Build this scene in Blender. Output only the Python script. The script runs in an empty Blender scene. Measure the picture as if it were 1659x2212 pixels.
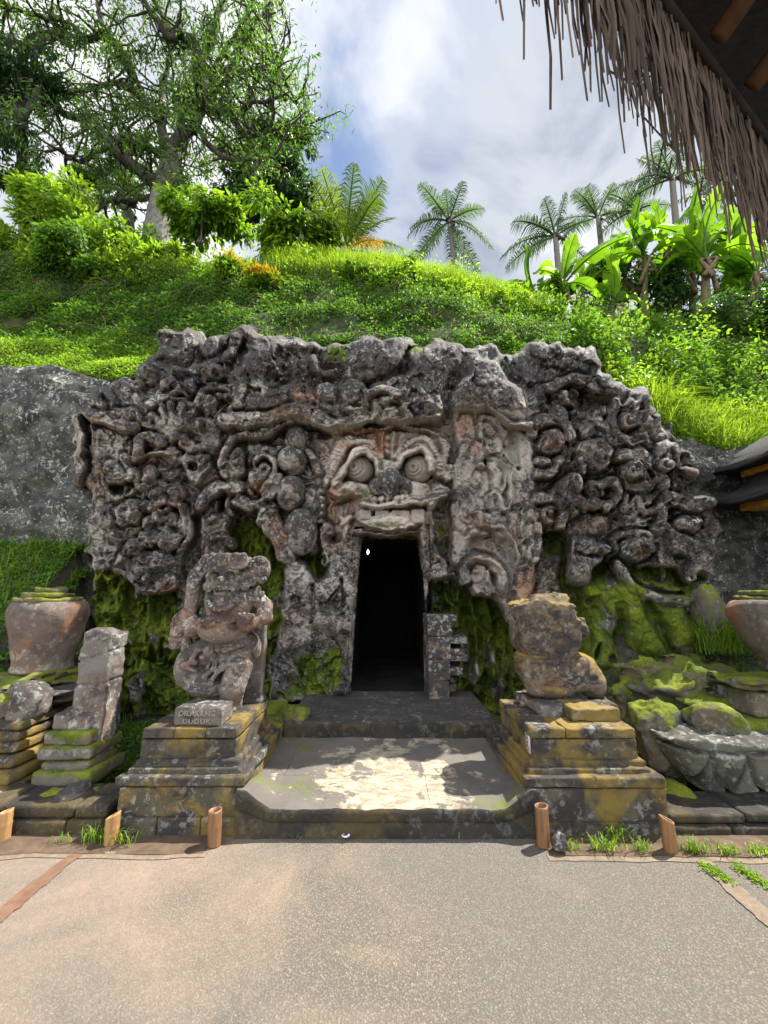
import bpy, math, random
import numpy as np
from mathutils import Vector

# ------------------------------------------------------------------ camera, sky, sun, exposure
sc = bpy.context.scene
FP = 900.0                      # focal length in pixels of a 1659 x 2212 frame
PITCH = math.atan(174 / FP)
EYE = 1.7
cam_d = bpy.data.cameras.new("camera")
cam = bpy.data.objects.new("camera", cam_d)
sc.collection.objects.link(cam)
cam.location = (0, 0, EYE)
cam.rotation_euler = (math.pi / 2 + PITCH, 0, 0)
cam_d.sensor_fit = 'VERTICAL'
cam_d.sensor_height = 24.0
cam_d.lens = 24.0 * FP / 2212
cam_d.clip_start = 0.05
cam_d.clip_end = 2000
sc.camera = cam
sc.render.resolution_x, sc.render.resolution_y = 768, 1024

SUN_DIR = Vector((0.55, 0.30, 1.0)).normalized()      # towards the sun
SUN_EL = math.asin(SUN_DIR.z)
SUN_AZ = math.atan2(SUN_DIR.x, SUN_DIR.y)
w = bpy.data.worlds.new("World"); sc.world = w; w.use_nodes = True
nt = w.node_tree; N = nt.nodes; Lk = nt.links
for n in list(N): N.remove(n)
out = N.new('ShaderNodeOutputWorld'); bg = N.new('ShaderNodeBackground')
sky = N.new('ShaderNodeTexSky'); sky.sky_type = 'NISHITA'; sky.sun_disc = False
sky.sun_elevation = SUN_EL; sky.sun_rotation = SUN_AZ; sky.air_density = 1.0; sky.dust_density = 0.6
tc = N.new('ShaderNodeTexCoord'); sep = N.new('ShaderNodeSeparateXYZ')
Lk.new(tc.outputs['Generated'], sep.inputs[0])
def wmath(op, a, b=None):
    n = N.new('ShaderNodeMath'); n.operation = op
    for i, v in enumerate((a, b)):
        if v is None: continue
        if isinstance(v, (int, float)): n.inputs[i].default_value = v
        else: Lk.new(v, n.inputs[i])
    return n.outputs[0]
dz = wmath('ADD', wmath('MAXIMUM', sep.outputs[2], 0.0), 0.35)
comb = N.new('ShaderNodeCombineXYZ')
Lk.new(wmath('DIVIDE', sep.outputs[0], dz), comb.inputs[0]); Lk.new(wmath('DIVIDE', sep.outputs[1], dz), comb.inputs[1])
def wnoise(scale, detail, rough, off=(0, 0, 0), dist=0.0):
    mp = N.new('ShaderNodeMapping'); mp.inputs['Location'].default_value = off
    Lk.new(comb.outputs[0], mp.inputs[0])
    n = N.new('ShaderNodeTexNoise'); n.inputs['Scale'].default_value = scale; n.inputs['Detail'].default_value = detail
    n.inputs['Roughness'].default_value = rough; n.inputs['Distortion'].default_value = dist
    Lk.new(mp.outputs[0], n.inputs['Vector']); return n.outputs['Fac']
def wramp(fac, stops):
    r = N.new('ShaderNodeValToRGB'); Lk.new(fac, r.inputs[0]); r.color_ramp.interpolation = 'EASE'
    e = r.color_ramp.elements
    e[0].position, e[0].color = stops[0][0], (*stops[0][1], 1); e[1].position, e[1].color = stops[-1][0], (*stops[-1][1], 1)
    for p, c in stops[1:-1]:
        q = e.new(p); q.color = (*c, 1)
    return r.outputs[0]
cover = wramp(wnoise(1.6, 9, 0.52, (2.6, 1.7, 0.0), 0.35), [(0.345, (0, 0, 0)), (0.43, (0.75, 0.75, 0.75)), (0.50, (1, 1, 1))])
tone = wramp(wnoise(2.6, 8, 0.55, (4.2, 2.0, 1.0), 0.4), [(0.33, (2.4, 2.7, 3.3)), (0.46, (3.9, 4.15, 4.6)), (0.58, (6.1, 6.15, 6.2))])
mx = N.new('ShaderNodeMix'); mx.data_type = 'RGBA'
# clouds behind the camera, out of view, brightened as added fill for shaded fronts
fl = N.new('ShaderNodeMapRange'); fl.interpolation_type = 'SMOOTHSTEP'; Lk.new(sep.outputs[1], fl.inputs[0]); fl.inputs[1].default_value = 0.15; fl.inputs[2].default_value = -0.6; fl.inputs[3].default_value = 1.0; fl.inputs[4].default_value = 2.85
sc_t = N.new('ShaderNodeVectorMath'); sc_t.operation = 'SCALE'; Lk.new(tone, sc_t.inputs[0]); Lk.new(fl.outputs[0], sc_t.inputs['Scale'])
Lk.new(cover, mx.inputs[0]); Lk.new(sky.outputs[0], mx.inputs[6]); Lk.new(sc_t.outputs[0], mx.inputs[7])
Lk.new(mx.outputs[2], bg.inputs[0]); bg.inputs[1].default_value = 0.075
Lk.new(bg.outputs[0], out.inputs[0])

sun_d = bpy.data.lights.new("sun", 'SUN'); sun_d.energy = 4.8; sun_d.angle = math.radians(0.5); sun_d.color = (1.0, 0.95, 0.86)
sun = bpy.data.objects.new("sun", sun_d); sc.collection.objects.link(sun)
sun.rotation_euler = SUN_DIR.to_track_quat('Z', 'Y').to_euler()
sun.location = (6, 6, 20)
vs = sc.view_settings
vs.view_transform = 'Standard'; vs.look = 'None'; vs.gamma = 1; vs.use_curve_mapping = False
vs.exposure = 1.35
sc.cycles.max_bounces = 8; sc.cycles.diffuse_bounces = 4; sc.cycles.transmission_bounces = 4; sc.cycles.transparent_max_bounces = 8
sc.cycles.use_denoising = True

# ------------------------------------------------------------------ helpers
RNG = np.random.default_rng(7)
PC, PS = math.cos(PITCH), math.sin(PITCH)
def at(px, py, Y):
    """layout helper: a frame position (1659 x 2212) at depth Y -> a world point"""
    px = np.asarray(px, float); py = np.asarray(py, float)
    r = (px - 829.5) / FP; u = (1106 - py) / FP
    wy = PC - PS * u; wz = PS + PC * u; t = Y / wy
    return np.stack([r * t, np.broadcast_to(Y, np.shape(t)) * 1.0, EYE + wz * t], -1)
def onz(px, py, z):
    r = (px - 829.5) / FP; u = (1106 - py) / FP
    wy = PC - PS * u; wz = PS + PC * u; t = (z - EYE) / wz
    return np.array([r * t, wy * t, z])

def tag(o, label=None, cat=None, group=None, kind=None):
    if label: o["label"] = label
    if cat: o["category"] = cat
    if group: o["group"] = group
    if kind: o["kind"] = kind
    return o
def empty(name, loc=(0, 0, 0), rz=0.0):
    o = bpy.data.objects.new(name, None); sc.collection.objects.link(o)
    o.empty_display_size = 0.1; o.location = tuple(float(v) for v in loc); o.rotation_euler = (0, 0, rz)
    return o
def mesh(name, V, F, mat=None, parent=None, smooth=True, attrs=None, world=True):
    """V (n,3) array, F (m,3|4) array or list of arrays/lists. With a parent, V is in world space unless world=False."""
    V = np.asarray(V, np.float32)
    if parent is not None and world: V = V - np.array(parent.location, np.float32)
    me = bpy.data.meshes.new(name)
    if isinstance(F, np.ndarray): groups = [F]
    elif len(F) and isinstance(F[0], np.ndarray) and F[0].ndim == 2: groups = [f for f in F if len(f)]
    else: groups = None
    me.vertices.add(len(V)); me.vertices.foreach_set('co', V.ravel())
    if groups is not None:
        idx = np.concatenate([g.ravel() for g in groups]).astype(np.int32)
        cnt = np.concatenate([np.full(len(g), g.shape[1]) for g in groups])
    else:
        idx = np.array([i for f in F for i in f], np.int32); cnt = np.array([len(f) for f in F])
    st = np.concatenate([[0], np.cumsum(cnt)[:-1]]).astype(np.int32)
    me.loops.add(len(idx)); me.loops.foreach_set('vertex_index', idx)
    me.polygons.add(len(cnt)); me.polygons.foreach_set('loop_start', st)
    if smooth: me.polygons.foreach_set('use_smooth', np.ones(len(cnt), bool))
    me.update(calc_edges=True); me.validate(clean_customdata=False)
    for k, v in (attrs or {}).items():
        v = np.asarray(v, np.float32)
        if v.ndim == 1:
            a = me.attributes.new(k, 'FLOAT', 'POINT'); a.data.foreach_set('value', v)
        else:
            a = me.attributes.new(k, 'FLOAT_VECTOR', 'POINT'); a.data.foreach_set('vector', v.ravel())
    o = bpy.data.objects.new(name, me); sc.collection.objects.link(o)
    if mat: me.materials.append(mat)
    if parent is not None: o.parent = parent
    return o

# --- numpy noise
def _hash(n, seed): return np.random.default_rng(seed).random(n).astype(np.float32)
_T3 = {}
def vnoise3(x, y, z, seed=0):
    if seed not in _T3: _T3[seed] = np.random.default_rng(seed + 1000).random((32, 32, 32)).astype(np.float32) * 2 - 1
    T = _T3[seed]
    xi = np.floor(x).astype(np.int32); yi = np.floor(y).astype(np.int32); zi = np.floor(z).astype(np.int32)
    fx = x - xi; fy = y - yi; fz = z - zi
    fx = fx * fx * (3 - 2 * fx); fy = fy * fy * (3 - 2 * fy); fz = fz * fz * (3 - 2 * fz)
    x0, x1 = xi & 31, (xi + 1) & 31; y0, y1 = yi & 31, (yi + 1) & 31; z0, z1 = zi & 31, (zi + 1) & 31
    a = T[x0, y0, z0] * (1 - fx) + T[x1, y0, z0] * fx; b = T[x0, y1, z0] * (1 - fx) + T[x1, y1, z0] * fx
    c = T[x0, y0, z1] * (1 - fx) + T[x1, y0, z1] * fx; d = T[x0, y1, z1] * (1 - fx) + T[x1, y1, z1] * fx
    return (a * (1 - fy) + b * fy) * (1 - fz) + (c * (1 - fy) + d * fy) * fz
def fbm3(x, y, z, oct=4, seed=0, gain=0.5):
    s = 0; a = 1.0; f = 1.0
    for k in range(oct):
        s = s + a * vnoise3(x * f + 3.1 * k, y * f + 7.7 * k, z * f + 1.3 * k, seed + k); a *= gain; f *= 2.03
    return s
_T2 = {}
def vnoise2(x, y, seed=0):
    if seed not in _T2: _T2[seed] = np.random.default_rng(seed + 5000).random((128, 128)).astype(np.float32) * 2 - 1
    T = _T2[seed]
    xi = np.floor(x).astype(np.int32); yi = np.floor(y).astype(np.int32)
    fx = x - xi; fy = y - yi; fx = fx * fx * (3 - 2 * fx); fy = fy * fy * (3 - 2 * fy)
    x0, x1 = xi & 127, (xi + 1) & 127; y0, y1 = yi & 127, (yi + 1) & 127
    return (T[x0, y0] * (1 - fx) + T[x1, y0] * fx) * (1 - fy) + (T[x0, y1] * (1 - fx) + T[x1, y1] * fx) * fy
def fbm2(x, y, oct=4, seed=0, gain=0.5):
    s = 0; a = 1.0; f = 1.0
    for k in range(oct):
        s = s + a * vnoise2(x * f + 17.3 * k, y * f + 9.1 * k, seed + k); a *= gain; f *= 2.03
    return s

def grid_faces(nu, nv):
    i = np.arange(nu - 1)[:, None] * nv + np.arange(nv - 1)[None, :]
    i = i.ravel(); return np.stack([i, i + nv, i + nv + 1, i + 1], -1)

def facets(x, y, cell, seed=0, edge=0.0):
    """broken-stone facets: every cell of a jittered grid is a small tilted plane"""
    r = np.random.default_rng(seed + 90); T = r.random((64, 64, 5)).astype(np.float32)
    u, v = x / cell, y / cell; iu, iv = np.floor(u).astype(int), np.floor(v).astype(int)
    best = np.full(u.shape, 9e9); sec = best.copy(); out = np.zeros(u.shape)
    for a in (-1, 0, 1):
        for b in (-1, 0, 1):
            q = T[(iu + a) & 63, (iv + b) & 63]; dx = u - (iu + a + q[..., 0]); dy = v - (iv + b + q[..., 1]); d = dx * dx + dy * dy
            h = (q[..., 2] - .5) * .8 + (q[..., 3] - .5) * 2 * dx + (q[..., 4] - .5) * 2 * dy
            m = d < best; sec = np.where(m, best, np.minimum(sec, d)); out = np.where(m, h, out); best = np.where(m, d, best)
    if edge: out = out - edge * np.clip(1 - (np.sqrt(sec) - np.sqrt(best)) / .10, 0, 1)
    return out
# --- implicit surfaces -> mesh (naive surface nets)
def surface_nets(fn, lo, hi, res):
    lo = np.array(lo, float); hi = np.array(hi, float)
    n = np.maximum(np.ceil((hi - lo) / res).astype(int) + 1, 4)
    ax = [lo[i] + res * np.arange(n[i]) for i in range(3)]
    X, Y, Z = np.meshgrid(*[a.astype(np.float32) for a in ax], indexing='ij')
    D = fn(X, Y, Z).astype(np.float32)
    for s in (0, -1):
        D[s] = np.maximum(D[s], res); D[:, s] = np.maximum(D[:, s], res); D[:, :, s] = np.maximum(D[:, :, s], res)
    occ = D < 0
    cs = [(i, j, k) for i in (0, 1) for j in (0, 1) for k in (0, 1)]
    sl = lambda A, c: A[c[0]:A.shape[0] - 1 + c[0], c[1]:A.shape[1] - 1 + c[1], c[2]:A.shape[2] - 1 + c[2]]
    cnt = sum(sl(occ, c).astype(np.int8) for c in cs)
    mask = (cnt > 0) & (cnt < 8)
    ci = np.argwhere(mask)
    idx = -np.ones(mask.shape, np.int64); idx[mask] = np.arange(len(ci))
    dv = {c: D[ci[:, 0] + c[0], ci[:, 1] + c[1], ci[:, 2] + c[2]] for c in cs}
    acc = np.zeros((len(ci), 3)); num = np.zeros(len(ci))
    for c in cs:
        for a in range(3):
            if c[a]: continue
            c2 = list(c); c2[a] = 1; c2 = tuple(c2)
            d0, d1 = dv[c], dv[c2]; m = (d0 < 0) != (d1 < 0)
            t = np.where(m, d0 / np.where(m, d0 - d1, 1), 0)
            p = np.array(c, float)[None, :].repeat(len(ci), 0); p[:, a] += t
            acc[m] += p[m]; num[m] += 1
    V = lo + res * (ci + acc / num[:, None])
    F = []
    for a in range(3):
        b, c = (a + 1) % 3, (a + 2) % 3
        s0 = [slice(None)] * 3; s1 = [slice(None)] * 3
        s0[a] = slice(0, -1); s1[a] = slice(1, None)
        o0, o1 = occ[tuple(s0)], occ[tuple(s1)]
        e = np.argwhere(o0 != o1)
        ok = (e[:, b] > 0) & (e[:, c] > 0) & (e[:, b] < n[b] - 1) & (e[:, c] < n[c] - 1)
        e = e[ok]
        def g(db, dc):
            q = e.copy(); q[:, b] -= db; q[:, c] -= dc; return idx[q[:, 0], q[:, 1], q[:, 2]]
        Q = np.stack([g(1, 1), g(0, 1), g(0, 0), g(1, 0)], -1)
        flip = ~o0[tuple(e.T)]
        Q[flip] = Q[flip][:, ::-1]
        F.append(Q)
    return V, np.concatenate(F)
def smin(a, b, k):
    if k <= 0: return np.minimum(a, b)
    h = np.clip(0.5 + 0.5 * (b - a) / k, 0, 1); return b * (1 - h) + a * h - k * h * (1 - h)
def ell(X, Y, Z, c, r):
    qx, qy, qz = (X - c[0]) / r[0], (Y - c[1]) / r[1], (Z - c[2]) / r[2]
    k = np.sqrt(qx * qx + qy * qy + qz * qz) + 1e-9
    k1 = np.sqrt((qx / r[0]) ** 2 + (qy / r[1]) ** 2 + (qz / r[2]) ** 2) + 1e-9
    return k * (k - 1) / k1
def cap(X, Y, Z, a, b, ra, rb):
    ab = np.subtract(b, a); L2 = float(np.dot(ab, ab)) + 1e-12
    t = np.clip(((X - a[0]) * ab[0] + (Y - a[1]) * ab[1] + (Z - a[2]) * ab[2]) / L2, 0, 1)
    return np.sqrt((X - a[0] - ab[0] * t) ** 2 + (Y - a[1] - ab[1] * t) ** 2 + (Z - a[2] - ab[2] * t) ** 2) - (ra + (rb - ra) * t)
def rbox(X, Y, Z, c, h, r):
    qx = np.abs(X - c[0]) - h[0] + r; qy = np.abs(Y - c[1]) - h[1] + r; qz = np.abs(Z - c[2]) - h[2] + r
    return np.sqrt(np.maximum(qx, 0) ** 2 + np.maximum(qy, 0) ** 2 + np.maximum(qz, 0) ** 2) + np.minimum(np.maximum(qx, np.maximum(qy, qz)), 0) - r

def merge(parts):
    Vs, Fs, o = [], [], 0
    for V, F in parts:
        Vs.append(V); Fs.append(np.asarray(F) + o); o += len(V)
    return np.concatenate(Vs), Fs
def tube(pts, rad, sides=8, capped=True):
    pts = np.asarray(pts, float); n = len(pts); rad = np.broadcast_to(np.asarray(rad, float), (n,))
    T = np.gradient(pts, axis=0); T /= np.linalg.norm(T, axis=1, keepdims=True) + 1e-9
    ref = np.array([0.0, 0, 1]) if abs(T[0, 2]) < 0.9 else np.array([1.0, 0, 0])
    u = np.cross(T[0], ref); u /= np.linalg.norm(u); U = [u]
    for i in range(1, n):
        u = U[-1] - T[i] * np.dot(U[-1], T[i]); U.append(u / (np.linalg.norm(u) + 1e-9))
    U = np.array(U); W = np.cross(T, U)
    a = np.arange(sides) * 2 * math.pi / sides
    V = pts[:, None, :] + rad[:, None, None] * (np.cos(a)[None, :, None] * U[:, None, :] + np.sin(a)[None, :, None] * W[:, None, :])
    V = V.reshape(-1, 3)
    i = np.arange(n - 1)[:, None] * sides; j = np.arange(sides)[None, :]; j2 = (j + 1) % sides
    F = np.stack([i + j, i + j2, i + sides + j2, i + sides + j], -1).reshape(-1, 4)
    if capped:
        V = np.vstack([V, pts[:1], pts[-1:]]); b = n * sides
        F0 = np.stack([np.full(sides, b), (np.arange(sides) + 1) % sides, np.arange(sides), np.full(sides, b)], -1)
        e = (n - 1) * sides
        F1 = np.stack([np.full(sides, b + 1), e + np.arange(sides), e + (np.arange(sides) + 1) % sides, np.full(sides, b + 1)], -1)
        # triangles as degenerate-free tris
        return V, [F, F0[:, :3], F1[:, :3]]
    return V, [F]
def join(items):
    """items: list of (V, [F arrays]) -> V, list of F arrays grouped by size"""
    Vs, F3, F4, o = [], [], [], 0
    for V, Fl in items:
        Vs.append(V)
        for f in Fl:
            if len(f): (F3 if f.shape[1] == 3 else F4).append(f + o)
        o += len(V)
    out = []
    if F4: out.append(np.concatenate(F4))
    if F3: out.append(np.concatenate(F3))
    return np.concatenate(Vs), out
def catmull(P, n=12):
    P = np.asarray(P, float); Q = np.vstack([2 * P[0] - P[1], P, 2 * P[-1] - P[-2]]); out = []
    for i in range(1, len(Q) - 2):
        t = np.linspace(0, 1, n, endpoint=False)[:, None]
        out.append(0.5 * (2 * Q[i] + (Q[i + 1] - Q[i - 1]) * t + (2 * Q[i - 1] - 5 * Q[i] + 4 * Q[i + 1] - Q[i + 2]) * t ** 2 + (-Q[i - 1] + 3 * Q[i] - 3 * Q[i + 1] + Q[i + 2]) * t ** 3))
    out.append(P[-1:]); return np.concatenate(out)

# ------------------------------------------------------------------ materials
class NB:
    def __init__(s, name):
        s.m = bpy.data.materials.new(name); s.m.use_nodes = True; s.t = s.m.node_tree
        for n in list(s.t.nodes): s.t.nodes.remove(n)
        s.out = s.t.nodes.new('ShaderNodeOutputMaterial')
        s.geo = s.t.nodes.new('ShaderNodeNewGeometry'); s.pos = s.geo.outputs['Position']
    def n(s, t): return s.t.nodes.new(t)
    def link(s, a, b): s.t.links.new(a, b)
    def val(s, sock, v):
        if v is None: return
        if isinstance(v, (int, float)): sock.default_value = v
        elif isinstance(v, tuple): sock.default_value = (*v, 1) if len(v) == 3 and len(sock.default_value) == 4 else v
        else: s.link(v, sock)
    def noise(s, scale, detail=4, rough=0.55, dist=0.0, vec=None, stretch=None, off=None):
        v = vec or s.pos
        if stretch or off:
            mp = s.n('ShaderNodeMapping'); s.link(v, mp.inputs[0])
            if stretch: mp.inputs['Scale'].default_value = stretch
            if off: mp.inputs['Location'].default_value = off
            v = mp.outputs[0]
        n = s.n('ShaderNodeTexNoise'); s.link(v, n.inputs['Vector'])
        n.inputs['Scale'].default_value = scale; n.inputs['Detail'].default_value = detail
        n.inputs['Roughness'].default_value = rough; n.inputs['Distortion'].default_value = dist
        return n.outputs['Fac']
    def voro(s, scale, feature='F1', out='Distance', vec=None, rand=1.0):
        n = s.n('ShaderNodeTexVoronoi'); s.link(vec or s.pos, n.inputs['Vector']); n.feature = feature
        n.inputs['Scale'].default_value = scale; n.inputs['Randomness'].default_value = rand
        return n.outputs[out]
    def ramp(s, fac, *stops, interp='LINEAR'):
        r = s.n('ShaderNodeValToRGB'); s.link(fac, r.inputs[0]); r.color_ramp.interpolation = interp
        e = r.color_ramp.elements; stops = [(p, (c, c, c) if isinstance(c, (int, float)) else c) for p, c in stops]
        e[0].position, e[0].color = stops[0][0], (*stops[0][1], 1); e[1].position, e[1].color = stops[-1][0], (*stops[-1][1], 1)
        for p, c in stops[1:-1]: e.new(p).color = (*c, 1)
        return r.outputs[0]
    def mix(s, f, a, b, mode='MIX'):
        m = s.n('ShaderNodeMix'); m.data_type = 'RGBA'; m.blend_type = mode
        s.val(m.inputs[0], f); s.val(m.inputs[6], a); s.val(m.inputs[7], b); return m.outputs[2]
    def math(s, op, a, b=None, clamp=False):
        m = s.n('ShaderNodeMath'); m.operation = op; m.use_clamp = clamp
        s.val(m.inputs[0], a); s.val(m.inputs[1], b); return m.outputs[0]
    def attr(s, name):
        a = s.n('ShaderNodeAttribute'); a.attribute_name = name; return a
    def bump(s, h, strength=0.5, dist=0.02, prev=None):
        b = s.n('ShaderNodeBump'); b.inputs['Strength'].default_value = strength; b.inputs['Distance'].default_value = dist
        s.link(h, b.inputs['Height'])
        if prev: s.link(prev, b.inputs['Normal'])
        return b.outputs[0]
    def principled(s, col, rough=0.9, normal=None, spec=0.3):
        p = s.n('ShaderNodeBsdfPrincipled'); s.val(p.inputs['Base Color'], col); s.val(p.inputs['Roughness'], rough)
        p.inputs['Specular IOR Level'].default_value = spec
        if normal: s.link(normal, p.inputs['Normal'])
        return p.outputs[0]
    def done(s, shader): s.link(shader, s.out.inputs[0]); return s.m

def stone_mat(name, c1, c2, dark=0.45, lichen=0.5, moss=0.3, moss_up=0.5, rust=0.25, mossc=((0.035, 0.075, 0.008), (0.16, 0.2, 0.015)), scale=1.0, use_attr=False, bump=0.6, joints=None, ochre=0.0, dk=0.0, ochre_up=0.0):
    b = NB(name)
    up = b.n('ShaderNodeSeparateXYZ'); b.link(b.geo.outputs['Normal'], up.inputs[0]); nz = up.outputs[2]
    sp = b.n('ShaderNodeSeparateXYZ'); b.link(b.pos, sp.inputs[0])
    col = b.mix(b.ramp(b.noise(1.7 * scale, 6, 0.6, 0.4), (0.35, 0.0), (0.65, 1.0)), c1, c2)
    col = b.mix(b.ramp(b.noise(9 * scale, 5, 0.65), (0.3, 0.35), (0.75, 0.0)), col, (c1[0] * .45, c1[1] * .45, c1[2] * .45))
    if rust or use_attr:
        r = b.ramp(b.noise(2.1 * scale, 5, 0.62, 0.6, off=(5, 2, 9)), (0.5, 0.0), (0.66, 1.0))
        fac = b.math('MULTIPLY', r, rust)
        if use_attr:
            a = b.math('MULTIPLY', b.attr('rust').outputs['Fac'], b.ramp(b.noise(6, 5, 0.65, 0.3), (0.3, 0.25), (0.62, 1.0)))
            fac = b.math('MAXIMUM', fac, a)
        col = b.mix(fac, col, b.mix(b.noise(14, 3), (0.20, 0.065, 0.028), (0.27, 0.125, 0.045)))
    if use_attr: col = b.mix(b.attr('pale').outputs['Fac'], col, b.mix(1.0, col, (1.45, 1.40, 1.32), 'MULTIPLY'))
    # black crust, in patches, more on what faces up and gets the rain
    dk_ = b.math('ADD', b.noise(3.3 * scale, 7, 0.68, 0.35, off=(1, 7, 3)), b.math('ADD', b.math('MULTIPLY', nz, 0.13), dk))
    if use_attr: dk_ = b.math('ADD', dk_, b.math('MULTIPLY', b.attr('crust').outputs['Fac'], 0.16))
    dkf = b.math('MULTIPLY', b.ramp(dk_, (0.49, 0.0), (0.58, 1.0)), dark)
    col = b.mix(dkf, col, (0.026, 0.023, 0.025))
    # lichen: pale flecks of several sizes gathered in colonies
    col_n = b.ramp(b.noise(2.2 * scale, 5, 0.62, 0.3, off=(8, 8, 1)), (0.40, 0.0), (0.64, 1.0))
    vn = b.n('ShaderNodeTexVoronoi'); b.link(b.pos, vn.inputs['Vector']); vn.inputs['Scale'].default_value = 17 * scale
    vs_ = b.n('ShaderNodeSeparateColor'); b.link(vn.outputs['Color'], vs_.inputs[0])
    rad = b.math('MULTIPLY', b.math('POWER', vs_.outputs[0], 2.5), 0.42)
    dd = b.math('SUBTRACT', b.math('ADD', vn.outputs['Distance'], b.math('MULTIPLY', b.noise(34, 5, .7), 0.46)), b.math('ADD', rad, 0.17))
    sp1 = b.ramp(dd, (0.0, 1.0), (0.06, 0.0))
    sp2 = b.ramp(b.math('ADD', b.noise(15 * scale, 8, 0.74, 0.4), b.math('MULTIPLY', col_n, 0.10)), (0.60, 0.0), (0.66, 1.0))
    li = b.math('MULTIPLY', b.math('MAXIMUM', b.math('MULTIPLY', sp2, b.math('ADD', b.math('MULTIPLY', col_n, .7), .3)), b.math('MULTIPLY', sp1, 0.5)), lichen, clamp=True)
    col = b.mix(li, col, b.mix(b.noise(3, 3), (0.42, 0.40, 0.38), (0.42, 0.47, 0.42)))
    if ochre:
        oc = b.math('MULTIPLY', b.ramp(b.noise(2.2, 5, 0.6, 0.3, off=(3, 3, 3)), (0.47, 0.0), (0.58, 1.0)), ochre)
        if ochre_up: oc = b.math('MULTIPLY', b.math('ADD', oc, 0.25), b.math('MULTIPLY', b.math('MAXIMUM', b.math('ADD', nz, 0.1), 0.0), ochre_up), clamp=True)
        col = b.mix(oc, col, b.mix(b.noise(8, 4), (0.16, 0.105, 0.03), (0.23, 0.16, 0.03)))
    # moss
    mn = b.noise(4.5 * scale, 7, 0.65, 0.3, off=(2, 0, 6))
    mo = b.math('ADD', b.math('ADD', b.math('MULTIPLY', mn, 1.0), b.math('MULTIPLY', nz, 0.22 * moss_up)), moss - 0.5)
    if use_attr: mo = b.math('ADD', mo, b.math('MULTIPLY', b.attr('moss').outputs['Fac'], 0.74))
    mf = b.ramp(mo, (0.52, 0.0), (0.66, 1.0))
    fine = b.noise(38, 4, 0.7)
    mc = b.mix(b.ramp(b.noise(3.1, 6, 0.65, 0.2, off=(0, 4, 4)), (0.36, 0.0), (0.68, 1.0)), mossc[0], mossc[1])
    mc = b.mix(b.ramp(fine, (0.3, 0.55), (0.7, 0.0)), mc, (0.012, 0.022, 0.004))
    col = b.mix(mf, col, mc)
    h = b.math('ADD', b.math('MULTIPLY', b.noise(7 * scale, 8, 0.62), 1.0), b.math('MULTIPLY', b.noise(60, 4, 0.7), 0.28))
    pits = b.ramp(b.voro(13 * scale), (0.0, -0.6), (0.22, 0.0))
    h = b.math('ADD', h, b.math('MULTIPLY', mf, b.math('MULTIPLY', fine, 0.5)))
    h = b.math('SUBTRACT', h, b.ramp(b.math('ADD', b.voro(11 * scale), b.math('MULTIPLY', b.noise(5), 0.5)), (0.24, 0.5), (0.36, 0.0)))
    nrm = b.bump(h, bump, 0.035)
    return b.done(b.principled(col, b.mix(mf, (0.88,) * 3, (1.0,) * 3), nrm, 0.25))

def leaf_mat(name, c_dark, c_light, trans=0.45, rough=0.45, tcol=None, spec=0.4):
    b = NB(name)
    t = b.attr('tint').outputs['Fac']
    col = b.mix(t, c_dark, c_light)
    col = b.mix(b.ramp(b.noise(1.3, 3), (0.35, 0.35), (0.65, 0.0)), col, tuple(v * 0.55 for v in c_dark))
    p = b.principled(col, rough, None, spec)
    tr = b.n('ShaderNodeBsdfTranslucent')
    b.link(b.mix(1.0, col, tcol or (1.9, 1.8, 0.9), 'MULTIPLY'), tr.inputs[0])
    m = b.n('ShaderNodeMixShader'); m.inputs[0].default_value = trans
    b.link(p, m.inputs[1]); b.link(tr.outputs[0], m.inputs[2])
    return b.done(m.outputs[0])
def simple_mat(name, c1, c2, rough=0.8, scale=8, bump=0.3, stretch=None, spec=0.3):
    b = NB(name)
    nz = b.noise(scale, 5, 0.6, 0.2, stretch=stretch)
    nrm = b.bump(nz, bump, 0.01)
    return b.done(b.principled(b.mix(b.ramp(nz, (0.3, 0.0), (0.7, 1.0)), c1, c2), rough, nrm, spec))

M = {}
M['rock'] = stone_mat('carved_rock', (0.25, 0.222, 0.197), (0.42, 0.382, 0.345), dark=0.88, dk=.022, lichen=0.75, moss=0.0, moss_up=0.25, rust=0.32, use_attr=True, mossc=((0.06, 0.10, 0.012), (0.21, 0.25, 0.02)), bump=.8)
M['rock_pale'] = stone_mat('pale_carved_rock', (0.30, 0.27, 0.235), (0.42, 0.38, 0.335), dark=0.25, lichen=0.35, moss=-.05, moss_up=0.2, rust=0.25, use_attr=True, bump=.5)
M['cliff'] = stone_mat('cliff_rock', (0.07, 0.076, 0.066), (0.14, 0.14, 0.122), dark=0.8, dk=.03, lichen=0.95, moss=0.03, moss_up=0.9, rust=0.05, use_attr=True, scale=1.2)
M['stone'] = stone_mat('weathered_stone', (0.13, 0.115, 0.10), (0.19, 0.17, 0.15), dark=0.75, lichen=0.7, moss=0.10, moss_up=0.5, rust=0.25)
M['statue'] = stone_mat('statue_stone', (0.15, 0.125, 0.105), (0.23, 0.19, 0.16), dark=0.75, lichen=0.7, moss=0.0, moss_up=0.2, rust=0.4, scale=1.8, use_attr=True, dk=.01)
M['ped'] = stone_mat('pedestal_stone', (0.065, 0.058, 0.038), (0.12, 0.105, 0.072), dark=0.8, dk=.035, lichen=0.4, moss=0.17, moss_up=0.3, rust=0.1, ochre=0.85, mossc=((0.035, 0.05, 0.01), (0.14, 0.16, 0.015)))
M['mossy'] = stone_mat('mossy_stone', (0.11, 0.10, 0.085), (0.17, 0.15, 0.13), dark=0.6, lichen=0.4, moss=0.52, moss_up=0.9, rust=0.1, ochre=0.3, mossc=((0.06, 0.10, 0.012), (0.26, 0.28, 0.025)))
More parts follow.
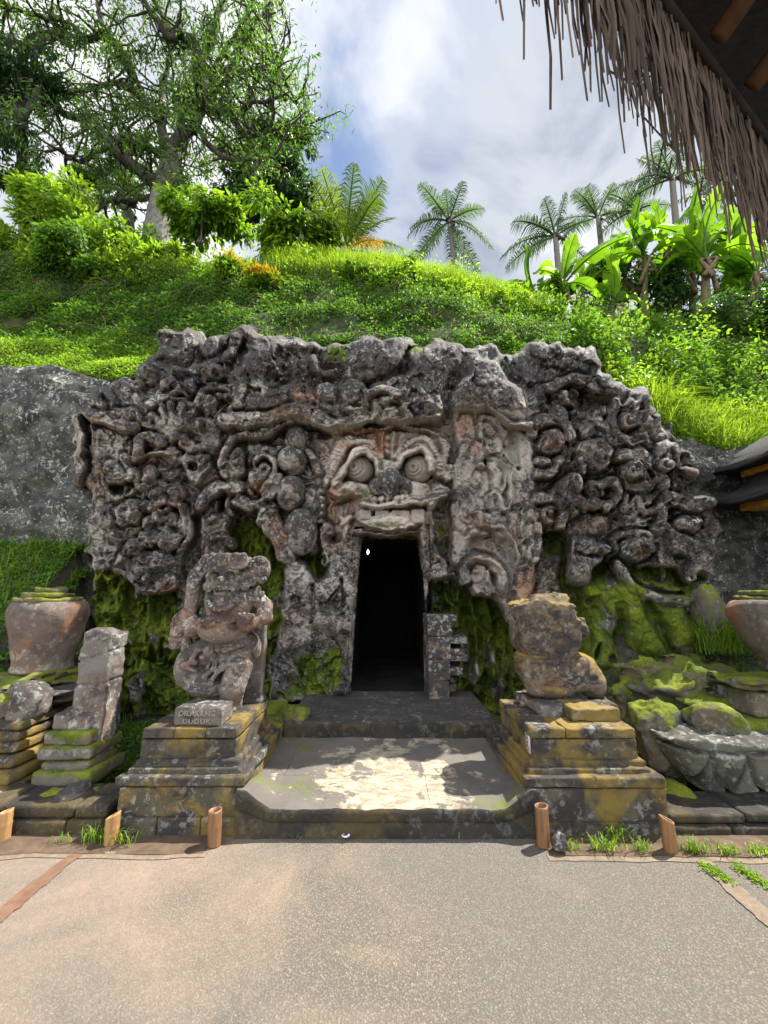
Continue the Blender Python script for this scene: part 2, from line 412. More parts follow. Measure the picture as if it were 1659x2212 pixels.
M['wall'] = stone_mat('low_wall_stone', (0.024, 0.022, 0.016), (0.045, 0.041, 0.03), dark=0.6, lichen=0.12, moss=0.17, moss_up=0.5, rust=0.02, ochre=0.22, mossc=((0.016, 0.026, 0.006), (0.06, 0.08, 0.01)))
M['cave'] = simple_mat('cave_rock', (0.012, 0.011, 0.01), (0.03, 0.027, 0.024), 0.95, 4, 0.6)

# ------------------------------------------------------------------ the carved cave front: a sculpted relief
Y0 = 5.8
ST = 1.45
fx0, fx1, fy0, fy1 = 140, 1575, 690, 1545
gx = np.arange(fx0, fx1, ST); gy = np.arange(fy0, fy1, ST)
MOAT = 0.30
FX, FY = np.meshgrid(gx, gy)                       # rows = y
H = np.full(FX.shape, -0.27, np.float32)
MOSS = np.zeros_like(H); RUST = np.zeros_like(H); CRUST = np.zeros_like(H)
Lz = lambda x, y: (138.3 + x / 3.0, 663.6 + y / 3.0)
Cz = lambda x, y: (553 + .4 * x, 719 + .4 * y)
Fz = lambda x, y: (636 + .2167 * x, 884.8 + .2167 * y)
Zz = lambda x, y: (940 + .25 * x, 774 + .25 * y)
Rz = lambda x, y: (1051 + .3667 * x, 691 + .3667 * y)
Bz = lambda x, y: (995 + .4 * x, 1189 + .4 * y)
KS = {Lz: 1 / 3., Cz: .4, Fz: .2167, Zz: .25, Rz: .3667, Bz: .4}
def pts(z, *xy): return [z(x, y) for x, y in xy]
def inpoly(poly, X, Y):
    c = np.zeros(X.shape, bool); n = len(poly); j = n - 1
    for i in range(n):
        xi, yi = poly[i]; xj, yj = poly[j]
        m = ((yi > Y) != (yj > Y)) & (X < (xj - xi) * (Y - yi) / ((yj - yi) or 1e-9) + xi)
        c ^= m; j = i
    return c
def blur(A, r):
    r = max(int(round(r / ST)), 0)
    if r == 0: return A
    for ax in (0, 1):
        for _ in range(2):
            pad = [(0, 0), (0, 0)]; pad[ax] = (r + 1, r)
            B = np.cumsum(np.pad(A, pad, mode='edge'), axis=ax, dtype=np.float64)
            n = A.shape[ax]
            A = ((B[2 * r + 1:2 * r + 1 + n] - B[:n]) if ax == 0 else (B[:, 2 * r + 1:2 * r + 1 + n] - B[:, :n])) / (2 * r + 1)
    return A.astype(np.float32)
# edges of carved plates wander a little, as broken stone does
WX = FX + 5 * fbm2(FX / 22, FY / 22, 3, 11); WY = FY + 5 * fbm2(FX / 22, FY / 22, 3, 15)
QX = FX + 7 * fbm2(FX / 48, FY / 48, 2, 51) + 2.2 * fbm2(FX / 13, FY / 13, 2, 53); QY = FY + 7 * fbm2(FX / 48, FY / 48, 2, 55) + 2.2 * fbm2(FX / 13, FY / 13, 2, 57)
def pmask(poly, soft=4, wob=True):
    m = inpoly(poly, WX if wob else FX, WY if wob else FY).astype(np.float32)
    return blur(m, soft)
def plate(poly, h, soft=3, dome=0.0, add=False):
    """raise a polygon to height h with a rounded rim"""
    global H
    m = pmask(poly, soft)
    if dome:
        h = h + dome * (blur(m, 22) - 0.5) * 2
    if add: H = H + m * h
    else: H = H * (1 - m) + h * m
def win(cx, cy, rx, ry):
    a, b = np.searchsorted(gx, [cx - rx, cx + rx]); c, d = np.searchsorted(gy, [cy - ry, cy + ry])
    return slice(c, d), slice(a, b)
def base_h(cx, cy, r=8):
    s = win(cx, cy, r, r); return float(H[s].mean()) if H[s].size else 0.0
def ball(z, x, y, rx, ry=None, h=0.15, b=None, sharp=0.5):
    cx, cy = z(x, y); k = KS[z]; rx *= k; ry = (ry * k) if ry else rx
    s = win(cx, cy, rx * 1.35 + 9, ry * 1.35 + 9)
    if H[s].size == 0: return
    q = ((QX[s] - cx) / rx) ** 2 + ((QY[s] - cy) / ry) ** 2
    b = base_h(cx, cy) - 0.04 if b is None else b
    H[s] -= MOAT * h * np.exp(-((np.sqrt(q) - 1.08) / .11) ** 2)
    d = b + h * np.maximum(1 - q, 0) ** sharp * (1 + .30 * fbm2(QX[s] / (rx * .55 + 4), QY[s] / (rx * .55 + 4), 3, 19))
    if rx > 13 and MOAT: d = d - .020 * np.exp(-((np.sqrt(q) - .60) / .075) ** 2)
    H[s] = np.where(q < 1, np.maximum(H[s], d), H[s])
def pit(z, x, y, rx, ry=None, h=0.1, soft=1.0):
    cx, cy = z(x, y); k = KS[z]; rx *= k; ry = (ry * k) if ry else rx
    s = win(cx, cy, rx, ry)
    if H[s].size == 0: return
    q = ((QX[s] - cx) / rx) ** 2 + ((QY[s] - cy) / ry) ** 2
    H[s] -= h * np.clip((1 - q) * 2.0 / soft, 0, 1)
def scroll(z, x, y, R, h=0.16, d=1, ph=0.0, turns=1.5, b=None, asp=1.0):
    cx, cy = z(x, y); R = R * KS[z]
    s = win(cx, cy, R * 1.35 + 9, R * asp * 1.35 + 9)
    if H[s].size == 0: return
    X = QX[s] - cx; Yv = (QY[s] - cy) / asp
    t = np.sqrt(X * X + Yv * Yv) / R; th = np.arctan2(Yv, X) * d / (2 * math.pi)
    H[s] -= MOAT * h * np.exp(-((t - 1.08) / .11) ** 2)
    p = (th + turns * t ** 0.8 + ph) % 1.0
    ridge = 1 - np.abs(p * 2 - 1) ** 2.5
    b = base_h(cx, cy) - 0.03 if b is None else b
    f = b + h * (0.62 * np.sqrt(np.maximum(1 - t * t, 0)) + 0.38 * ridge * np.clip((1 - t) * 5, 0, 1)) + 0.3 * h * np.maximum(1 - (t / 0.22) ** 2, 0)
    H[s] = np.where(t < 1, np.maximum(H[s] * 1.0 - 0.02 * (t < 1), f), H[s])
def line_dist(P, pad):
    P = catmull(P, 8); x0, y0 = P.min(0) - pad; x1, y1 = P.max(0) + pad
    s = win((x0 + x1) / 2, (y0 + y1) / 2, (x1 - x0) / 2, (y1 - y0) / 2)
    X, Yv = QX[s], QY[s]; D = np.full(X.shape, 1e9); A = np.zeros(X.shape); acc = 0.0
    for i in range(len(P) - 1):
        a, c = P[i], P[i + 1]; v = c - a; L = np.hypot(*v) + 1e-9
        t = np.clip(((X - a[0]) * v[0] + (Yv - a[1]) * v[1]) / L ** 2, 0, 1)
        dd = np.hypot(X - a[0] - v[0] * t, Yv - a[1] - v[1] * t); m = dd < D
        D = np.where(m, dd, D); A = np.where(m, acc + t * L, A); acc += L
    return s, D, A, acc
def ridge(z, P, w, h=0.1, b=None, taper=0.0, notch=0, rnd=0.5):
    P = pts(z, *P); w = w * KS[z]
    s, D, A, L = line_dist(P, w * 1.5 + 9)
    if H[s].size == 0: return
    u = A / L; ww = w * (1 - taper * u)
    H[s] -= MOAT * h * .8 * np.exp(-((D - ww * 1.12) / (ww * .16 + .6)) ** 2)
    hh = h * (.45 * np.sqrt(np.maximum(1 - (D / ww) ** 2, 0)) + .55 * np.clip((1 - D / ww) * 2.8, 0, 1)) - .016 * np.exp(-((D / ww - .42) / .13) ** 2) * (w > 5) if rnd == 0.5 else h * np.clip((1 - D / ww) * 3, 0, 1)
    if notch:
        ph = (A / notch) % 1.0
        hh = hh - 0.045 * (ph < 0.34) * (D < ww * 0.92)
    bb = b
    if bb is None:
        bb = np.median([base_h(*p) for p in P]) - 0.02
    H[s] = np.where(D < ww, np.maximum(H[s], bb + hh), H[s])
def groove(z, P, w, h=0.05):
    P = pts(z, *P); w = max(w * KS[z] * 1.5, 3.6); s, D, A, L = line_dist(P, w * 1.2 + 9)
    if H[s].size: H[s] -= h * 1.5 * np.clip(1 - (D / w) ** 2, 0, 1)
def fan(z, x, y, R, a0, a1, n, h=0.1):
    for a in np.linspace(a0, a1, n):
        c, s_ = math.cos(math.radians(a)), -math.sin(math.radians(a))
        ridge(z, [(x + c * R * .15, y + s_ * R * .15), (x + c * R * .6, y + s_ * R * .6 - 6), (x + c * R, y + s_ * R)], R * 0.17, h, taper=0.3)
def imp(z, x, y, s, h=0.14):
    """a small demon mask worked into the wings"""
    b = base_h(*z(x, y))
    ball(z, x, y, s, s * 1.05, h, b, 0.6)
    for e in (-1, 1):
        ridge(z, [(x + e * s * .12, y - s * .25), (x + e * s * .42, y - s * .55), (x + e * s * .8, y - s * .28)], s * .17, h * .5, b + h * .75)
        pit(z, x + e * s * .4, y - s * .18, s * .27, s * .22, h * .35)
        ball(z, x + e * s * .4, y - s * .18, s * .2, None, h * .35, b + h * .72)
    ball(z, x, y + s * .12, s * .24, s * .24, h * .6, b + h * .8)
    pit(z, x, y + s * .55, s * .5, s * .2, h * .55)
    ridge(z, [(x - s * .5, y + s * .45), (x, y + s * .36), (x + s * .5, y + s * .45)], s * .1, h * .3, b + h * .75)
    ridge(z, [(x - s * .45, y + s * .72), (x, y + s * .82), (x + s * .45, y + s * .72)], s * .13, h * .3, b + h * .6)

OUT = [(163, 900), (195, 885), (205, 850), (240, 825), (285, 828), (300, 795), (335, 775), (350, 718), (430, 714), (440, 735), (470, 728), (490, 742), (500, 712), (545, 712), (562, 735), (582, 725), (615, 735), (650, 734), (700, 748), (740, 745), (765, 742), (790, 730), (870, 730), (905, 740), (995, 742), (1002, 765), (1030, 740), (1060, 745), (1090, 757), (1110, 765), (1140, 744), (1215, 742), (1225, 757), (1275, 755), (1292, 790), (1330, 835), (1390, 840), (1410, 880), (1440, 905), (1460, 940), (1500, 1000), (1503, 1040), (1465, 1062), (1540, 1078), (1535, 1110), (1550, 1140), (1535, 1200), (1530, 1250), (1508, 1262), (1505, 1300), (1475, 1312), (1500, 1370), (1516, 1402), (1500, 1470), (1480, 1560), (195, 1560), (205, 1270), (196, 1200), (196, 1052), (166, 1045)]
rv = fbm2(FX / 34, FY / 130, 4, 31); rv2 = fbm2(FX / 60, FY / 60, 4, 35)
H += 0.30 * (np.abs(rv) * -1.0) + 0.08 + 0.12 * rv2                     # eroded runnels of the lower rock
leftw = pts(Lz, (75, 690), (190, 640), (300, 480), (420, 470), (480, 400), (600, 300), (620, 150), (880, 150), (1300, 150), (1640, 200), (1659, 700), (1430, 1000), (1400, 1230), (1310, 1300), (1150, 1250), (1100, 1330), (890, 1360), (860, 1340), (820, 1380), (800, 1560), (740, 1720), (690, 1780), (640, 1860), (560, 1860), (440, 1800), (380, 1750), (290, 1700), (190, 1690), (170, 1200), (80, 1150))
plate(leftw, -0.02, 4)
rightw = pts(Rz, (200, 200), (240, 140), (460, 140), (480, 180), (640, 190), (760, 380), (950, 400), (1000, 560), (1060, 650), (1180, 760), (1240, 920), (1150, 1000), (1340, 1040), (1370, 1230), (1330, 1490), (1160, 1490), (1050, 1460), (880, 1450), (760, 1420), (720, 1350), (640, 1450), (620, 1560), (500, 1560), (470, 1260), (320, 1230), (230, 900))
plate(rightw, -0.02, 4)
ctr = pts(Cz, (0, 80), (520, 60), (1120, 60), (1480, 350), (1520, 800), (1500, 1100), (1450, 1400), (1040, 1330), (1050, 1290), (960, 1200), (960, 1000), (560, 1000), (400, 1150), (160, 1230), (100, 1000), (0, 900))
plate(ctr, -0.05, 4)
# gaps filled with many small scrolls and knobs, as the whole front is worked over
rs = random.Random(5)
for poly, n in ((leftw, 70), (rightw, 60)):
    xs = [p[0] for p in poly]; ys = [p[1] for p in poly]
    for _ in range(n):
        x, y = rs.uniform(min(xs), max(xs)), rs.uniform(min(ys), max(ys))
        if not inpoly(poly, np.array([x]), np.array([y]))[0] or 640 < x < 1150: continue
        r = rs.uniform(12, 32); z = Cz; xx, yy = (x - 553) / .4, (y - 719) / .4
        k = rs.random()
        if k < .5: scroll(z, xx, yy, r / .4, rs.uniform(.08, .15), rs.choice((-1, 1)), rs.random(), rs.uniform(1.1, 1.7), b=-0.03)
        elif k < .7: ball(z, xx, yy, r / .5, r / .55, rs.uniform(.08, .15), -0.05)
        else:
            a = rs.uniform(0, 6.28); L_ = r * 1.5; cs, sn = math.cos(a), math.sin(a); q_ = [(553 + .4 * xx + L_ * (u_ * cs - v_ * sn), 719 + .4 * yy + L_ * (u_ * sn + v_ * cs)) for u_, v_ in ((-1, -.2), (-.5, -.55), (.3, -.5), (1.1, 0), (.3, .5), (-.6, .5))]
            plate(q_, rs.uniform(.05, .12), 2, .02); groove(z, [(xx - 2.2 * L_ * cs, yy - 2.2 * L_ * sn), (xx + 2.4 * L_ * cs, yy + 2.4 * L_ * sn)], 8, .03)
# ---- left wing
plate(pts(Lz, (75, 690), (150, 660), (150, 1180), (85, 1140)), -0.05, 2); groove(Lz, [(165, 680), (165, 900), (160, 1170)], 18, .25)
ridge(Lz, [(180, 900), (172, 1200), (175, 1600)], 22, .06)
plate(pts(Lz, (610, 155), (890, 155), (860, 300), (830, 370), (690, 350), (600, 310)), .10, 4, .05); pit(Lz, 740, 250, 60, 60, .1); pit(Lz, 680, 230, 40, 40, .08)
ball(Lz, 950, 240, 60, 65, .2, .0); pit(Lz, 945, 240, 30, 30, .1)
scroll(Lz, 1095, 230, 75, .2, 1, .2); scroll(Lz, 1240, 250, 60, .18, -1); ridge(Lz, [(1040, 330), (1100, 270), (1200, 170), (1290, 260)], 45, .16, .02)
plate(pts(Lz, (690, 390), (850, 365), (870, 400), (850, 490), (700, 480)), .12, 3); ball(Lz, 725, 437, 36, None, .1, .1); ball(Lz, 725, 437, 16, None, .06, .18)
imp(Lz, 950, 430, 70, .16); imp(Lz, 1160, 490, 85, .18); imp(Lz, 740, 540, 85, .2); ball(Lz, 660, 500, 55, 50, .2, .05); ball(Lz, 800, 510, 50, 50, .2, .05)
imp(Lz, 520, 430, 75, .14); scroll(Lz, 480, 500, 50, .14)
scroll(Lz, 270, 620, 90, .2, -1, .1, 1.8); ridge(Lz, [(180, 690), (250, 720), (340, 690), (430, 700)], 40, .15, .0)
scroll(Lz, 430, 740, 85, .22, 1, .4, 1.3); ridge(Lz, [(200, 720), (330, 750), (400, 800), (470, 800)], 36, .14, 0)
scroll(Lz, 930, 600, 80, .2, 1, .3, 1.7); [ball(Lz, 1000 + 38 * i, 575 + 8 * (i % 2), 26, None, .12, .08) for i in range(4)]
ridge(Lz, [(860, 620), (900, 540), (1000, 515), (1130, 560)], 34, .16, .03)
scroll(Lz, 1120, 700, 85, .22, -1, .1, 1.3); [ball(Lz, 1080 + 30 * i, 655 + 14 * abs(i - 1), 22, None, .1, .16) for i in range(3)]
scroll(Lz, 1215, 610, 55, .18); ridge(Lz, [(560, 640), (680, 600), (800, 640), (830, 660)], 30, .12, .0)
plate(pts(Lz, (580, 680), (800, 660), (900, 740), (850, 900), (700, 920), (600, 780)), .03, 4); fan(Lz, 720, 880, 230, 40, 150, 7, .12); scroll(Lz, 790, 880, 60, .2, 1)
ridge(Lz, [(880, 740), (860, 790), (800, 770), (770, 700)], 26, .12, .03)
ridge(Lz, [(485, 955), (495, 890), (540, 850), (600, 868), (625, 895)], 36, .2, .02); ridge(Lz, [(400, 980), (540, 968), (680, 962)], 18, .14, .03)
pit(Lz, 545, 930, 40, 35, .1)
ball(Lz, 515, 1110, 95, 85, .14, .0); ball(Lz, 475, 1080, 55, 50, .12, .12); ball(Lz, 555, 1085, 60, 50, .12, .12); groove(Lz, [(515, 1040), (515, 1090)], 12, .08)
ridge(Lz, [(410, 985), (440, 1040), (400, 1090), (310, 1110)], 40, .16, .0); ball(Lz, 300, 1035, 45, None, .2, .0); ball(Lz, 350, 1065, 55, 55, .2, .02)
pit(Lz, 340, 1175, 42, 42, .26); ridge(Lz, [(290, 1220), (380, 1240), (440, 1180)], 24, .12)
plate(pts(Lz, (680, 1035), (730, 1110), (790, 1160), (740, 1260), (600, 1210), (610, 1110)), .1, 3); groove(Lz, [(610, 1115), (690, 1130), (740, 1115)], 10, .05); scroll(Lz, 730, 1215, 58, .2, -1); scroll(Lz, 595, 1225, 50, .18, 1)
plate(pts(Lz, (750, 985), (820, 930), (900, 880), (1000, 820), (985, 930), (940, 1050), (860, 1170), (790, 1090)), .16, 3); pit(Lz, 830, 1035, 34, 34, .14); groove(Lz, [(800, 960), (900, 940), (960, 960)], 10, .06); groove(Lz, [(870, 1060), (930, 1010)], 14, .05); ball(Lz, 900, 900, 60, 30, .1, .14)
plate(pts(Lz, (860, 800), (1010, 800), (1010, 900), (880, 880)), .08, 3)
ball(Lz, 1095, 1060, 78, 95, .24, .0); ball(Lz, 1105, 960, 65, 60, .2, .0); [ball(Lz, 1070 + 35 * i, 1010, 22, None, .08, .16) for i in range(3)]
ridge(Lz, [(1035, 1010), (1050, 880), (1130, 825), (1260, 830)], 34, .22, .0)
plate(pts(Lz, (1185, 860), (1300, 880), (1385, 930), (1380, 1100), (1340, 1210), (1240, 1250), (1180, 1180)), .12, 3); ball(Lz, 1270, 1110, 80, 92, .2, .1); ridge(Lz, [(1240, 1050), (1230, 1000), (1290, 970), (1350, 1010), (1360, 1100), (1300, 1200)], 26, .14, .12); pit(Lz, 1245, 1030, 20, 24, .14)
ridge(Lz, [(1140, 1250), (1230, 1280), (1330, 1230), (1400, 1120)], 38, .2, .02); ball(Lz, 1345, 1300, 45, 38, .2, .08); groove(Lz, [(1310, 1302), (1380, 1302)], 8, .06); ball(Lz, 1290, 1385, 45, 42, .2, .02)
ridge(Lz, [(1310, 1330), (1370, 1440), (1420, 1540), (1450, 1620)], 62, .22, .0)
ridge(Lz, [(900, 1290), (930, 1230), (1010, 1180), (1120, 1180)], 50, .2, .0); groove(Lz, [(1030, 1230), (1035, 1320)], 22, .16); ridge(Lz, [(1085, 1190), (1080, 1290), (1110, 1330)], 22, .1)
plate(pts(Lz, (895, 1330), (1090, 1330), (1095, 1390), (1055, 1430), (1075, 1560), (1070, 1670), (900, 1670), (888, 1430)), .02, 3); ridge(Lz, [(910, 1560), (950, 1470), (1060, 1450)], 18, .06); ridge(Lz, [(930, 1620), (975, 1500), (1065, 1490)], 18, .06); ball(Lz, 985, 1380, 40, 34, .1, .02); ball(Lz, 1090, 1530, 30, 40, .12, .0)
scroll(Lz, 430, 1330, 92, .2, 1, .2, 1.3); ball(Lz, 440, 1335, 52, 60, .16, .1); [ball(Lz, 410 + 26 * i, 1300, 14, None, .06, .2) for i in range(3)]
ridge(Lz, [(600, 1400), (590, 1310), (660, 1270), (760, 1310), (760, 1440), (720, 1500)], 40, .2, .0); scroll(Lz, 655, 1420, 95, .18, -1, .3, 1.2); ball(Lz, 635, 1330, 20, None, .08, .14); ball(Lz, 670, 1325, 20, None, .08, .14); ridge(Lz, [(760, 1300), (800, 1400), (790, 1520)], 30, .14)
ball(Lz, 650, 1500, 115, 80, .2, .02); ball(Lz, 545, 1510, 70, 70, .18, .02); ball(Lz, 545, 1410, 46, 46, .16, .02); ball(Lz, 545, 1310, 50, 50, .16, .0)
ball(Lz, 460, 1560, 70, 60, .16, .0); ball(Lz, 600, 1640, 140, 60, .08, .0)
# ---- left frame of the face
ridge(Lz, [(1180, 800), (1290, 790), (1400, 730), (1500, 690), (1659, 690)], 60, .26, .02, -.3)
# ---- the hood of rock over the face
plate(pts(Cz, (60, 440), (200, 400), (300, 420), (420, 480), (520, 500), (600, 460), (600, 240), (560, 60), (0, 60), (-160, 250), (-120, 420)), .20, 6, .06)
plate(pts(Cz, (130, 90), (330, 100), (370, 170), (480, 200), (440, 300), (250, 300), (60, 240)), .10, 5, .05)
ridge(Cz, [(-150, 480), (60, 460), (240, 420), (380, 480), (500, 490), (590, 440)], 44, .16, .22)
imp(Cz, 540, 340, 90, .12); scroll(Cz, 510, 330, 62, .12, 1, .2, 1.4, .26); ridge(Cz, [(310, 150), (330, 210), (420, 210)], 20, .1, .22); imp(Cz, 110, 210, 75, .12); ball(Cz, 380, 320, 55, 55, .1, .22); ball(Cz, 260, 340, 70, 60, .1, .2)
plate(pts(Cz, (520, 130), (570, 40), (800, 30), (800, 170), (700, 240), (600, 270), (500, 190)), .30, 5, .08)                  # dark boulder
plate(pts(Cz, (800, 60), (900, 90), (1100, 60), (1110, 140), (1060, 220), (1010, 330), (1000, 430), (880, 380), (820, 180)), .20, 6, .1)
plate(pts(Cz, (600, 330), (640, 250), (720, 230), (830, 210), (920, 260), (1000, 370), (1000, 480), (800, 500), (660, 500), (600, 460)), .32, 6, .12)   # carved brow stone
for g in ([(640, 330), (720, 320), (760, 280), (800, 250)], [(680, 330), (690, 400), (660, 460)], [(760, 370), (800, 430), (780, 470)], [(760, 370), (850, 350), (920, 370)], [(700, 400), (760, 370)], [(830, 400), (870, 460)], [(900, 340), (960, 370), (1000, 400)], [(880, 400), (960, 400)], [(870, 430), (980, 430)]): groove(Cz, g, 11, .035)
pit(Cz, 850, 330, 34, 26, .1); ridge(Cz, [(620, 330), (700, 300), (770, 320), (800, 270)], 20, .08, .42)
# ---- face
plate(pts(Fz, (230, 300), (420, 200), (950, 170), (1330, 190), (1480, 300), (1520, 500), (1500, 760), (1400, 880), (1360, 1060), (1330, 1250), (560, 1250), (400, 1260), (330, 1000), (340, 780), (250, 600)), .02, 5)
plate(pts(Fz, (420, 240), (640, 205), (950, 195), (1200, 200), (1400, 260), (1400, 380), (1150, 330), (1050, 420), (1010, 560), (860, 560), (830, 420), (700, 290), (500, 290)), .10, 5, .04)
ridge(Fz, [(400, 215), (640, 190), (950, 175), (1250, 180), (1430, 240)], 30, .12, .06, 0, 11)
for ex, ey, R in ((655, 600, 150), (1235, 595, 155)):
    s = win(*Fz(ex, ey), R * .2167, R * .2167); q = ((FX[s] - Fz(ex, ey)[0]) ** 2 + (FY[s] - Fz(ex, ey)[1]) ** 2) / (R * .2167) ** 2
    H[s] = np.where(q < 1, np.minimum(H[s], 0.0), H[s])
ridge(Fz, [(345, 690), (380, 600), (400, 470), (450, 360), (540, 310), (640, 305), (740, 345), (800, 420), (840, 510)], 62, .13, .10, 0, 6.5)
ridge(Fz, [(1040, 530), (1080, 430), (1150, 350), (1240, 325), (1340, 360), (1410, 440), (1440, 540), (1440, 610)], 62, .13, .10, 0, 6.5)
ridge(Fz, [(420, 730), (480, 620), (520, 510), (580, 430), (660, 405), (740, 440), (790, 520), (820, 620), (880, 660)], 44, .16, .13)
ridge(Fz, [(1060, 570), (1100, 470), (1170, 420), (1250, 410), (1330, 450), (1370, 520), (1370, 600)], 44, .16, .13)
ridge(Fz, [(1490, 290), (1540, 400), (1500, 540), (1500, 640), (1560, 640), (1570, 580)], 38, .10, .04, 0, 6)
ridge(Fz, [(250, 350), (310, 430), (290, 520), (340, 600)], 40, .10, .02, 0, 7)
ridge(Fz, [(870, 230), (872, 400), (880, 500)], 16, .05, .13); ridge(Fz, [(1000, 230), (998, 400), (990, 500)], 16, .05, .13)
groove(Fz, [(790, 250), (830, 330), (850, 450)], 10, .04); groove(Fz, [(1045, 250), (1035, 400)], 10, .04)
for yy in (290, 365, 432): ball(Fz, 935, yy, 36, 34, .05, .15)
ball(Fz, 910, 565, 70, 55, .14, .12); ball(Fz, 960, 620, 110, 110, .2, .08)
ball(Fz, 570, 790, 210, 90, .16, .06); ball(Fz, 1240, 780, 110, 80, .10, .06); ball(Fz, 1440, 800, 90, 100, .14, .02)
plate(pts(Fz, (640, 860), (760, 790), (1160, 790), (1310, 840), (1480, 850), (1400, 930), (1320, 960), (1000, 980), (700, 960)), .26, 6)   # upper lip
ridge(Fz, [(680, 955), (850, 972), (1000, 966), (1180, 940), (1330, 905), (1460, 862)], 42, .12, .26); ball(Fz, 1390, 930, 70, 75, .16, .2)
plate(pts(Fz, (610, 1010), (1310, 990), (1305, 1120), (1210, 1195), (760, 1205), (640, 1130)), .24, 6)                         # jaw
ball(Fz, 965, 1120, 350, 95, .10, .23, .35)
for yy in (885, 905): [ball(Fz, xx, yy, 28, 26, .05, .32) for xx in range(820, 1140, 58)]
for k in range(6): groove(Fz, [(620 - 32 * k, 860 + 10 * k), (560 - 34 * k, 950), (570 - 34 * k, 1050), (500 - 26 * k, 1160)], 11, .05)
for k in range(4): groove(Fz, [(1420 + 26 * k, 940), (1430 + 26 * k, 1020), (1450 + 20 * k, 1080)], 9, .04)
ridge(Fz, [(540, 1090), (490, 1160), (480, 1260), (520, 1400)], 40, .12, .06); ridge(Fz, [(1340, 1040), (1350, 1200), (1330, 1330), (1400, 1470), (1470, 1540)], 66, .16, .04); [ball(Fz, 1300 + 40 * i, 1220 + 10 * (i % 2), 26, None, .06, .18) for i in range(3)]
ridge(Fz, [(330, 1160), (300, 1260), (330, 1380), (290, 1500)], 52, .14, .02); scroll(Fz, 355, 1240, 36, .06, 1, 0, 1.3, .14)
# ears
scroll(Fz, 165, 960, 150, .14, 1, .2, 1.4, .0, 1.2); [ball(Fz, 275, 800 + 75 * i, 40, 34, .1, .06) for i in range(6)]
fan(Fz, 170, 680, 140, 60, 170, 5, .08); ridge(Fz, [(120, 400), (200, 540), (240, 620)], 44, .1, .0)
# lintel
ridge(Cz, [(520, 1082), (700, 1086), (890, 1080)], 14, .05, .08)
# ---- slab left of the door
plate(pts(Cz, (155, 1240), (180, 1205), (240, 1215), (325, 1340), (385, 1310), (390, 1200), (430, 1100), (470, 1050), (575, 1100), (560, 1400), (540, 1500), (500, 1960), (90, 1990), (120, 1700)), .10, 4, .05)
groove(Cz, [(300, 1350), (310, 1450), (300, 1560)], 10, .06); groove(Cz, [(460, 1320), (465, 1480)], 7, .07); groove(Cz, [(130, 1720), (300, 1690), (500, 1610)], 9, .04)
plate(pts(Cz, (100, 1720), (300, 1690), (500, 1630), (500, 1990), (80, 1990)), .02, 6)
pit(Cz, 350, 1250, 30, 70, .2); ridge(Cz, [(470, 1000), (490, 1080), (440, 1180)], 20, .08)
plate(pts(Cz, (430, 1800), (505, 1790), (495, 1940), (420, 1930)), .12, 2)
# ---- right of the door
plate(pts(Cz, (885, 1090), (940, 980), (975, 1010), (960, 1200), (1055, 1290), (1030, 1330), (930, 1345), (925, 1550), (890, 1450)), .10, 4, .03)
plate(pts(Cz, (990, 1000), (1100, 1040), (1060, 1250), (980, 1180)), -.12, 6)
# ---- tall panel right of the face
panel = pts(Zz, (130, 440), (350, 200), (480, 20), (780, 260), (795, 560), (845, 590), (870, 1000), (882, 1300), (922, 1500), (905, 1700), (850, 1900), (820, 2100), (770, 2360), (600, 2300), (560, 2140), (450, 2060), (300, 1960), (225, 1850), (120, 1750), (130, 1500), (150, 1150), (190, 900), (150, 640))
plate(panel, .16, 4, .03)
plate(pts(Zz, (110, 430), (180, 260), (250, 150), (360, 60), (430, 5), (520, 30), (640, 230), (775, 255), (795, 450), (740, 570), (600, 560), (480, 440), (350, 465), (200, 450)), .34, 6, .1)
ridge(Zz, [(440, 300), (500, 420), (620, 560), (830, 590)], 32, .12, .28)
for g in ([(180, 520), (200, 470), (300, 470), (335, 560), (330, 690)], [(345, 560), (400, 480), (500, 490), (610, 600)], [(410, 560), (500, 600), (580, 720), (600, 790)], [(410, 640), (470, 670), (515, 660)], [(420, 660), (430, 800), (550, 840), (600, 790)], [(600, 860), (620, 700), (680, 610)], [(600, 860), (650, 930), (720, 950)], [(700, 640), (715, 850), (710, 950)], [(280, 800), (330, 710), (390, 720)], [(620, 1270), (720, 1265)], [(620, 1290), (710, 1290)], [(740, 1290), (715, 1420), (735, 1640)], [(735, 1640), (800, 1560), (830, 1500)]): groove(Zz, g, 10, .035)
plate(pts(Zz, (625, 610), (705, 640), (710, 930), (650, 900), (600, 800)), .10, 3)
ridge(Zz, [(560, 880), (640, 990), (665, 1120), (640, 1240), (590, 1290)], 26, .10, .18); ridge(Zz, [(430, 860), (500, 860), (580, 950), (620, 1080), (590, 1190)], 20, .08, .18)
pit(Zz, 440, 890, 26, 60, .12); ridge(Zz, [(480, 910), (540, 1010), (550, 1120), (540, 1200)], 50, .10, .16); scroll(Zz, 520, 1250, 90, .12, -1, .3, 1.5, .16); pit(Zz, 520, 1230, 36, 60, .08)
ball(Zz, 380, 930, 55, 45, .12, .14); ball(Zz, 350, 1050, 50, 70, .1, .14); ball(Zz, 470, 1390, 150, 85, .14, .12); ridge(Zz, [(340, 1310), (420, 1420), (560, 1440), (640, 1500), (690, 1640), (700, 1780)], 30, .10, .16)
plate(pts(Zz, (430, 1500), (620, 1560), (690, 1780), (680, 1950), (600, 2010), (480, 1930), (530, 1750), (300, 1700), (300, 1560)), .0, 6)
ridge(Zz, [(270, 1540), (350, 1520), (450, 1490)], 34, .10, .04); scroll(Zz, 340, 1830, 120, .18, 1, .1, 1.2, .02); ridge(Zz, [(240, 1920), (260, 1780), (350, 1720), (470, 1740), (560, 1830), (590, 1960)], 46, .18, .04)
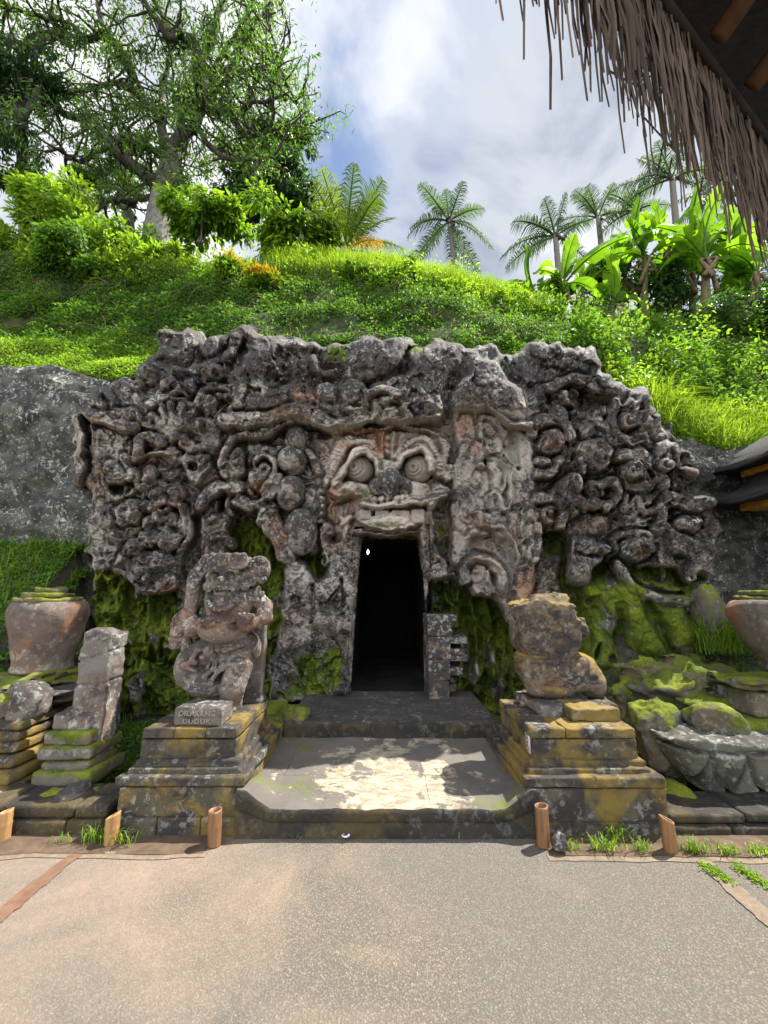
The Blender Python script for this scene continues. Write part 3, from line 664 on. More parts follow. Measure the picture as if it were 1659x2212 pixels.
for i, (bx, by, rx, ry) in enumerate(((828, 1350, 62, 75), (866, 1478, 54, 72), (872, 1600, 48, 62), (858, 1700, 42, 52))): ball(Zz, bx, by, rx, ry, .14, .12)
ridge(Zz, [(800, 1450), (820, 1600), (780, 1760), (730, 1800)], 30, .08)
plate(pts(Zz, (300, 1960), (470, 1940), (490, 2080), (330, 2060)), .12, 3)
ridge(Zz, [(245, 770), (190, 960), (165, 1110)], 34, .12, .02); ridge(Zz, [(190, 1150), (180, 1300), (190, 1420), (230, 1490)], 40, .14, .0); ridge(Zz, [(230, 1200), (250, 1120), (310, 1200), (320, 1360), (280, 1430), (230, 1350), (228, 1220)], 20, .10, .02); ball(Zz, 275, 1300, 34, 80, .08, .02)
# ---- right wing
plate(pts(Rz, (470, 185), (560, 190), (630, 195), (645, 290), (600, 330), (490, 290)), .12, 4, .06); plate(pts(Rz, (235, 150), (300, 140), (460, 145), (440, 260), (260, 270)), .02, 4, .06); scroll(Rz, 400, 190, 40, .12)
plate(pts(Rz, (340, 400), (560, 370), (760, 430), (740, 500), (600, 540), (380, 490)), -.16, 4); imp(Rz, 470, 460, 100, .2); ball(Rz, 445, 440, 34, 30, .1, .06); ridge(Rz, [(360, 390), (480, 350), (600, 380)], 36, .22, -.02)
plate(pts(Rz, (640, 300), (740, 330), (770, 400), (750, 480), (600, 440), (560, 360)), .1, 4, .05)
plate(pts(Rz, (760, 400), (930, 395), (965, 520), (860, 540), (780, 480)), .06, 5, .06); imp(Rz, 860, 520, 80, .18); scroll(Rz, 840, 590, 60, .2, 1)
plate(pts(Rz, (880, 570), (1010, 550), (1030, 640), (900, 640)), .08, 4); ridge(Rz, [(745, 495), (750, 590), (790, 670), (870, 730)], 40, .2, .0, .4); ridge(Rz, [(560, 620), (650, 590), (740, 640), (800, 740)], 34, .12)
ball(Rz, 590, 650, 48, 62, .2, .0); plate(pts(Rz, (815, 665), (950, 655), (955, 745), (830, 750)), .12, 3); pit(Rz, 890, 705, 50, 26, .06)
scroll(Rz, 650, 800, 95, .24, 1, .15, 1.3); ridge(Rz, [(560, 880), (570, 760), (650, 725), (720, 780)], 34, .16)
ball(Rz, 900, 920, 125, 115, .26, .02); pit(Rz, 960, 920, 34, 50, .12); ridge(Rz, [(800, 800), (900, 800), (1000, 860), (1040, 950), (1000, 1040), (900, 1050)], 44, .22, .0); scroll(Rz, 860, 890, 55, .12, -1, 0, 1.4, .22)
scroll(Rz, 1060, 800, 85, .24, -1, .3, 1.2); scroll(Rz, 1060, 850, 50, .22, 1); ball(Rz, 1190, 890, 50, 40, .2, .0)
ridge(Rz, [(280, 640), (360, 600), (450, 620), (490, 680)], 44, .18, .0); ball(Rz, 380, 720, 85, 70, .16, .0); ball(Rz, 330, 830, 50, 40, .18, .0); ridge(Rz, [(300, 900), (380, 880), (420, 820)], 30, .18, .02)
ball(Rz, 420, 560, 60, 60, .14, .0); fan(Rz, 440, 900, 150, 20, 80, 4, .1)
ball(Rz, 500, 1060, 70, 120, .24, .0); ridge(Rz, [(440, 1080), (460, 960), (510, 925), (530, 1000)], 40, .24, .02); scroll(Rz, 630, 1000, 72, .26, -1, .2, 1.4); ridge(Rz, [(540, 1080), (600, 1110), (700, 1090)], 40, .2, .02); ball(Rz, 640, 1070, 50, 26, .1, .16)
ridge(Rz, [(670, 960), (750, 950), (770, 1030), (710, 1120)], 30, .18, .02); ridge(Rz, [(380, 1020), (420, 960), (470, 930)], 34, .16, .02)
scroll(Rz, 370, 1140, 85, .2, 1, .2, 1.3); ridge(Rz, [(300, 1040), (400, 1050), (450, 1120), (440, 1220)], 34, .16, .02)
plate(pts(Rz, (560, 1130), (700, 1130), (720, 1240), (640, 1270), (560, 1240)), .08, 5)
plate(pts(Rz, (760, 1230), (800, 1120), (890, 1030), (920, 1110), (1010, 1130), (1010, 1250)), .06, 4); fan(Rz, 800, 1220, 190, 5, 85, 6, .14); ridge(Rz, [(880, 1030), (920, 1110), (1010, 1120)], 22, .14, .1)
ridge(Rz, [(1020, 1180), (1030, 1090), (1100, 1050), (1200, 1080), (1330, 1070)], 40, .22, .02); plate(pts(Rz, (1130, 1060), (1330, 1045), (1320, 1120), (1180, 1130)), .16, 3, .05)
ball(Rz, 1190, 1195, 75, 65, .22, .02); scroll(Rz, 1150, 1200, 45, .1, 1, 0, 1.4, .16); ridge(Rz, [(1030, 1230), (1100, 1290), (1170, 1330)], 60, .2, .0); plate(pts(Rz, (1290, 1230), (1370, 1220), (1340, 1330), (1300, 1330)), .05, 3)
ball(Rz, 870, 1340, 112, 92, .26, .02); scroll(Rz, 940, 1340, 46, .1, -1, 0, 1.2, .2); ridge(Rz, [(760, 1400), (750, 1290), (800, 1260), (960, 1270), (1000, 1340)], 26, .2, .02)
plate(pts(Rz, (975, 1240), (1060, 1290), (1110, 1400), (1100, 1470), (960, 1450), (980, 1350)), .04, 4); plate(pts(Rz, (1180, 1290), (1335, 1290), (1325, 1490), (1165, 1480)), .12, 4, .04); ridge(Rz, [(1260, 1480), (1250, 1390), (1290, 1310)], 20, .08)
plate(pts(Rz, (475, 1260), (600, 1290), (715, 1320), (720, 1360), (640, 1460), (560, 1540), (490, 1520)), .10, 4, .05); groove(Rz, [(560, 1370), (640, 1390)], 12, .07); ball(Rz, 600, 1340, 70, 40, .08, .1); ball(Rz, 690, 1350, 34, 34, .1, .1)
# ---- mossy rock bulging out under the right wing
def swell(poly, h, soft): 
    global H
    m = pmask(poly, soft); H = np.maximum(H, -0.34 + m * h)
swell(pts(Bz, (640, 180), (860, 130), (1280, 220), (1240, 430), (1305, 560), (1150, 600), (880, 600), (850, 680), (700, 660), (680, 430)), .46, 12)
swell(pts(Bz, (380, 20), (540, 20), (540, 320), (380, 330)), .22, 6)
ball(Bz, 940, 430, 190, 190, .20, -.02); ball(Bz, 1150, 460, 150, 150, .2, -.02); ball(Bz, 760, 520, 100, 150, .16, -.06)
for g in ([(1000, 300), (1080, 420), (1160, 560)], [(860, 300), (870, 480), (900, 560)], [(720, 280), (790, 400), (880, 560), (860, 660)], [(840, 60), (950, 180), (1150, 260)]): groove(Bz, g, 26, .16)
for x, y, rx, ry in ((735, 540, 22, 60), (835, 490, 22, 55), (812, 580, 20, 26), (690, 480, 20, 50)): pit(Bz, x, y, rx, ry, .22)
ridge(Bz, [(840, 90), (930, 190), (1050, 260), (1200, 290)], 34, .26, -.05)
for x in (30, 110, 190, 260): groove(Bz, [(x, 260), (x + 20, 500), (x - 6, 820)], 30, .12)

# ---- weathering
n1 = fbm2(FX / 46, FY / 46, 4, 3); n2 = fbm2(FX / 11, FY / 11, 4, 7); n3 = np.abs(fbm2(FX / 24, FY / 24, 3, 21))
H = blur(H, 1.5)
facem = blur(inpoly(pts(Fz, (250, 200), (1500, 180), (1560, 700), (1450, 1100), (1320, 1220), (640, 1220), (330, 1100), (250, 600)), FX, FY).astype(np.float32), 14)
panm = blur(inpoly(panel, FX, FY).astype(np.float32), 10) * (FY > 885)
rough = 1 - np.maximum(0.62 * facem, .62 * panm)
H = H * 1.35
fbig = facets(WX + 3 * n1, WY + 3 * n2, 46, 3, .10); fsm = facets(WX, WY * .8, 17, 8, .15)
hood = np.clip((900 - FY) / 30, 0, 1); hood = np.maximum(hood, np.clip((FY - 1225) / 60, 0, 1)); hood = np.maximum(hood, .42)
H = H + (.085 * fbig * hood + .040 * fsm) * (1 - .75 * facem) * (1 - .7 * panm)
H = H + 0.040 * n1 * rough + 0.012 * n2 * rough - 0.045 * np.clip(n3 - 0.28, 0, 1) * rough
keepf = (1 - .5 * facem) * (1 - .6 * np.clip((885 - FY) / 30, 0, 1))
H = H + keepf * np.clip(.50 * (H - blur(H, 4)) + .22 * (H - blur(H, 12)), -.07, .06)
mass = blur(inpoly(pts(Bz, (420, 330), (660, 330), (700, 170), (900, 150), (1150, 290), (1290, 250), (1320, 600), (860, 690), (640, 690)), WX, WY).astype(np.float32), 12)
H = H * (1 - .8 * mass) + .8 * mass * (blur(H, 22) + .07 + .02 * n1)
for g_ in ([(1010, 300), (1080, 430), (1150, 570)], [(850, 330), (870, 470), (890, 600)], [(720, 330), (770, 430), (850, 560)]): groove(Bz, g_, 20, .06)
for x, y, rx, ry in ((735, 540, 16, 50), (835, 490, 16, 46), (812, 590, 16, 20)): pit(Bz, x, y, rx, ry, .16)
lower = np.clip(1 - blur((H > -0.15).astype(np.float32), 5), 0, 1)
om = blur(inpoly(OUT, WX + 7 * fbm2(FX / 17, FY / 17, 3, 41), WY + 9 * fbm2(FX / 15, FY / 19, 3, 43) * (FY < 960)).astype(np.float32), 6)
H = np.where(om < 0.98, H - 0.75 * (1 - om) ** 1.3, H)
keep = om > 0.12
DOOR = pts(Cz, (572, 1118), (700, 1112), (868, 1118), (898, 1320), (930, 1740), (950, 2010), (508, 2000), (540, 1500), (560, 1250))
indoor = inpoly(DOOR, FX, FY)
# masks of what grows where
below = np.clip((FY - 1195) / 60, 0, 1)
MOSS = blur(np.clip(lower * 1.25, 0, 1.15) * np.clip((FY - 1090) / 60, 0, 1), 4)
MOSS = np.maximum(MOSS, blur(inpoly(pts(Bz, (640, 150), (900, 120), (1290, 200), (1330, 600), (840, 700), (660, 600)), WX, WY).astype(np.float32), 8))
MOSS = np.maximum(MOSS, 0.85 * blur(inpoly(pts(Cz, (100, 1740), (300, 1700), (500, 1640), (500, 1990), (80, 1990)), WX, WY).astype(np.float32), 14))
MOSS *= np.clip(.95 + .5 * fbm2(FX / 60, FY / 110, 4, 91), 0.1, 1.1)
MOSS = np.maximum(MOSS, mass * .95)
def blob(A, z, x, y, rx, ry, v):
    cx, cy = z(x, y); k = KS[z]; q = ((FX - cx) / (rx * k)) ** 2 + ((FY - cy) / (ry * k)) ** 2
    np.maximum(A, v * np.clip(1.3 - q, 0, 1), out=A)
for b_ in ((Fz, 720, 860, 130, 60, .8), (Fz, 900, 1150, 300, 50, .75), (Lz, 1270, 960, 90, 70, .45), (Cz, 440, 130, 80, 60, .9), (Cz, 850, 90, 60, 60, .8), (Lz, 350, 500, 80, 40, .6), (Lz, 1150, 1400, 40, 200, .5)): blob(MOSS, *b_)
for b_ in ((Fz, 700, 230, 230, 60, .8), (Fz, 860, 330, 90, 160, .8), (Fz, 500, 360, 60, 60, .6), (Fz, 380, 920, 70, 180, .8), (Fz, 400, 1300, 120, 160, .7), (Lz, 1400, 1440, 90, 170, .95), (Lz, 1250, 1170, 80, 50, .9), (Lz, 1400, 660, 160, 60, .75), (Cz, 260, 340, 90, 70, .9), (Lz, 1560, 540, 110, 90, .9), (Zz, 260, 580, 100, 140, .75), (Zz, 350, 760, 80, 80, .6), (Zz, 790, 1980, 120, 200, .95), (Zz, 420, 1430, 140, 60, .6), (Zz, 690, 1540, 60, 130, .6), (Rz, 640, 1190, 120, 60, .6), (Rz, 380, 1160, 90, 70, .6), (Lz, 550, 1010, 140, 60, .55), (Lz, 230, 1130, 70, 130, .6), (Lz, 990, 1560, 60, 130, .65), (Lz, 360, 1800, 60, 120, .8), (Lz, 700, 1830, 60, 60, .8), (Rz, 410, 720, 80, 80, .5), (Cz, 200, 1500, 60, 160, .4), (Lz, 560, 2000, 120, 160, .75), (Lz, 350, 1950, 60, 160, .7), (Lz, 680, 1840, 90, 60, .9), (Lz, 480, 2150, 160, 80, .6), (Lz, 800, 2000, 60, 120, .4)): blob(RUST, *b_)
CRUST = np.clip((905 - FY) / 120, 0, 1) + 0.3 * np.clip((FX - 1160) / 60, 0, 1); CRUST = np.clip(CRUST, 0, 1.2).astype(np.float32)
CRUST *= 1 - facem; CRUST -= .75 * facem + .3 * panm
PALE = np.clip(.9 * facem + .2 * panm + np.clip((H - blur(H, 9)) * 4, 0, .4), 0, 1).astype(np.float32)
# the front is a shallow hollow: its wings and its overhanging top turn a little towards the forecourt
Hs = blur(H, 30)
YB = Y0 - 0.28 * ((FX - 840) / 690) ** 2
base = at(FX, FY, YB - Hs)
CARVE = np.array([0.0, -2.0, 1.5]) - base; CARVE /= np.linalg.norm(CARVE, axis=-1, keepdims=True)
V = base + CARVE * (H - Hs)[..., None]
F = grid_faces(*FX.shape)[:, ::-1]
kq = (keep & ~indoor).ravel()
F = F[kq[F].all(1)]
used = np.unique(F); remap = -np.ones(FX.size, np.int64); remap[used] = np.arange(len(used))
cave = empty('carved_cave_front', (0.1, Y0, 0.4))
tag(cave, 'dark carved rock front of the cave with a giant bulging-eyed demon face over its doorway', 'carved facade')
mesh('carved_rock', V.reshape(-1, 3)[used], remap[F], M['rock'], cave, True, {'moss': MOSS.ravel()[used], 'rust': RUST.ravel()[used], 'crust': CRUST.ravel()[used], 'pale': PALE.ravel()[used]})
def fac_at(px, py, off=0.0):
    s = win(px, py, 6, 6); h = float(H[s].mean()); return at(px, py, float(YB[s].mean()) - h - off)
def rock_attrs(n, moss=0.0, rust=0.0, crust=0.0):
    return {'moss': np.full(n, moss), 'rust': np.full(n, rust), 'crust': np.full(n, crust)}
# eyes: bulging balls cut with rings round the pupil
for ex, ey, R, pxx, pyy in ((655, 600, 128, 592, 606), (1235, 596, 130, 1167, 612)):
    cx, cy = Fz(ex, ey); c = at(cx, cy, Y0 - 0.10); r = R * .2167 * 5.75 / FP * 1.10
    nu, nv = 72, 72
    th = np.linspace(0, math.pi, nu)[:, None]; ph = np.linspace(0, 2 * math.pi, nv)[None, :]
    d = np.stack([np.sin(th) * np.cos(ph), -np.cos(th) * np.ones_like(ph), np.sin(th) * np.sin(ph)], -1)
    pd = np.array([(pxx - ex) / R * .9, -1, -(pyy - ey) / R * .9 + 0.06]); pd /= np.linalg.norm(pd)
    ang = np.arccos(np.clip(d @ pd, -1, 1))
    rr = np.ones_like(ang)
    rr = rr + .012 * fbm3(d[..., 0] * 5, d[..., 1] * 5 + ex, d[..., 2] * 5, 4, 3); rr += np.where(ang < .36, .07, 0) + np.where(ang < .62, .06, 0) + np.where(ang < .95, .02, 0)
    rr -= np.where(ang < .14, .35, 0); rr -= .05 * np.exp(-((ang - .40) / .04) ** 2) + .04 * np.exp(-((ang - .68) / .04) ** 2)
    P_ = c + d * (r * rr)[..., None] * np.array([1, .85, 1])
    mesh('eye', P_.reshape(-1, 3), grid_faces(nu, nv), M['rock_pale'], cave, True, rock_attrs(nu * nv, 0, .15, 0))
# nose
def z2m(z, x, y, Y): return at(*z(x, y), Y)
nc = z2m(Fz, 955, 745, Y0 - .40); u = .2167 * 5.5 / FP * 1.05
def nose_f(X, Yv, Z):
    g = lambda x, y, r, dy=0.0, ry=None: ell(X, Yv, Z, (nc[0] + (x - 955) * u, nc[1] + dy, nc[2] - (y - 740) * u), (r * u, r * u * 1.1, (ry or r) * u))
    D = g(955, 730, 118, -.06, 125)
    D = smin(D, g(955, 650, 80, .03), .04); D = smin(D, g(955, 830, 60, -.08), .03)
    for e, x in ((-1, 825), (1, 1095)):
        D = smin(D, g(x, 765, 80, .02, 85), .04)
        D = np.maximum(D, -g(x + (35 if e < 0 else -35), 800, 44, -.10, 36))
    return D + .006 * fbm3(X * 16, Yv * 16, Z * 16, 3, 4)
Vn, Fn = surface_nets(nose_f, nc - np.array([.34, .28, .3]), nc + np.array([.34, .3, .3]), .011)
mesh('nose', Vn, Fn, M['rock'], cave, True, rock_attrs(len(Vn), 0, 0, 1.0))
# teeth
for x0, x1, y0, y1 in ((650, 768, 1005, 1105), (805, 942, 1012, 1115), (968, 1145, 1010, 1110), (1162, 1292, 1000, 1140)):
    a = z2m(Fz, x0, y1, Y0 - .35); b_ = z2m(Fz, x1, y0, Y0 - .35); c = (a + b_) / 2; hs = np.abs(b_ - a) / 2; hs[1] = .07
    Vt, Ft = surface_nets(lambda X, Yv, Z: rbox(X, Yv, Z, c, hs, .022) + .007 * fbm3(X * 22, Yv * 22, Z * 22, 3, 9), c - hs - .03, c + hs + .03, .009)
    mesh('tooth', Vt, Ft, M['rock_pale'], cave, True, rock_attrs(len(Vt), .12, .1, 0))
# four great hair coils beside the face, each a wound lump
for (x, y, rx, ry), sd in zip(((1510, 865, 80, 92), (1480, 1000, 96, 100), (1470, 1205, 98, 122), (1535, 1455, 112, 155)), range(4)):
    c = at(*Lz(x, y), Y0 - .12); k = 5.7 / FP / 3; rr_ = (rx * k, .24, ry * k)
    def f(X, Yv, Z):
        D = ell(X, Yv, Z, c, rr_)
        ph = np.arctan2(Z - c[2], X - c[0]) / 6.283; q = np.hypot((X - c[0]) / rr_[0], (Z - c[2]) / rr_[2])
        p = (ph + 1.6 * q + sd * .3) % 1
        return D + .014 * np.exp(-((p - .5) / .07) ** 2) + .010 * fbm3(X * 9, Yv * 9, Z * 9, 4, sd)
    ext = np.array([rr_[0], .24, rr_[2]]) + .05
    Vt, Ft = surface_nets(f, c - ext, c + ext, .013)
    mesh('hair_coil', Vt, Ft, M['rock'], cave, True, rock_attrs(len(Vt), 0, .12, .35))
# toothed brick jamb right of the door
bj = []
JZ = lambda x, y: Cz(x, y)
def brick(x0, x1, y0, y1, Yf, dep):
    a = at(*Cz(x0, y1), Yf); b_ = at(*Cz(x1, y0), Yf); c = (a + b_) / 2; hs = np.abs(b_ - a) / 2; hs[1] = dep; c = c + np.array([0, dep, 0])
    bj.append((c, hs))
x_ = 1062
brick(928, 1058, 1522, 1640, 5.52, .32); brick(929, 1052, 1641, 1764, 5.524, .32); brick(931, 1050, 1765, 1880, 5.52, .32); brick(934, 1046, 1881, 2012, 5.523, .32)
for y_, h_, ext in ((1522, 36, 1086), (1562, 30, 1068), (1640, 40, 1145), (1708, 32, 1128), (1742, 34, 1140), (1808, 46, 1118), (1866, 28, 1072), (1902, 36, 1086), (1968, 32, 1078)): brick(1044, ext, y_, y_ + h_, 5.56, .30)
Vs = []
for c, hs in bj:
    Vt, Ft = surface_nets(lambda X, Yv, Z: rbox(X, Yv, Z, c, hs, .012) + .006 * fbm3(X * 14, Yv * 14, Z * 14, 3, 2), c - hs - .03, c + hs + .03, .014)
    Vs.append((Vt, [Ft]))
Vt, Ft = join(Vs); mesh('door_jamb', Vt, Ft, M['rock'], cave, True, rock_attrs(len(Vt), .12, .4, .6))
# the passage behind the doorway
cl = [(-.50, 5.62, .30), (.72, 5.62, .30), (.62, 5.62, 2.62), (-.42, 5.62, 2.62)]
bk = [(-.50, 10.0, .36), (.72, 10.0, .36), (.62, 10.0, 2.45), (-.42, 10.0, 2.45)]
ring = []
for t in np.linspace(0, 1, 30):
    for k in range(4):
        a = np.array(cl[k]) * (1 - t) + np.array(bk[k]) * t; b_ = np.array(cl[(k + 1) % 4]) * (1 - t) + np.array(bk[(k + 1) % 4]) * t
        for s in np.linspace(0, 1, 8, endpoint=False): ring.append(a * (1 - s) + b_ * s)
ring = np.array(ring); n_ = fbm3(ring[:, 0] * 3, ring[:, 1] * 3, ring[:, 2] * 3, 3, 5) * .05
cen = np.array([.1, 0, 1.45]); dr = ring - cen; dr[:, 1] = 0; dr /= np.linalg.norm(dr, axis=1, keepdims=True); ring = ring + dr * n_[:, None]
i = np.arange(29)[:, None] * 32; j = np.arange(32)[None, :]
F_ = np.stack([i + j, i + 32 + j, i + 32 + (j + 1) % 32, i + (j + 1) % 32], -1).reshape(-1, 4)
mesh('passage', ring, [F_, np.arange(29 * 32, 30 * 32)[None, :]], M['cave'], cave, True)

# ------------------------------------------------------------------ ground, paving, terrace
def pave_mat():
    b = NB('pebble_paving')
    sp = b.n('ShaderNodeSeparateXYZ'); b.link(b.pos, sp.inputs[0])
    cell = b.voro(105, 'F1', 'Color'); dist = b.voro(105, 'F1', 'Distance')
    hs = b.n('ShaderNodeSeparateColor'); b.link(cell, hs.inputs[0])
    col = b.ramp(hs.outputs[0], (0.0, (0.095, 0.086, 0.074)), (0.35, (0.128, 0.113, 0.094)), (0.6, (0.155, 0.132, 0.102)), (0.8, (0.145, 0.134, 0.12)), (0.93, (0.19, 0.163, 0.126)), (1.0, (0.215, 0.195, 0.165)))
    gap = b.ramp(dist, (0.42, 0.0), (0.62, 1.0))
    col = b.mix(gap, col, (0.10, 0.085, 0.068))
    dust = b.math('ADD', b.noise(1.1, 7, 0.62, 0.8), b.math('MULTIPLY', sp.outputs[0], -0.13))
    df = b.math('MULTIPLY', b.ramp(dust, (0.48, 0.0), (0.90, 0.75)), b.ramp(b.noise(25, 4), (0.25, 0.55), (0.7, 1.0)))
    col = b.mix(df, col, b.mix(b.noise(6, 3), (0.27, 0.185, 0.13), (0.34, 0.235, 0.165)))
    col = b.mix(b.ramp(b.noise(0.6, 4, 0.6, 0.3, off=(4, 0, 0)), (0.4, 0.3), (0.62, 0.0)), col, (0.10, 0.10, 0.10))
    h = b.math('SUBTRACT', 1.0, b.math('MULTIPLY', dist, 1.3))
    nrm = b.bump(b.math('MULTIPLY', h, b.math('SUBTRACT', 1.0, b.math('MULTIPLY', df, 0.7))), 0.6, 0.006)
    return b.done(b.principled(col, 0.85, nrm, 0.2))
M['pave'] = pave_mat()
M['soil'] = simple_mat('soil', (0.05, 0.034, 0.022), (0.12, 0.08, 0.052), 0.95, 9, 0.9)
M['red_soil'] = simple_mat('red_soil', (0.11, 0.058, 0.036), (0.17, 0.10, 0.065), 0.95, 12, 0.6)
M['earth'] = simple_mat('earth', (0.02, 0.026, 0.008), (0.05, 0.06, 0.016), 1.0, 3, 0.8)
M['cement'] = simple_mat('cement_edge', (0.12, 0.09, 0.064), (0.20, 0.155, 0.115), 0.9, 22, 0.6)
def sheet(name, x0, x1, y0, y1, z, mat, kind='structure', nx=2, ny=2, amp=0.0, edge=0.0):
    X, Yv = np.meshgrid(np.linspace(x0, x1, nx), np.linspace(y0, y1, ny), indexing='ij')
    Z = np.full(X.shape, z) + (amp * fbm2(X * 5, Yv * 5, 3, 3) if amp else 0)
    if edge: Yv = Yv + edge * fbm2(X * 6, Yv * 0 + y0, 3, 5) * (Yv < (y0 + y1) / 2)
    o = mesh(name, np.stack([X, Yv, Z], -1).reshape(-1, 3), grid_faces(nx, ny), mat, None, True); o['kind'] = kind; return o
# the ground: one sheet to the horizon, lowered where the terrace stands
gxs = np.concatenate([[-400, -120, -40, -15], np.linspace(-9, 9, 10), [15, 40, 120, 400]])
sheet('ground', -400, 400, -400, 400, -0.02, M['earth'])
X, Yv = np.meshgrid(np.linspace(-14, 14, 57), np.linspace(-6, 3.42, 24), indexing='ij')
o = mesh('paving', np.stack([X, Yv, X * 0], -1).reshape(-1, 3), grid_faces(57, 24), M['pave']); o['kind'] = 'structure'
for nm, x0, x1, y0, mt in (('soil_strip', -9, -1.20, 3.13, 'soil'), ('soil_strip', 1.10, 9, 3.10, 'soil')):
    sheet(nm, x0, x1, y0, 3.5, 0.008, M[mt], nx=120, ny=6, amp=0.004, edge=.012)
sheet('cement_edge', -6, -1.17, 3.085, 3.16, 0.004, M['cement'], nx=60, ny=4, edge=.015)
sheet('cement_edge', 1.07, 6, 3.05, 3.13, 0.004, M['cement'], nx=60, ny=4, edge=.015)
def strip(name, pa, pb, wd, z, mat):
    a, b_ = np.array(pa), np.array(pb); n = 40; t = np.linspace(0, 1, n)[:, None]; c = a * (1 - t) + b_ * t
    d = (b_ - a) / np.linalg.norm(b_ - a); q = np.array([-d[1], d[0]])
    w1 = wd * (1 + .25 * fbm2(t * 9, t * 0, 3, 2)); w2 = wd * (1 + .25 * fbm2(t * 9, t * 0 + 5, 3, 2))
    V = np.stack([c + q * w1, c - q * w2], 1).reshape(-1, 2); V = np.hstack([V, np.full((len(V), 1), z)])
    i = np.arange(n - 1) * 2; o = mesh(name, V, np.stack([i, i + 1, i + 3, i + 2], -1), mat); o['kind'] = 'structure'
g = lambda x, y: onz(x, y, 0)[:2]
strip('soil_gutter', g(165, 1846), g(-60, 2025), .05, .006, M['red_soil'])
strip('soil_gutter', g(1520, 1862), g(1720, 2040), .055, .006, M['cement'])

class Asm:
    """collects rough stone blocks of one part"""
    def __init__(s): s.it = []
    def box(s, x0, x1, y0, y1, z0, z1, r=.012, amp=.006, f=7, res=.018, seed=0, fn=None):
        c = np.array([(x0 + x1) / 2, (y0 + y1) / 2, (z0 + z1) / 2]); h = np.array([(x1 - x0) / 2, (y1 - y0) / 2, (z1 - z0) / 2])
        def F(X, Y, Z):
            D = rbox(X, Y, Z, c, h, r) + amp * fbm3(X * f, Y * f, Z * f, 3, seed)
            return fn(X, Y, Z, D) if fn else D
        V, Fc = surface_nets(F, c - h - 2.5 * res, c + h + 2.5 * res, res); s.it.append((V, [Fc])); return s
    def put(s, name, mat, parent):
        V, Fc = join(s.it); return mesh(name, V, Fc, mat, parent)

def pedestal(label, rows, Yf, Yb, cuts):
    """rows: (part, px0, px1, py_top, py_bottom, Y, grow_back)"""
    x0, x1 = rows[0][1:3]; p = at((x0 + x1) / 2, rows[-1][4], Yf)
    t = empty('stone_pedestal', (p[0], (Yf + Yb) / 2, 0)); tag(t, label, 'pedestal', 'stepped pedestals flanking the entrance')
    for k, (nm, a, b_, ya, yb, Y, gb) in enumerate(rows):
        q0 = at(a, yb, Y); q1 = at(b_, ya, Y); z1 = q1[2]; z0 = q0[2]
        A = Asm(); n = cuts[k]
        X = np.linspace(q0[0], q1[0], n + 1)
        for i in range(n): A.box(X[i] + (.0008 if i else 0), X[i + 1] - (.0008 if i < n - 1 else 0), Y, Yb + gb, z0, z1 - .001, .009, .006, 6, .013, k)
        A.put(nm, M['ped'], t)
    return t
ped_l = pedestal('stepped mossy pedestal on the left of the platform, under the raised-arm guardian', [
    ('cap_slab', 305, 512, 1573, 1596, 3.50, 0), ('die', 301, 510, 1597, 1642, 3.51, -.01), ('moulding', 291, 516, 1642, 1660, 3.46, .04), ('moulding', 274, 520, 1660, 1677, 3.41, .09),
    ('ledge', 246, 528, 1679, 1700, 3.35, .14), ('base_block', 250, 522, 1700, 1766, 3.36, .12), ('plinth', 240, 528, 1766, 1812, 3.34, .13)], 3.34, 4.42, [3, 1, 1, 2, 1, 1, 3])
ped_r = pedestal('stepped mossy pedestal on the right of the platform, under the eroded seated lion', [
    ('cap_slab', 1148, 1373, 1573, 1596, 3.50, 0), ('die', 1153, 1376, 1596, 1642, 3.51, -.01), ('moulding', 1146, 1395, 1643, 1660, 3.47, .04), ('moulding', 1142, 1408, 1660, 1677, 3.42, .09),
    ('ledge', 1134, 1437, 1680, 1703, 3.35, .14), ('base_block', 1138, 1440, 1703, 1778, 3.36, .12), ('plinth', 1132, 1447, 1778, 1826, 3.34, .13)], 3.34, 4.42, [3, 1, 1, 1, 1, 1, 3])
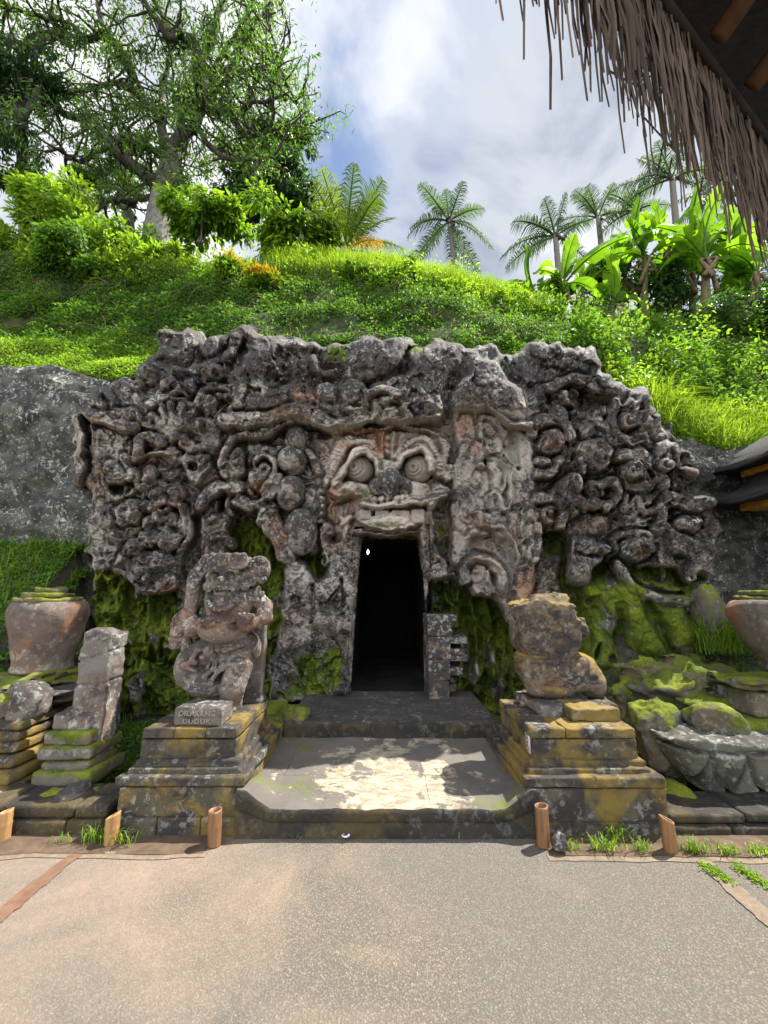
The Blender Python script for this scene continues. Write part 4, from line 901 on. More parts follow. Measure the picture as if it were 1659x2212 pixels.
# entrance platform: a worn slab that rises to an upper step before the door
plat = empty('entrance_platform', (0.02, 4.3, 0)); tag(plat, 'worn grey stone platform rising in two steps between the pedestals to the doorway', 'platform')
def plat_mat():
    b = NB('platform_stone'); sp = b.n('ShaderNodeSeparateXYZ'); b.link(b.pos, sp.inputs[0])
    col = b.mix(b.ramp(b.noise(3, 6, .6), (.3, 0.), (.7, 1.)), (0.085, 0.076, 0.068), (0.135, 0.12, 0.105))
    # worn cement skin, trodden through in the middle
    cx = b.math('ABSOLUTE', b.math('ADD', sp.outputs[0], -0.05))
    wr = b.math('ADD', b.noise(3.2, 7, .68, .3, off=(3, 1, 0)), b.math('MULTIPLY', cx, -0.26))
    wr = b.math('ADD', wr, b.math('MULTIPLY', b.math('ABSOLUTE', b.math('ADD', sp.outputs[1], -3.6)), -0.15))
    wf = b.ramp(wr, (0.32, 0.), (0.36, 1.))
    lay = b.ramp(b.noise(9, 6, .7, .5, off=(0, 9, 2), stretch=(1, 2.2, 1)), (.42, 0.), (.58, 1.))
    col = b.mix(wf, col, b.mix(lay, (0.20, 0.17, 0.125), (0.35, 0.305, 0.225)))
    wv = b.n('ShaderNodeVectorMath'); wv.operation = 'ADD'; b.link(b.pos, wv.inputs[0]); ns_ = b.n('ShaderNodeTexNoise'); b.link(b.pos, ns_.inputs['Vector']); ns_.inputs['Scale'].default_value = 3; ns_.inputs['Detail'].default_value = 5; sc_ = b.n('ShaderNodeVectorMath'); sc_.operation = 'SCALE'; b.link(ns_.outputs['Color'], sc_.inputs[0]); sc_.inputs['Scale'].default_value = .10; b.link(sc_.outputs[0], wv.inputs[1])
    br = b.n('ShaderNodeTexBrick'); b.link(wv.outputs[0], br.inputs[0]); br.inputs['Scale'].default_value = 1.0; br.inputs['Mortar Size'].default_value = .003; br.inputs['Brick Width'].default_value = .78; br.inputs['Row Height'].default_value = .55; br.inputs['Mortar Smooth'].default_value = .3
    col = b.mix(b.math('MULTIPLY', br.outputs['Fac'], b.ramp(b.noise(2.3, 3, off=(7, 1, 1)), (.45, 0.), (.6, .9))), col, (0.05, 0.045, 0.038))
    ms = b.math('ADD', b.noise(4, 6, .65, .2), b.math('MULTIPLY', cx, .20)); mf = b.ramp(ms, (.70, 0.), (.82, .9))
    col = b.mix(mf, col, (0.10, 0.12, 0.02))
    h = b.math('ADD', b.math('SUBTRACT', b.noise(20, 6, .65), b.math('MULTIPLY', wf, .7)), b.math('MULTIPLY', br.outputs['Fac'], -.8))
    return b.done(b.principled(col, .9, b.bump(h, .6, .012), .25))
M['plat'] = plat_mat()
M['step'] = stone_mat('step_stone', (0.06, 0.055, 0.048), (0.095, 0.086, 0.074), dark=.5, lichen=.25, moss=.12, moss_up=.1, rust=.05)
nx, ny = 90, 60
XX, YY = np.meshgrid(np.linspace(-1.06, 1.10, nx), np.linspace(3.325, 4.66, ny), indexing='ij')
dip = np.clip((np.abs(XX - .03) - .84) / .19, 0, 1)
ZT = .190 + (YY - 3.33) * .05 + dip * .125 * np.clip(1 - (YY - 3.33) / .55, 0, 1) + .006 * fbm2(XX * 5, YY * 5, 4, 8) - .010 * np.exp(-((YY - 3.33) / .03) ** 2) * (1 + .6 * fbm2(XX * 9, XX * 0, 3, 4))
mesh('floor_slab', np.stack([XX, YY, ZT], -1).reshape(-1, 3), grid_faces(nx, ny), M['plat'], plat)
# riser below the floor edge
zt = ZT[:, 0]; rows = []
for k, t in enumerate((1.0, .96, .6, .56, .54, .5, .0)):
    off = {0: 0, 1: .006, 2: .008, 3: .002, 4: -.006, 5: .004, 6: .01}[k]
    rows.append(np.stack([XX[:, 0], np.full(nx, 3.327 - .008) - off * .9 + .003 * fbm2(XX[:, 0] * 12, np.full(nx, t * 7), 3, 6), zt * t], -1))
rows[0][:, 1] = YY[:, 0]
mesh('riser', np.stack(rows, 1).reshape(-1, 3), grid_faces(nx, len(rows))[:, ::-1], M['wall'], plat)
A = Asm(); A.box(-1.02, 1.18, 4.60, 5.95, .05, .405, .02, .012, 4, .03, 3, lambda X, Y, Z, D: np.maximum(D, (Z - .405 + .07 * np.clip(1 - (Y - 4.6) / .25, 0, 1) * (np.abs(X - .0) < .55) * (1 + .5 * fbm2(X * 6, Y * 6, 2, 3))))); A.put('upper_step', M['step'], plat)
A = Asm(); A.box(-1.03, 1.19, 4.585, 4.64, .06, .385, .012, .012, 5, .02, 5); A.put('step_riser', M['wall'], plat)
A = Asm(); A.box(-1.36, -1.04, 4.52, 4.95, .05, .36, .03, .01, 6, .02, 4).box(-1.18, -.96, 4.75, 5.3, .1, .40, .03, .01, 6, .02, 5).box(-1.55, -1.38, 4.55, 5.0, .05, .34, .03, .012, 6, .02, 6).box(-1.6, -1.2, 5.0, 5.6, .05, .38, .03, .012, 6, .025, 7); A.put('side_block', M['mossy'], plat)

# ---- low walls to either side
def low_wall(x0, x1, label, seed, tops):
    t = empty('low_wall', ((x0 + x1) / 2, 3.45, 0)); tag(t, label, 'low wall')
    r = random.Random(seed)
    for nm, z0, z1, yf in (('lower_course', -.01, tops * .5 - .002, 3.345), ('upper_course', tops * .5 + .002, tops, 3.37)):
        A = Asm(); x = x0
        while x < x1 - .02:
            w_ = min(r.uniform(.38, .6), x1 - x); A.box(x, x + w_ - .005, yf + r.uniform(-.006, .006), 3.75, z0, z1 + r.uniform(-.008, .004), .015, .008, 6, .022, seed); x += w_
        A.put(nm, M['wall'], t)
low_wall(-4.6, -2.0, 'dark mossy low stone wall edging the paving below the leaning pillar', 3, .185)
low_wall(2.06, 4.6, 'dark mossy low stone wall edging the paving below the lotus stone', 4, .128)

# ---- earth behind the low walls, banked up against the rock
nx, ny = 150, 60
XX, YY = np.meshgrid(np.linspace(-9, 9, nx), np.linspace(3.55, 6.6, ny), indexing='ij')
sm = lambda a, b_, x: (lambda t: t * t * (3 - 2 * t))(np.clip((x - a) / (b_ - a), 0, 1))
ZL = .13 + sm(4.3, 5.3, YY) * 1.35 + sm(5.2, 6.1, YY) * .85
ZR = .10 + sm(4.1, 5.6, YY) * .75 + sm(5.4, 6.2, YY) * .5
ZC = np.full(XX.shape, .02)
kl = sm(-2.6, -3.7, XX) if False else np.clip((-XX - 3.7) / .8, 0, 1); kr = np.clip((XX - 2.0) / 1.2, 0, 1)
ZZ = ZC + (ZL - ZC) * kl ** 1.5 + (ZR - ZC) * kr + .05 * fbm2(XX * 2.2, YY * 2.2, 4, 12)
M['moss_ground'] = stone_mat('mossy_ground', (0.045, 0.04, 0.028), (0.08, 0.07, 0.05), dark=.4, lichen=.1, moss=.42, moss_up=.6, rust=.05)
o = mesh('bank', np.stack([XX, YY, ZZ], -1).reshape(-1, 3), grid_faces(nx, ny), M['moss_ground']); o['kind'] = 'structure'
BANK = (XX, YY, ZZ)

# ---- smooth quarried rock walls beside the carved front
def rock_wall(px0, px1, top, bot, Yd, label, seed):
    n, m = 130, 110
    xs = np.linspace(px0, px1, n); V = np.zeros((n, m, 3)); MO = np.zeros((n, m))
    for i, x in enumerate(xs):
        yt = np.interp(x, *zip(*top)); yb = np.interp(x, *zip(*bot))
        y = yb + (yt - yb) * np.linspace(0, 1, m - 12)
        V[i, :m - 12] = at(np.full(m - 12, x), y, Yd)
        e = V[i, m - 13]
        for k in range(12):
            a = (k + 1) / 12; V[i, m - 12 + k] = e + np.array([0, .8 * a, .16 * math.sin(a * 1.6)])
        MO[i] = np.interp(np.linspace(0, 1, m), [0, .2, .4, .85, 1], [.55, .3, 0, .0, .5])
    d = .10 * fbm2(V[..., 0] * .9, V[..., 2] * .9, 4, seed) + .03 * fbm2(V[..., 0] * 5, V[..., 2] * 5, 4, seed + 2)
    d = d + .05 * facets(V[..., 0] + .1 * fbm2(V[..., 0] * 3, V[..., 2] * 3, 2, 6), V[..., 2] * 1.8, .8, seed, .5) + .02 * facets(V[..., 0], V[..., 2] * 1.5, .23, seed + 1, .4)
    led = np.clip(fbm2(V[..., 0] * .5 + 3, V[..., 2] * 2.2, 3, seed + 4), -.2, .3) * .22
    V[..., 1] -= d + led
    o = mesh('rock_wall', V.reshape(-1, 3), grid_faces(n, m), M['cliff'], None, True, rock_attrs(n * m, 0, 0, 0) | {'moss': MO.ravel()})
    tag(o, label, 'rock wall')
rock_wall(-260, 232, [(-260, 780), (0, 792), (110, 785), (240, 822)], [(-260, 1330), (0, 1330), (240, 1330)], 6.15, 'grey lichen-speckled rock wall left of the carved front', 31)
rock_wall(1400, 1950, [(1400, 930), (1500, 940), (1560, 975), (1660, 955), (1950, 940)], [(1400, 1420), (1950, 1420)], 6.05, 'dark lichen-speckled rock wall right of the carved front', 41)

# ---- rocks and worked stones
def rock(name, label, cat, px, py, Y, half, seed, mat='mossy', flat=.6, amp=.10, res=.02, group=None, planes=7, rz=0):
    c = at(px, py, Y); r = np.random.default_rng(seed); half = np.array(half)
    pn = r.normal(size=(planes, 3)); pn /= np.linalg.norm(pn, axis=1, keepdims=True); pd = r.uniform(.62, .85, planes)
    def F(X, Yv, Z):
        q = ((X - c[0]) / half[0], (Yv - c[1]) / half[1], (Z - c[2]) / half[2])
        D = (np.abs(q[0]) ** 2.6 + np.abs(q[1]) ** 2.6 + np.abs(q[2]) ** 2.6) ** (1 / 2.6) - 1
        for n_, d_ in zip(pn, pd): D = np.maximum(D, (q[0] * n_[0] + q[1] * n_[1] + q[2] * n_[2]) - d_)
        D = D * half.min() + 1.35 * amp * half.min() * fbm3(q[0] * 2.2 + seed, q[1] * 2.2, q[2] * 2.2, 5, seed % 7, .55)
        return D
    V, Fc = surface_nets(F, c - half * 1.15 - .02, c + half * 1.15 + .02, res)
    base = c - np.array([0, 0, half[2]])
    o = mesh(name, V - base, Fc, M[mat]); o.location = tuple(base)
    if label: tag(o, label, cat, group)
    return o
rock('boulder', 'mossy boulder beside the right pedestal, tallest in the rubble', 'boulder', 1422, 1602, 4.15, (.24, .25, .34), 3, res=.018)
rock('stone_block', 'small squared stone wedged between the mossy boulder and the pointed rock', 'stone', 1478, 1572, 4.2, (.10, .12, .10), 8, 'stone', res=.012, amp=.05)
rock('boulder', 'pointed ochre rock lying on top of the lotus stone', 'boulder', 1545, 1568, 3.95, (.24, .2, .2), 12, res=.014, amp=.06, planes=9)
rock('boulder', 'rounded green mossy rock behind the pointed rock on the lotus stone', 'boulder', 1608, 1590, 4.0, (.20, .18, .17), 17, res=.015)
rock('boulder', 'broad mossy outcrop lit yellow behind the right pedestal', 'boulder', 1440, 1500, 5.0, (.62, .5, .36), 21, res=.026, amp=.22)
rock('boulder', 'dark layered rock with sunlit edge below the tall grass tuft', 'boulder', 1555, 1490, 4.7, (.34, .3, .15), 25, res=.02, amp=.2)
rock('boulder', 'flat dark slab of rock in front of the layered rock', 'boulder', 1545, 1520, 4.5, (.34, .2, .09), 26, res=.018, amp=.2)
rock('boulder', 'low mossy shelf rock at the foot of the bulging mossy cliff', 'boulder', 1480, 1455, 5.4, (.5, .4, .22), 28, res=.026, amp=.2)
rock('stone_slab', 'long pale stone slab lying tilted under the overhanging mossy cliff', 'slab', 1400, 1440, 5.25, (.34, .1, .035), 29, 'stone', res=.014, amp=.25)
rock('stone_post', 'upright mossy stone post behind the right urn', 'post', 1536, 1320, 5.4, (.19, .2, .42), 33, res=.02, amp=.05)
rock('stone_block', 'mossy square block to the right of the pedestal on the low wall', 'stone', 1455, 1722, 3.75, (.14, .2, .11), 36, res=.015, amp=.05)
rock('boulder', 'fallen mossy stone left of the doorway step', 'boulder', 640, 1545, 4.75, (.14, .16, .1), 39, res=.015)
rock('rock', 'small dark rounded rock beside the tall bamboo cup on the right', 'rock', 1207, 1816, 3.16, (.052, .05, .055), 44, 'stone', res=.006)
rock('stone_block', 'green mossy block under the leaning pillar, on the left', 'stone', 118, 1724, 3.62, (.13, .15, .075), 47, res=.012, amp=.07)
rock('stone_block', 'lichen-whitened block under the leaning pillar, on the right', 'stone', 165, 1722, 3.58, (.12, .18, .085), 48, 'stone', res=.012, amp=.07)
rock('stone', 'small mossy stone between the leaning pillar and the left pedestal', 'stone', 208, 1712, 3.66, (.05, .06, .045), 49, res=.009)
rock('boulder', 'round pitted boulder on the ledge below the left urn', 'boulder', 55, 1517, 3.98, (.19, .18, .18), 51, 'stone', res=.014, amp=.05, planes=1)
rock('boulder', 'smaller pale mossy boulder at the left edge beside the round boulder', 'boulder', 2, 1527, 3.9, (.12, .12, .11), 52, 'mossy', res=.011, amp=.06, planes=1)
# lotus stone
c = np.array([2.96, 3.93, .325])
M['lotus'] = stone_mat('lotus_stone', (0.11, 0.11, 0.085), (0.18, 0.175, 0.14), dark=.7, lichen=.6, moss=.16, moss_up=.4, rust=.1)
def lotus(X, Yv, Z):
    qz = (Z - c[2]) / .21; wx = .50 + .12 * np.clip(qz, -1, 1); wy = .30 + .06 * np.clip(qz, -1, 1)
    q = ((np.abs(X - c[0]) / wx) ** 4 + (np.abs(Yv - c[1]) / wy) ** 4) ** .25 - 1
    D = np.maximum(q * .3, np.abs(Z - c[2]) - .20 - .03 * fbm3(X * 5, Yv * 5, Z * 2, 3, 2))
    p_ = np.abs(((X - c[0]) * 3.6 + .25) % 1 - .5) * 2; bd = np.sqrt(np.clip((qz + .80) / 1.3, 0, 1))
    D = D + np.where(qz < .55, .045 * np.exp(-((p_ - bd) / .13) ** 2) - .03 * (p_ < bd) * (1 - p_ / (bd + .01)), 0)
    D = D + .03 * np.exp(-((qz - .58) / .06) ** 2)
    return D + .016 * fbm3(X * 5, Yv * 5, Z * 5, 4, 5)
Vt, Ft = surface_nets(lotus, c - np.array([.74, .46, .28]), c + np.array([.74, .46, .28]), .013)
o = mesh('lotus_stone', Vt - c, Ft, M['lotus']); o.location = tuple(c); tag(o, 'broad broken stone carved with lotus petals on the right low wall', 'carved stone')
rock('stone_slab', 'rounded pale slab resting along the top of the lotus stone', 'slab', 1530, 1616, 3.86, (.26, .2, .055), 55, 'stone', res=.014, amp=.12)

# ---- urns
def lathe(profile, c, n=64, amp=.01, seed=0, squash=1.0):
    pr = catmull(profile, 6); a = np.linspace(0, 2 * math.pi, n, endpoint=False)
    V = np.stack([c[0] + pr[:, None, 0] * np.cos(a), c[1] + pr[:, None, 0] * np.sin(a) * squash, c[2] + pr[:, None, 1] + 0 * a], -1)
    d = amp * fbm3(V[..., 0] * 6, V[..., 1] * 6, V[..., 2] * 6, 4, seed)
    V[..., 0] += np.cos(a) * d; V[..., 1] += np.sin(a) * d; V[..., 2] += d * .6
    m = len(pr); i = np.arange(m - 1)[:, None] * n; j = np.arange(n)[None, :]
    F = np.stack([i + j, i + (j + 1) % n, i + n + (j + 1) % n, i + n + j], -1).reshape(-1, 4)
    return V.reshape(-1, 3), [F]
M['urn'] = stone_mat('urn_stone', (0.15, 0.115, 0.095), (0.22, 0.175, 0.145), dark=.4, lichen=.45, moss=.03, moss_up=.3, rust=.95, scale=.9, mossc=((0.07, 0.09, 0.015), (0.2, 0.22, 0.03)))
def urn(px, py_base, py_rim, Y, rim, foot, label, seed):
    b_ = at(px, py_base, Y); h = at(px, py_rim, Y)[2] - b_[2]
    t = empty('stone_urn', b_); tag(t, label, 'urn', 'great stone urns at either end of the terrace')
    V, F = lathe([(.02, 0), (foot, 0), (foot * 1.05, h * .12), (rim * .84, h * .42), (rim * .99, h * .74), (rim * 1.0, h * .86), (rim * .95, h * .95), (rim * .86, h), (rim * .7, h * 1.01), (.02, h * 1.01)], b_, 80, .012, seed); mesh('bowl', V, F, M['urn'], t)
    A = Asm(); r = random.Random(seed); z = b_[2] + h
    for k, (rw, th) in enumerate(((.82, .04), (.70, .055), (.40, .05))):
        rr_ = rim * rw; cx = b_[0] + r.uniform(-.05, .05)
        def F(X, Yv, Z, D, cx=cx, rr_=rr_, z=z, th=th, k=k): return np.maximum(np.hypot(X - cx, Yv - b_[1]) - rr_ * (1 + .10 * fbm3(X * 3, Yv * 3, Z * 0, 3, k + seed)), np.abs(Z - z - th / 2) - th / 2) + .012 * fbm3(X * 9, Yv * 9, Z * 9, 3, k)
        A.box(cx - rr_ * 1.1, cx + rr_ * 1.1, b_[1] - rr_ * 1.1, b_[1] + rr_ * 1.1, z, z + th, .01, 0, 1, .018, k, F); z += th
    A.put('lid', M['mossy'], t)
    return t, b_
urn(90, 1448, 1300, 4.5, .345, .235, 'sunlit stone urn with flat stacked lid above the left plinth', 4)
urn(1738, 1452, 1296, 4.35, .54, .30, 'dark shaded stone urn cut by the right edge behind the rubble', 9)
# plinth under the left urn, and under the right one
def plinth(label, X0, X1, Yf, Yb, lay, mat, seed):
    t = empty('urn_plinth', ((X0 + X1) / 2, (Yf + Yb) / 2, 0)); tag(t, label, 'plinth', 'stepped plinths under the urns')
    for k, (nm, z0, z1, gx_, gy_, n) in enumerate(lay):
        A = Asm(); yy = np.linspace(Yf - gy_, Yb, n + 1)
        for i in range(n): A.box(X0 - gx_, X1 + gx_, yy[i] + .002, yy[i + 1] - .002, z0, z1 - .004, .018, .010, 5, .024, seed + k)
        A.put(nm, mat, t)
plinth('stepped mossy plinth at the left edge under the sunlit urn', -4.2, -3.06, 3.78, 5.0, [('foot_course', .0, .2, .12, .25, 2), ('moulding', .2, .29, .10, .16, 2), ('moulding', .295, .38, .05, .08, 2), ('course', .385, .47, 0, 0, 3), ('course', .472, .555, -.005, -.005, 2), ('cap_course', .557, .64, 0, 0, 2)], M['ped'], 3)
plinth('dark stepped plinth at the right edge under the shaded urn', 3.25, 4.5, 3.95, 5.0, [('foot_course', .0, .38, .1, .1, 2), ('course', .385, .58, 0, 0, 2), ('cap_course', .585, .80, -.12, -.1, 2)], M['mossy'], 5)
rock('stone_slab', 'broad flat slab directly under the left urn', 'slab', 85, 1462, 4.45, (.46, .4, .075), 61, 'mossy', res=.02, amp=.15)
rock('stone_slab', 'thin cracked slab between the left plinth and the urn slab', 'slab', 105, 1496, 4.28, (.40, .36, .07), 62, 'stone', res=.02, amp=.15)
rock('stone_slab', 'dark mossy slab under the right urn', 'slab', 1650, 1470, 4.3, (.42, .36, .07), 63, 'mossy', res=.02, amp=.15)
# ---- leaning pillar
t = empty('leaning_pillar', at(190, 1700, 3.85)); tag(t, 'broken leaning square pillar on a moulded base, left of the guardian', 'pillar')
b0 = at(188, 1558, 3.86); b1 = at(210, 1368, 3.86); half = .128
def shaft(X, Yv, Z):
    tt = (Z - b0[2]) / (b1[2] - b0[2]); cx = b0[0] + (b1[0] - b0[0]) * tt; w_ = half * (1.04 - .06 * tt)
    D = np.maximum(np.maximum(np.abs(X - cx) - w_, np.abs(Yv - 3.98) - w_), np.maximum(b0[2] - .3 - Z, Z - b1[2] - .03 * fbm3(X * 5, Yv * 5, Z * 0, 2, 4)))
    for z_, sl, k in ((.73, -.35, 0), (.42, -.08, 1)):
        zz = b0[2] + (b1[2] - b0[2]) * z_ + sl * (X - cx) * -1 + .02 * fbm3(X * 6, Yv * 6, Z * 0, 2, k)
        D = np.maximum(D, .010 - np.abs(Z - zz) * 1.0) if False else D + .016 * np.exp(-((Z - zz) / .008) ** 2)
    return D + .012 * fbm3(X * 7, Yv * 7, Z * 7, 4, 6)
Vt, Ft = surface_nets(shaft, np.array([min(b0[0], b1[0]) - .25, 3.7, b0[2] - .35]), np.array([max(b0[0], b1[0]) + .25, 4.25, b1[2] + .06]), .014)
mesh('shaft', Vt, Ft, M['stone'], t)
for nm, ya, yb, hw, Y in (('base_moulding', 1540, 1580, .165, 3.78), ('base_moulding', 1580, 1612, .20, 3.745), ('base_moulding', 1612, 1645, .225, 3.72), ('base_moulding', 1645, 1668, .20, 3.745), ('base_moulding', 1668, 1704, .245, 3.70)):
    cx = at(177 + (1560 - yb) * .05 + 0, yb, Y + hw)[0]; A = Asm()
    z1, z0 = at(150, ya, Y)[2], at(150, yb, Y)[2]
    A.box(cx - hw, cx + hw, Y, Y + 2 * hw, z0, z1 - .003, .03, .01, 6, .017, int(yb)); A.put(nm, M['mossy'] if yb > 1600 else M['stone'], t)

# ------------------------------------------------------------------ guardian statue (kneeling, one arm raised)
SX = .000815; ST0 = np.array([at(331.8 + 700 * .1875, 1189 + 1870 * .1875, 4.02)[0] - .045, 4.13, ped_l and at(400, 1573, 3.5)[2]])
def sp(x, y, d=0.0): return np.array([ST0[0] + (x - 700) * SX, ST0[1] + d * SX, ST0[2] + (1875 - y) * SX])
def guardian(X, Y, Z):
    E = lambda x, y, rx, ry=None, rd=None, d=0: ell(X, Y, Z, sp(x, y, d), (rx * SX, (rd or rx) * SX, (ry or rx) * SX))
    Cp = lambda a, b_, ra, rb: cap(X, Y, Z, sp(*a), sp(*b_), ra * SX, rb * SX)
    k = 18 * SX
    D = E(770, 1030, 300, 205, 270, -20)                                    # belly
    D = smin(D, E(790, 770, 275, 185, 205, 10), 60 * SX)                  # chest
    D = D + .012 * np.exp(-((Z - sp(0, 925)[2]) / .012) ** 2)
    D = smin(D, E(960, 660, 150, 130, 140, 20), k); D = smin(D, E(600, 700, 120, 120, 130, 30), k)
    # hips, skirt, legs
    D = smin(D, E(720, 1290, 400, 190, 260, 20), k); D = smin(D, E(1000, 1240, 190, 200, 200, 0), k)
    D = smin(D, E(390, 1450, 150, 230, 190, -40), k); D = smin(D, E(560, 1560, 220, 190, 190, -60), k); D = smin(D, E(650, 1640, 240, 130, 200, -50), k)
    D = smin(D, Cp((985, 1430, -110), (950, 1640, -170), 150, 135), k); D = smin(D, Cp((950, 1640, -170), (915, 1830, -90), 128, 120), k)
    D = smin(D, E(890, 1850, 130, 70, 190, -150), k)
    D = np.maximum(D, -(Cp((790, 1600, -260), (745, 1760, -260), 30, 40)))
    # left arm (on the viewer's right): upper arm, forearm folded to the belly, fist
    D = smin(D, Cp((1060, 640, 20), (1215, 760, 20), 105, 82), k); D = smin(D, Cp((1215, 760, 20), (1235, 890, -30), 84, 80), k); D = smin(D, Cp((1235, 890, -30), (1090, 950, -170), 84, 84), k)
    D = smin(D, E(1070, 935, 108, 105, 100, -190), k)
    for i in range(4): D = smin(D, E(1000 + 48 * i, 850 + 6 * abs(i - 1), 30, 32, 34, -245), 10 * SX); D = smin(D, Cp((1000 + 30 * i, 860 + 8 * i, -268), (1010 + 26 * i, 960, -280), 26, 24), 8 * SX)
    for r_ in (0, 1): D = smin(D, Cp((1190, 800 + 10 * r_, -110 - 30 * r_), (1200, 990, -90 - 30 * r_), 30, 30), 10 * SX)
    for q in ((1120, 620), (1160, 690), (1100, 690), (1150, 560), (1190, 620)): D = smin(D, E(q[0], q[1], 34, 34, 34, -75), 8 * SX)
    # right arm raised beside the head, the hand low on a club
    D = smin(D, Cp((560, 640, 60), (520, 260, 60), 90, 80), k); D = smin(D, Cp((480, 225, 20), (370, 420, -10), 82, 90), k); D = smin(D, Cp((370, 420, -10), (350, 800, -40), 92, 72), k)
    D = smin(D, E(390, 990, 120, 130, 110, -60), k); D = smin(D, Cp((330, 850, -60), (300, 980, -90), 88, 95), k)
    D = smin(D, Cp((235, 900, -80), (225, 1190, -80), 56, 62), 12 * SX); D = smin(D, E(235, 1130, 85, 62, 80, -80), 10 * SX); D = smin(D, E(240, 905, 66, 40, 66, -80), 10 * SX)
    for i in range(4): D = smin(D, Cp((215, 950 + 42 * i, -150), (310, 940 + 44 * i, -165), 27, 27), 8 * SX)
    D = smin(D, Cp((300, 1050, -60), (330, 1250, -20), 70, 60), k)
    # head
    D = smin(D, E(770, 440, 205, 200, 180, -20), k); D = smin(D, E(780, 590, 135, 85, 120, -110), k); D = smin(D, E(700, 520, 75, 75, 80, -130), 20 * SX); D = smin(D, E(880, 515, 72, 80, 80, -110), 20 * SX)
    D = smin(D, E(760, 465, 66, 55, 95, -195), 16 * SX); D = smin(D, E(705, 490, 38, 30, 40, -210), 10 * SX); D = smin(D, E(815, 490, 38, 30, 40, -205), 10 * SX)
    for x in (668, 850):
        D = smin(D, E(x, 368, 95, 36, 60, -175), 14 * SX); D = np.maximum(D, -E(x, 412, 58, 50, 60, -205)); D = smin(D, E(x, 414, 37, 37, 40, -168), 4 * SX)
    D = smin(D, Cp((660, 545, -175), (900, 530, -165), 26, 24), 8 * SX)
    D = np.maximum(D, -rbox(X, Y, Z, sp(775, 575, -215), np.array([95, 70, 26]) * SX, 14 * SX))
    for i in range(5): D = smin(D, E(705 + 36 * i, 566, 16, 15, 16, -195), 3 * SX)
    D = smin(D, rbox(X, Y, Z, sp(775, 255, 10), np.array([235, 190, 85]) * SX, 60 * SX), 20 * SX); D = smin(D, E(765, 235, 66, 90, 60, -160), 16 * SX); D = smin(D, Cp((580, 320, -150), (960, 310, -150), 30, 30), 10 * SX)
    for i in range(9): D = smin(D, E(590 + 46 * i, 175 + 8 * (i % 2), 40, 40, 60, -110), 12 * SX)
    # ears, ear discs, locks
    D = smin(D, E(985, 410, 55, 85, 70, -50), 14 * SX); D = smin(D, E(575, 420, 60, 80, 60, -60), 14 * SX)
    for (x, y, r_) in ((575, 535, 68), (990, 520, 62)):
        D = smin(D, E(x, y, r_, r_, 50, -110), 8 * SX); D = D + np.where(np.abs(np.hypot(X - sp(x, y)[0], Z - sp(x, y)[2]) - r_ * .62 * SX) < .008, .008, 0) * (Y < sp(0, 0, -90)[1])
    D = smin(D, E(1110, 330, 140, 170, 130, 30), k)
    for (x, y) in ((1110, 310), (1195, 350), (1110, 440), (1190, 455), (1050, 280), (1140, 225), (1050, 380), (1075, 480), (1200, 260)):
        D = smin(D, E(x, y, 50, 50, 55, -75), 6 * SX); rr_ = np.hypot(X - sp(x, y)[0], Z - sp(x, y)[2]); D = D + np.where((rr_ > .018) & (rr_ < .026), .009, 0) * (Y < sp(0, 0, -70)[1])
    # ornaments
    for i in range(9):
        a = math.pi * (1.08 + .84 * i / 8); D = smin(D, E(770 + 170 * math.cos(a), 660 - 130 * math.sin(a), 38, 38, 40, -178 - 34 * math.sin(math.pi * i / 8)), 8 * SX)
    for i in range(7): D = smin(D, E(560 + 44 * i, 915 + 12 * (i % 2) + 8 * i, 38, 38, 40, -232 - 48 * math.sin(math.pi * i / 6)), 8 * SX)
    D = smin(D, Cp((800, 945, -275), (960, 905, -215), 24, 24), 6 * SX)
    for x, y, r_ in ((590, 1215, 44), (690, 1235, 60), (800, 1210, 44), (880, 1230, 40), (640, 1300, 40), (740, 1310, 44)): D = smin(D, E(x, y, r_, r_, 48, -262), 8 * SX)
    for a, b_ in (((560, 1240), (480, 1360)), ((540, 1360), (400, 1370)), ((700, 1300), (690, 1400)), ((760, 1300), (760, 1420)), ((760, 1420), (650, 1510)), ((850, 1390), (730, 1560)), ((860, 1240), (1050, 1170)), ((960, 1380), (1110, 1390)), ((840, 1430), (960, 1360)), ((560, 1560), (740, 1590)), ((520, 1640), (720, 1680)), ((400, 1390), (560, 1450))):
        D = smin(D, Cp((*a, -245), (*b_, -240), 32, 24), 10 * SX)
    D = np.maximum(D, sp(0, 1878)[2] - Z)
    return D + .0035 * fbm3(X * 22, Y * 22, Z * 22, 4, 3)
t = empty('guardian_statue', (ST0[0], ST0[1], ST0[2])); tag(t, 'weathered kneeling guardian demon statue with one arm raised, on the left pedestal', 'statue')
Vt, Ft = surface_nets(guardian, sp(130, 1885, -340), sp(1340, 120, 300), .0085)
zr = (Vt[:, 2] - ST0[2]) / 1.5
mesh('figure', Vt, Ft, M['statue'], t, True, {'moss': np.zeros(len(Vt)), 'rust': np.exp(-((zr - .52) / .10) ** 2) * .6, 'crust': np.clip((zr - .62) * 3, 0, 1) * .55, 'pale': np.clip((zr - .93) * 12, 0, 1)})
A = Asm(); a_ = sp(420, 1885, 140); b_ = sp(1195, 640, 290); A.box(a_[0], b_[0], a_[1], b_[1], a_[2], b_[2], .03, .012, 6, .018, 3); o = A.put('back_slab', M['stone'], t)

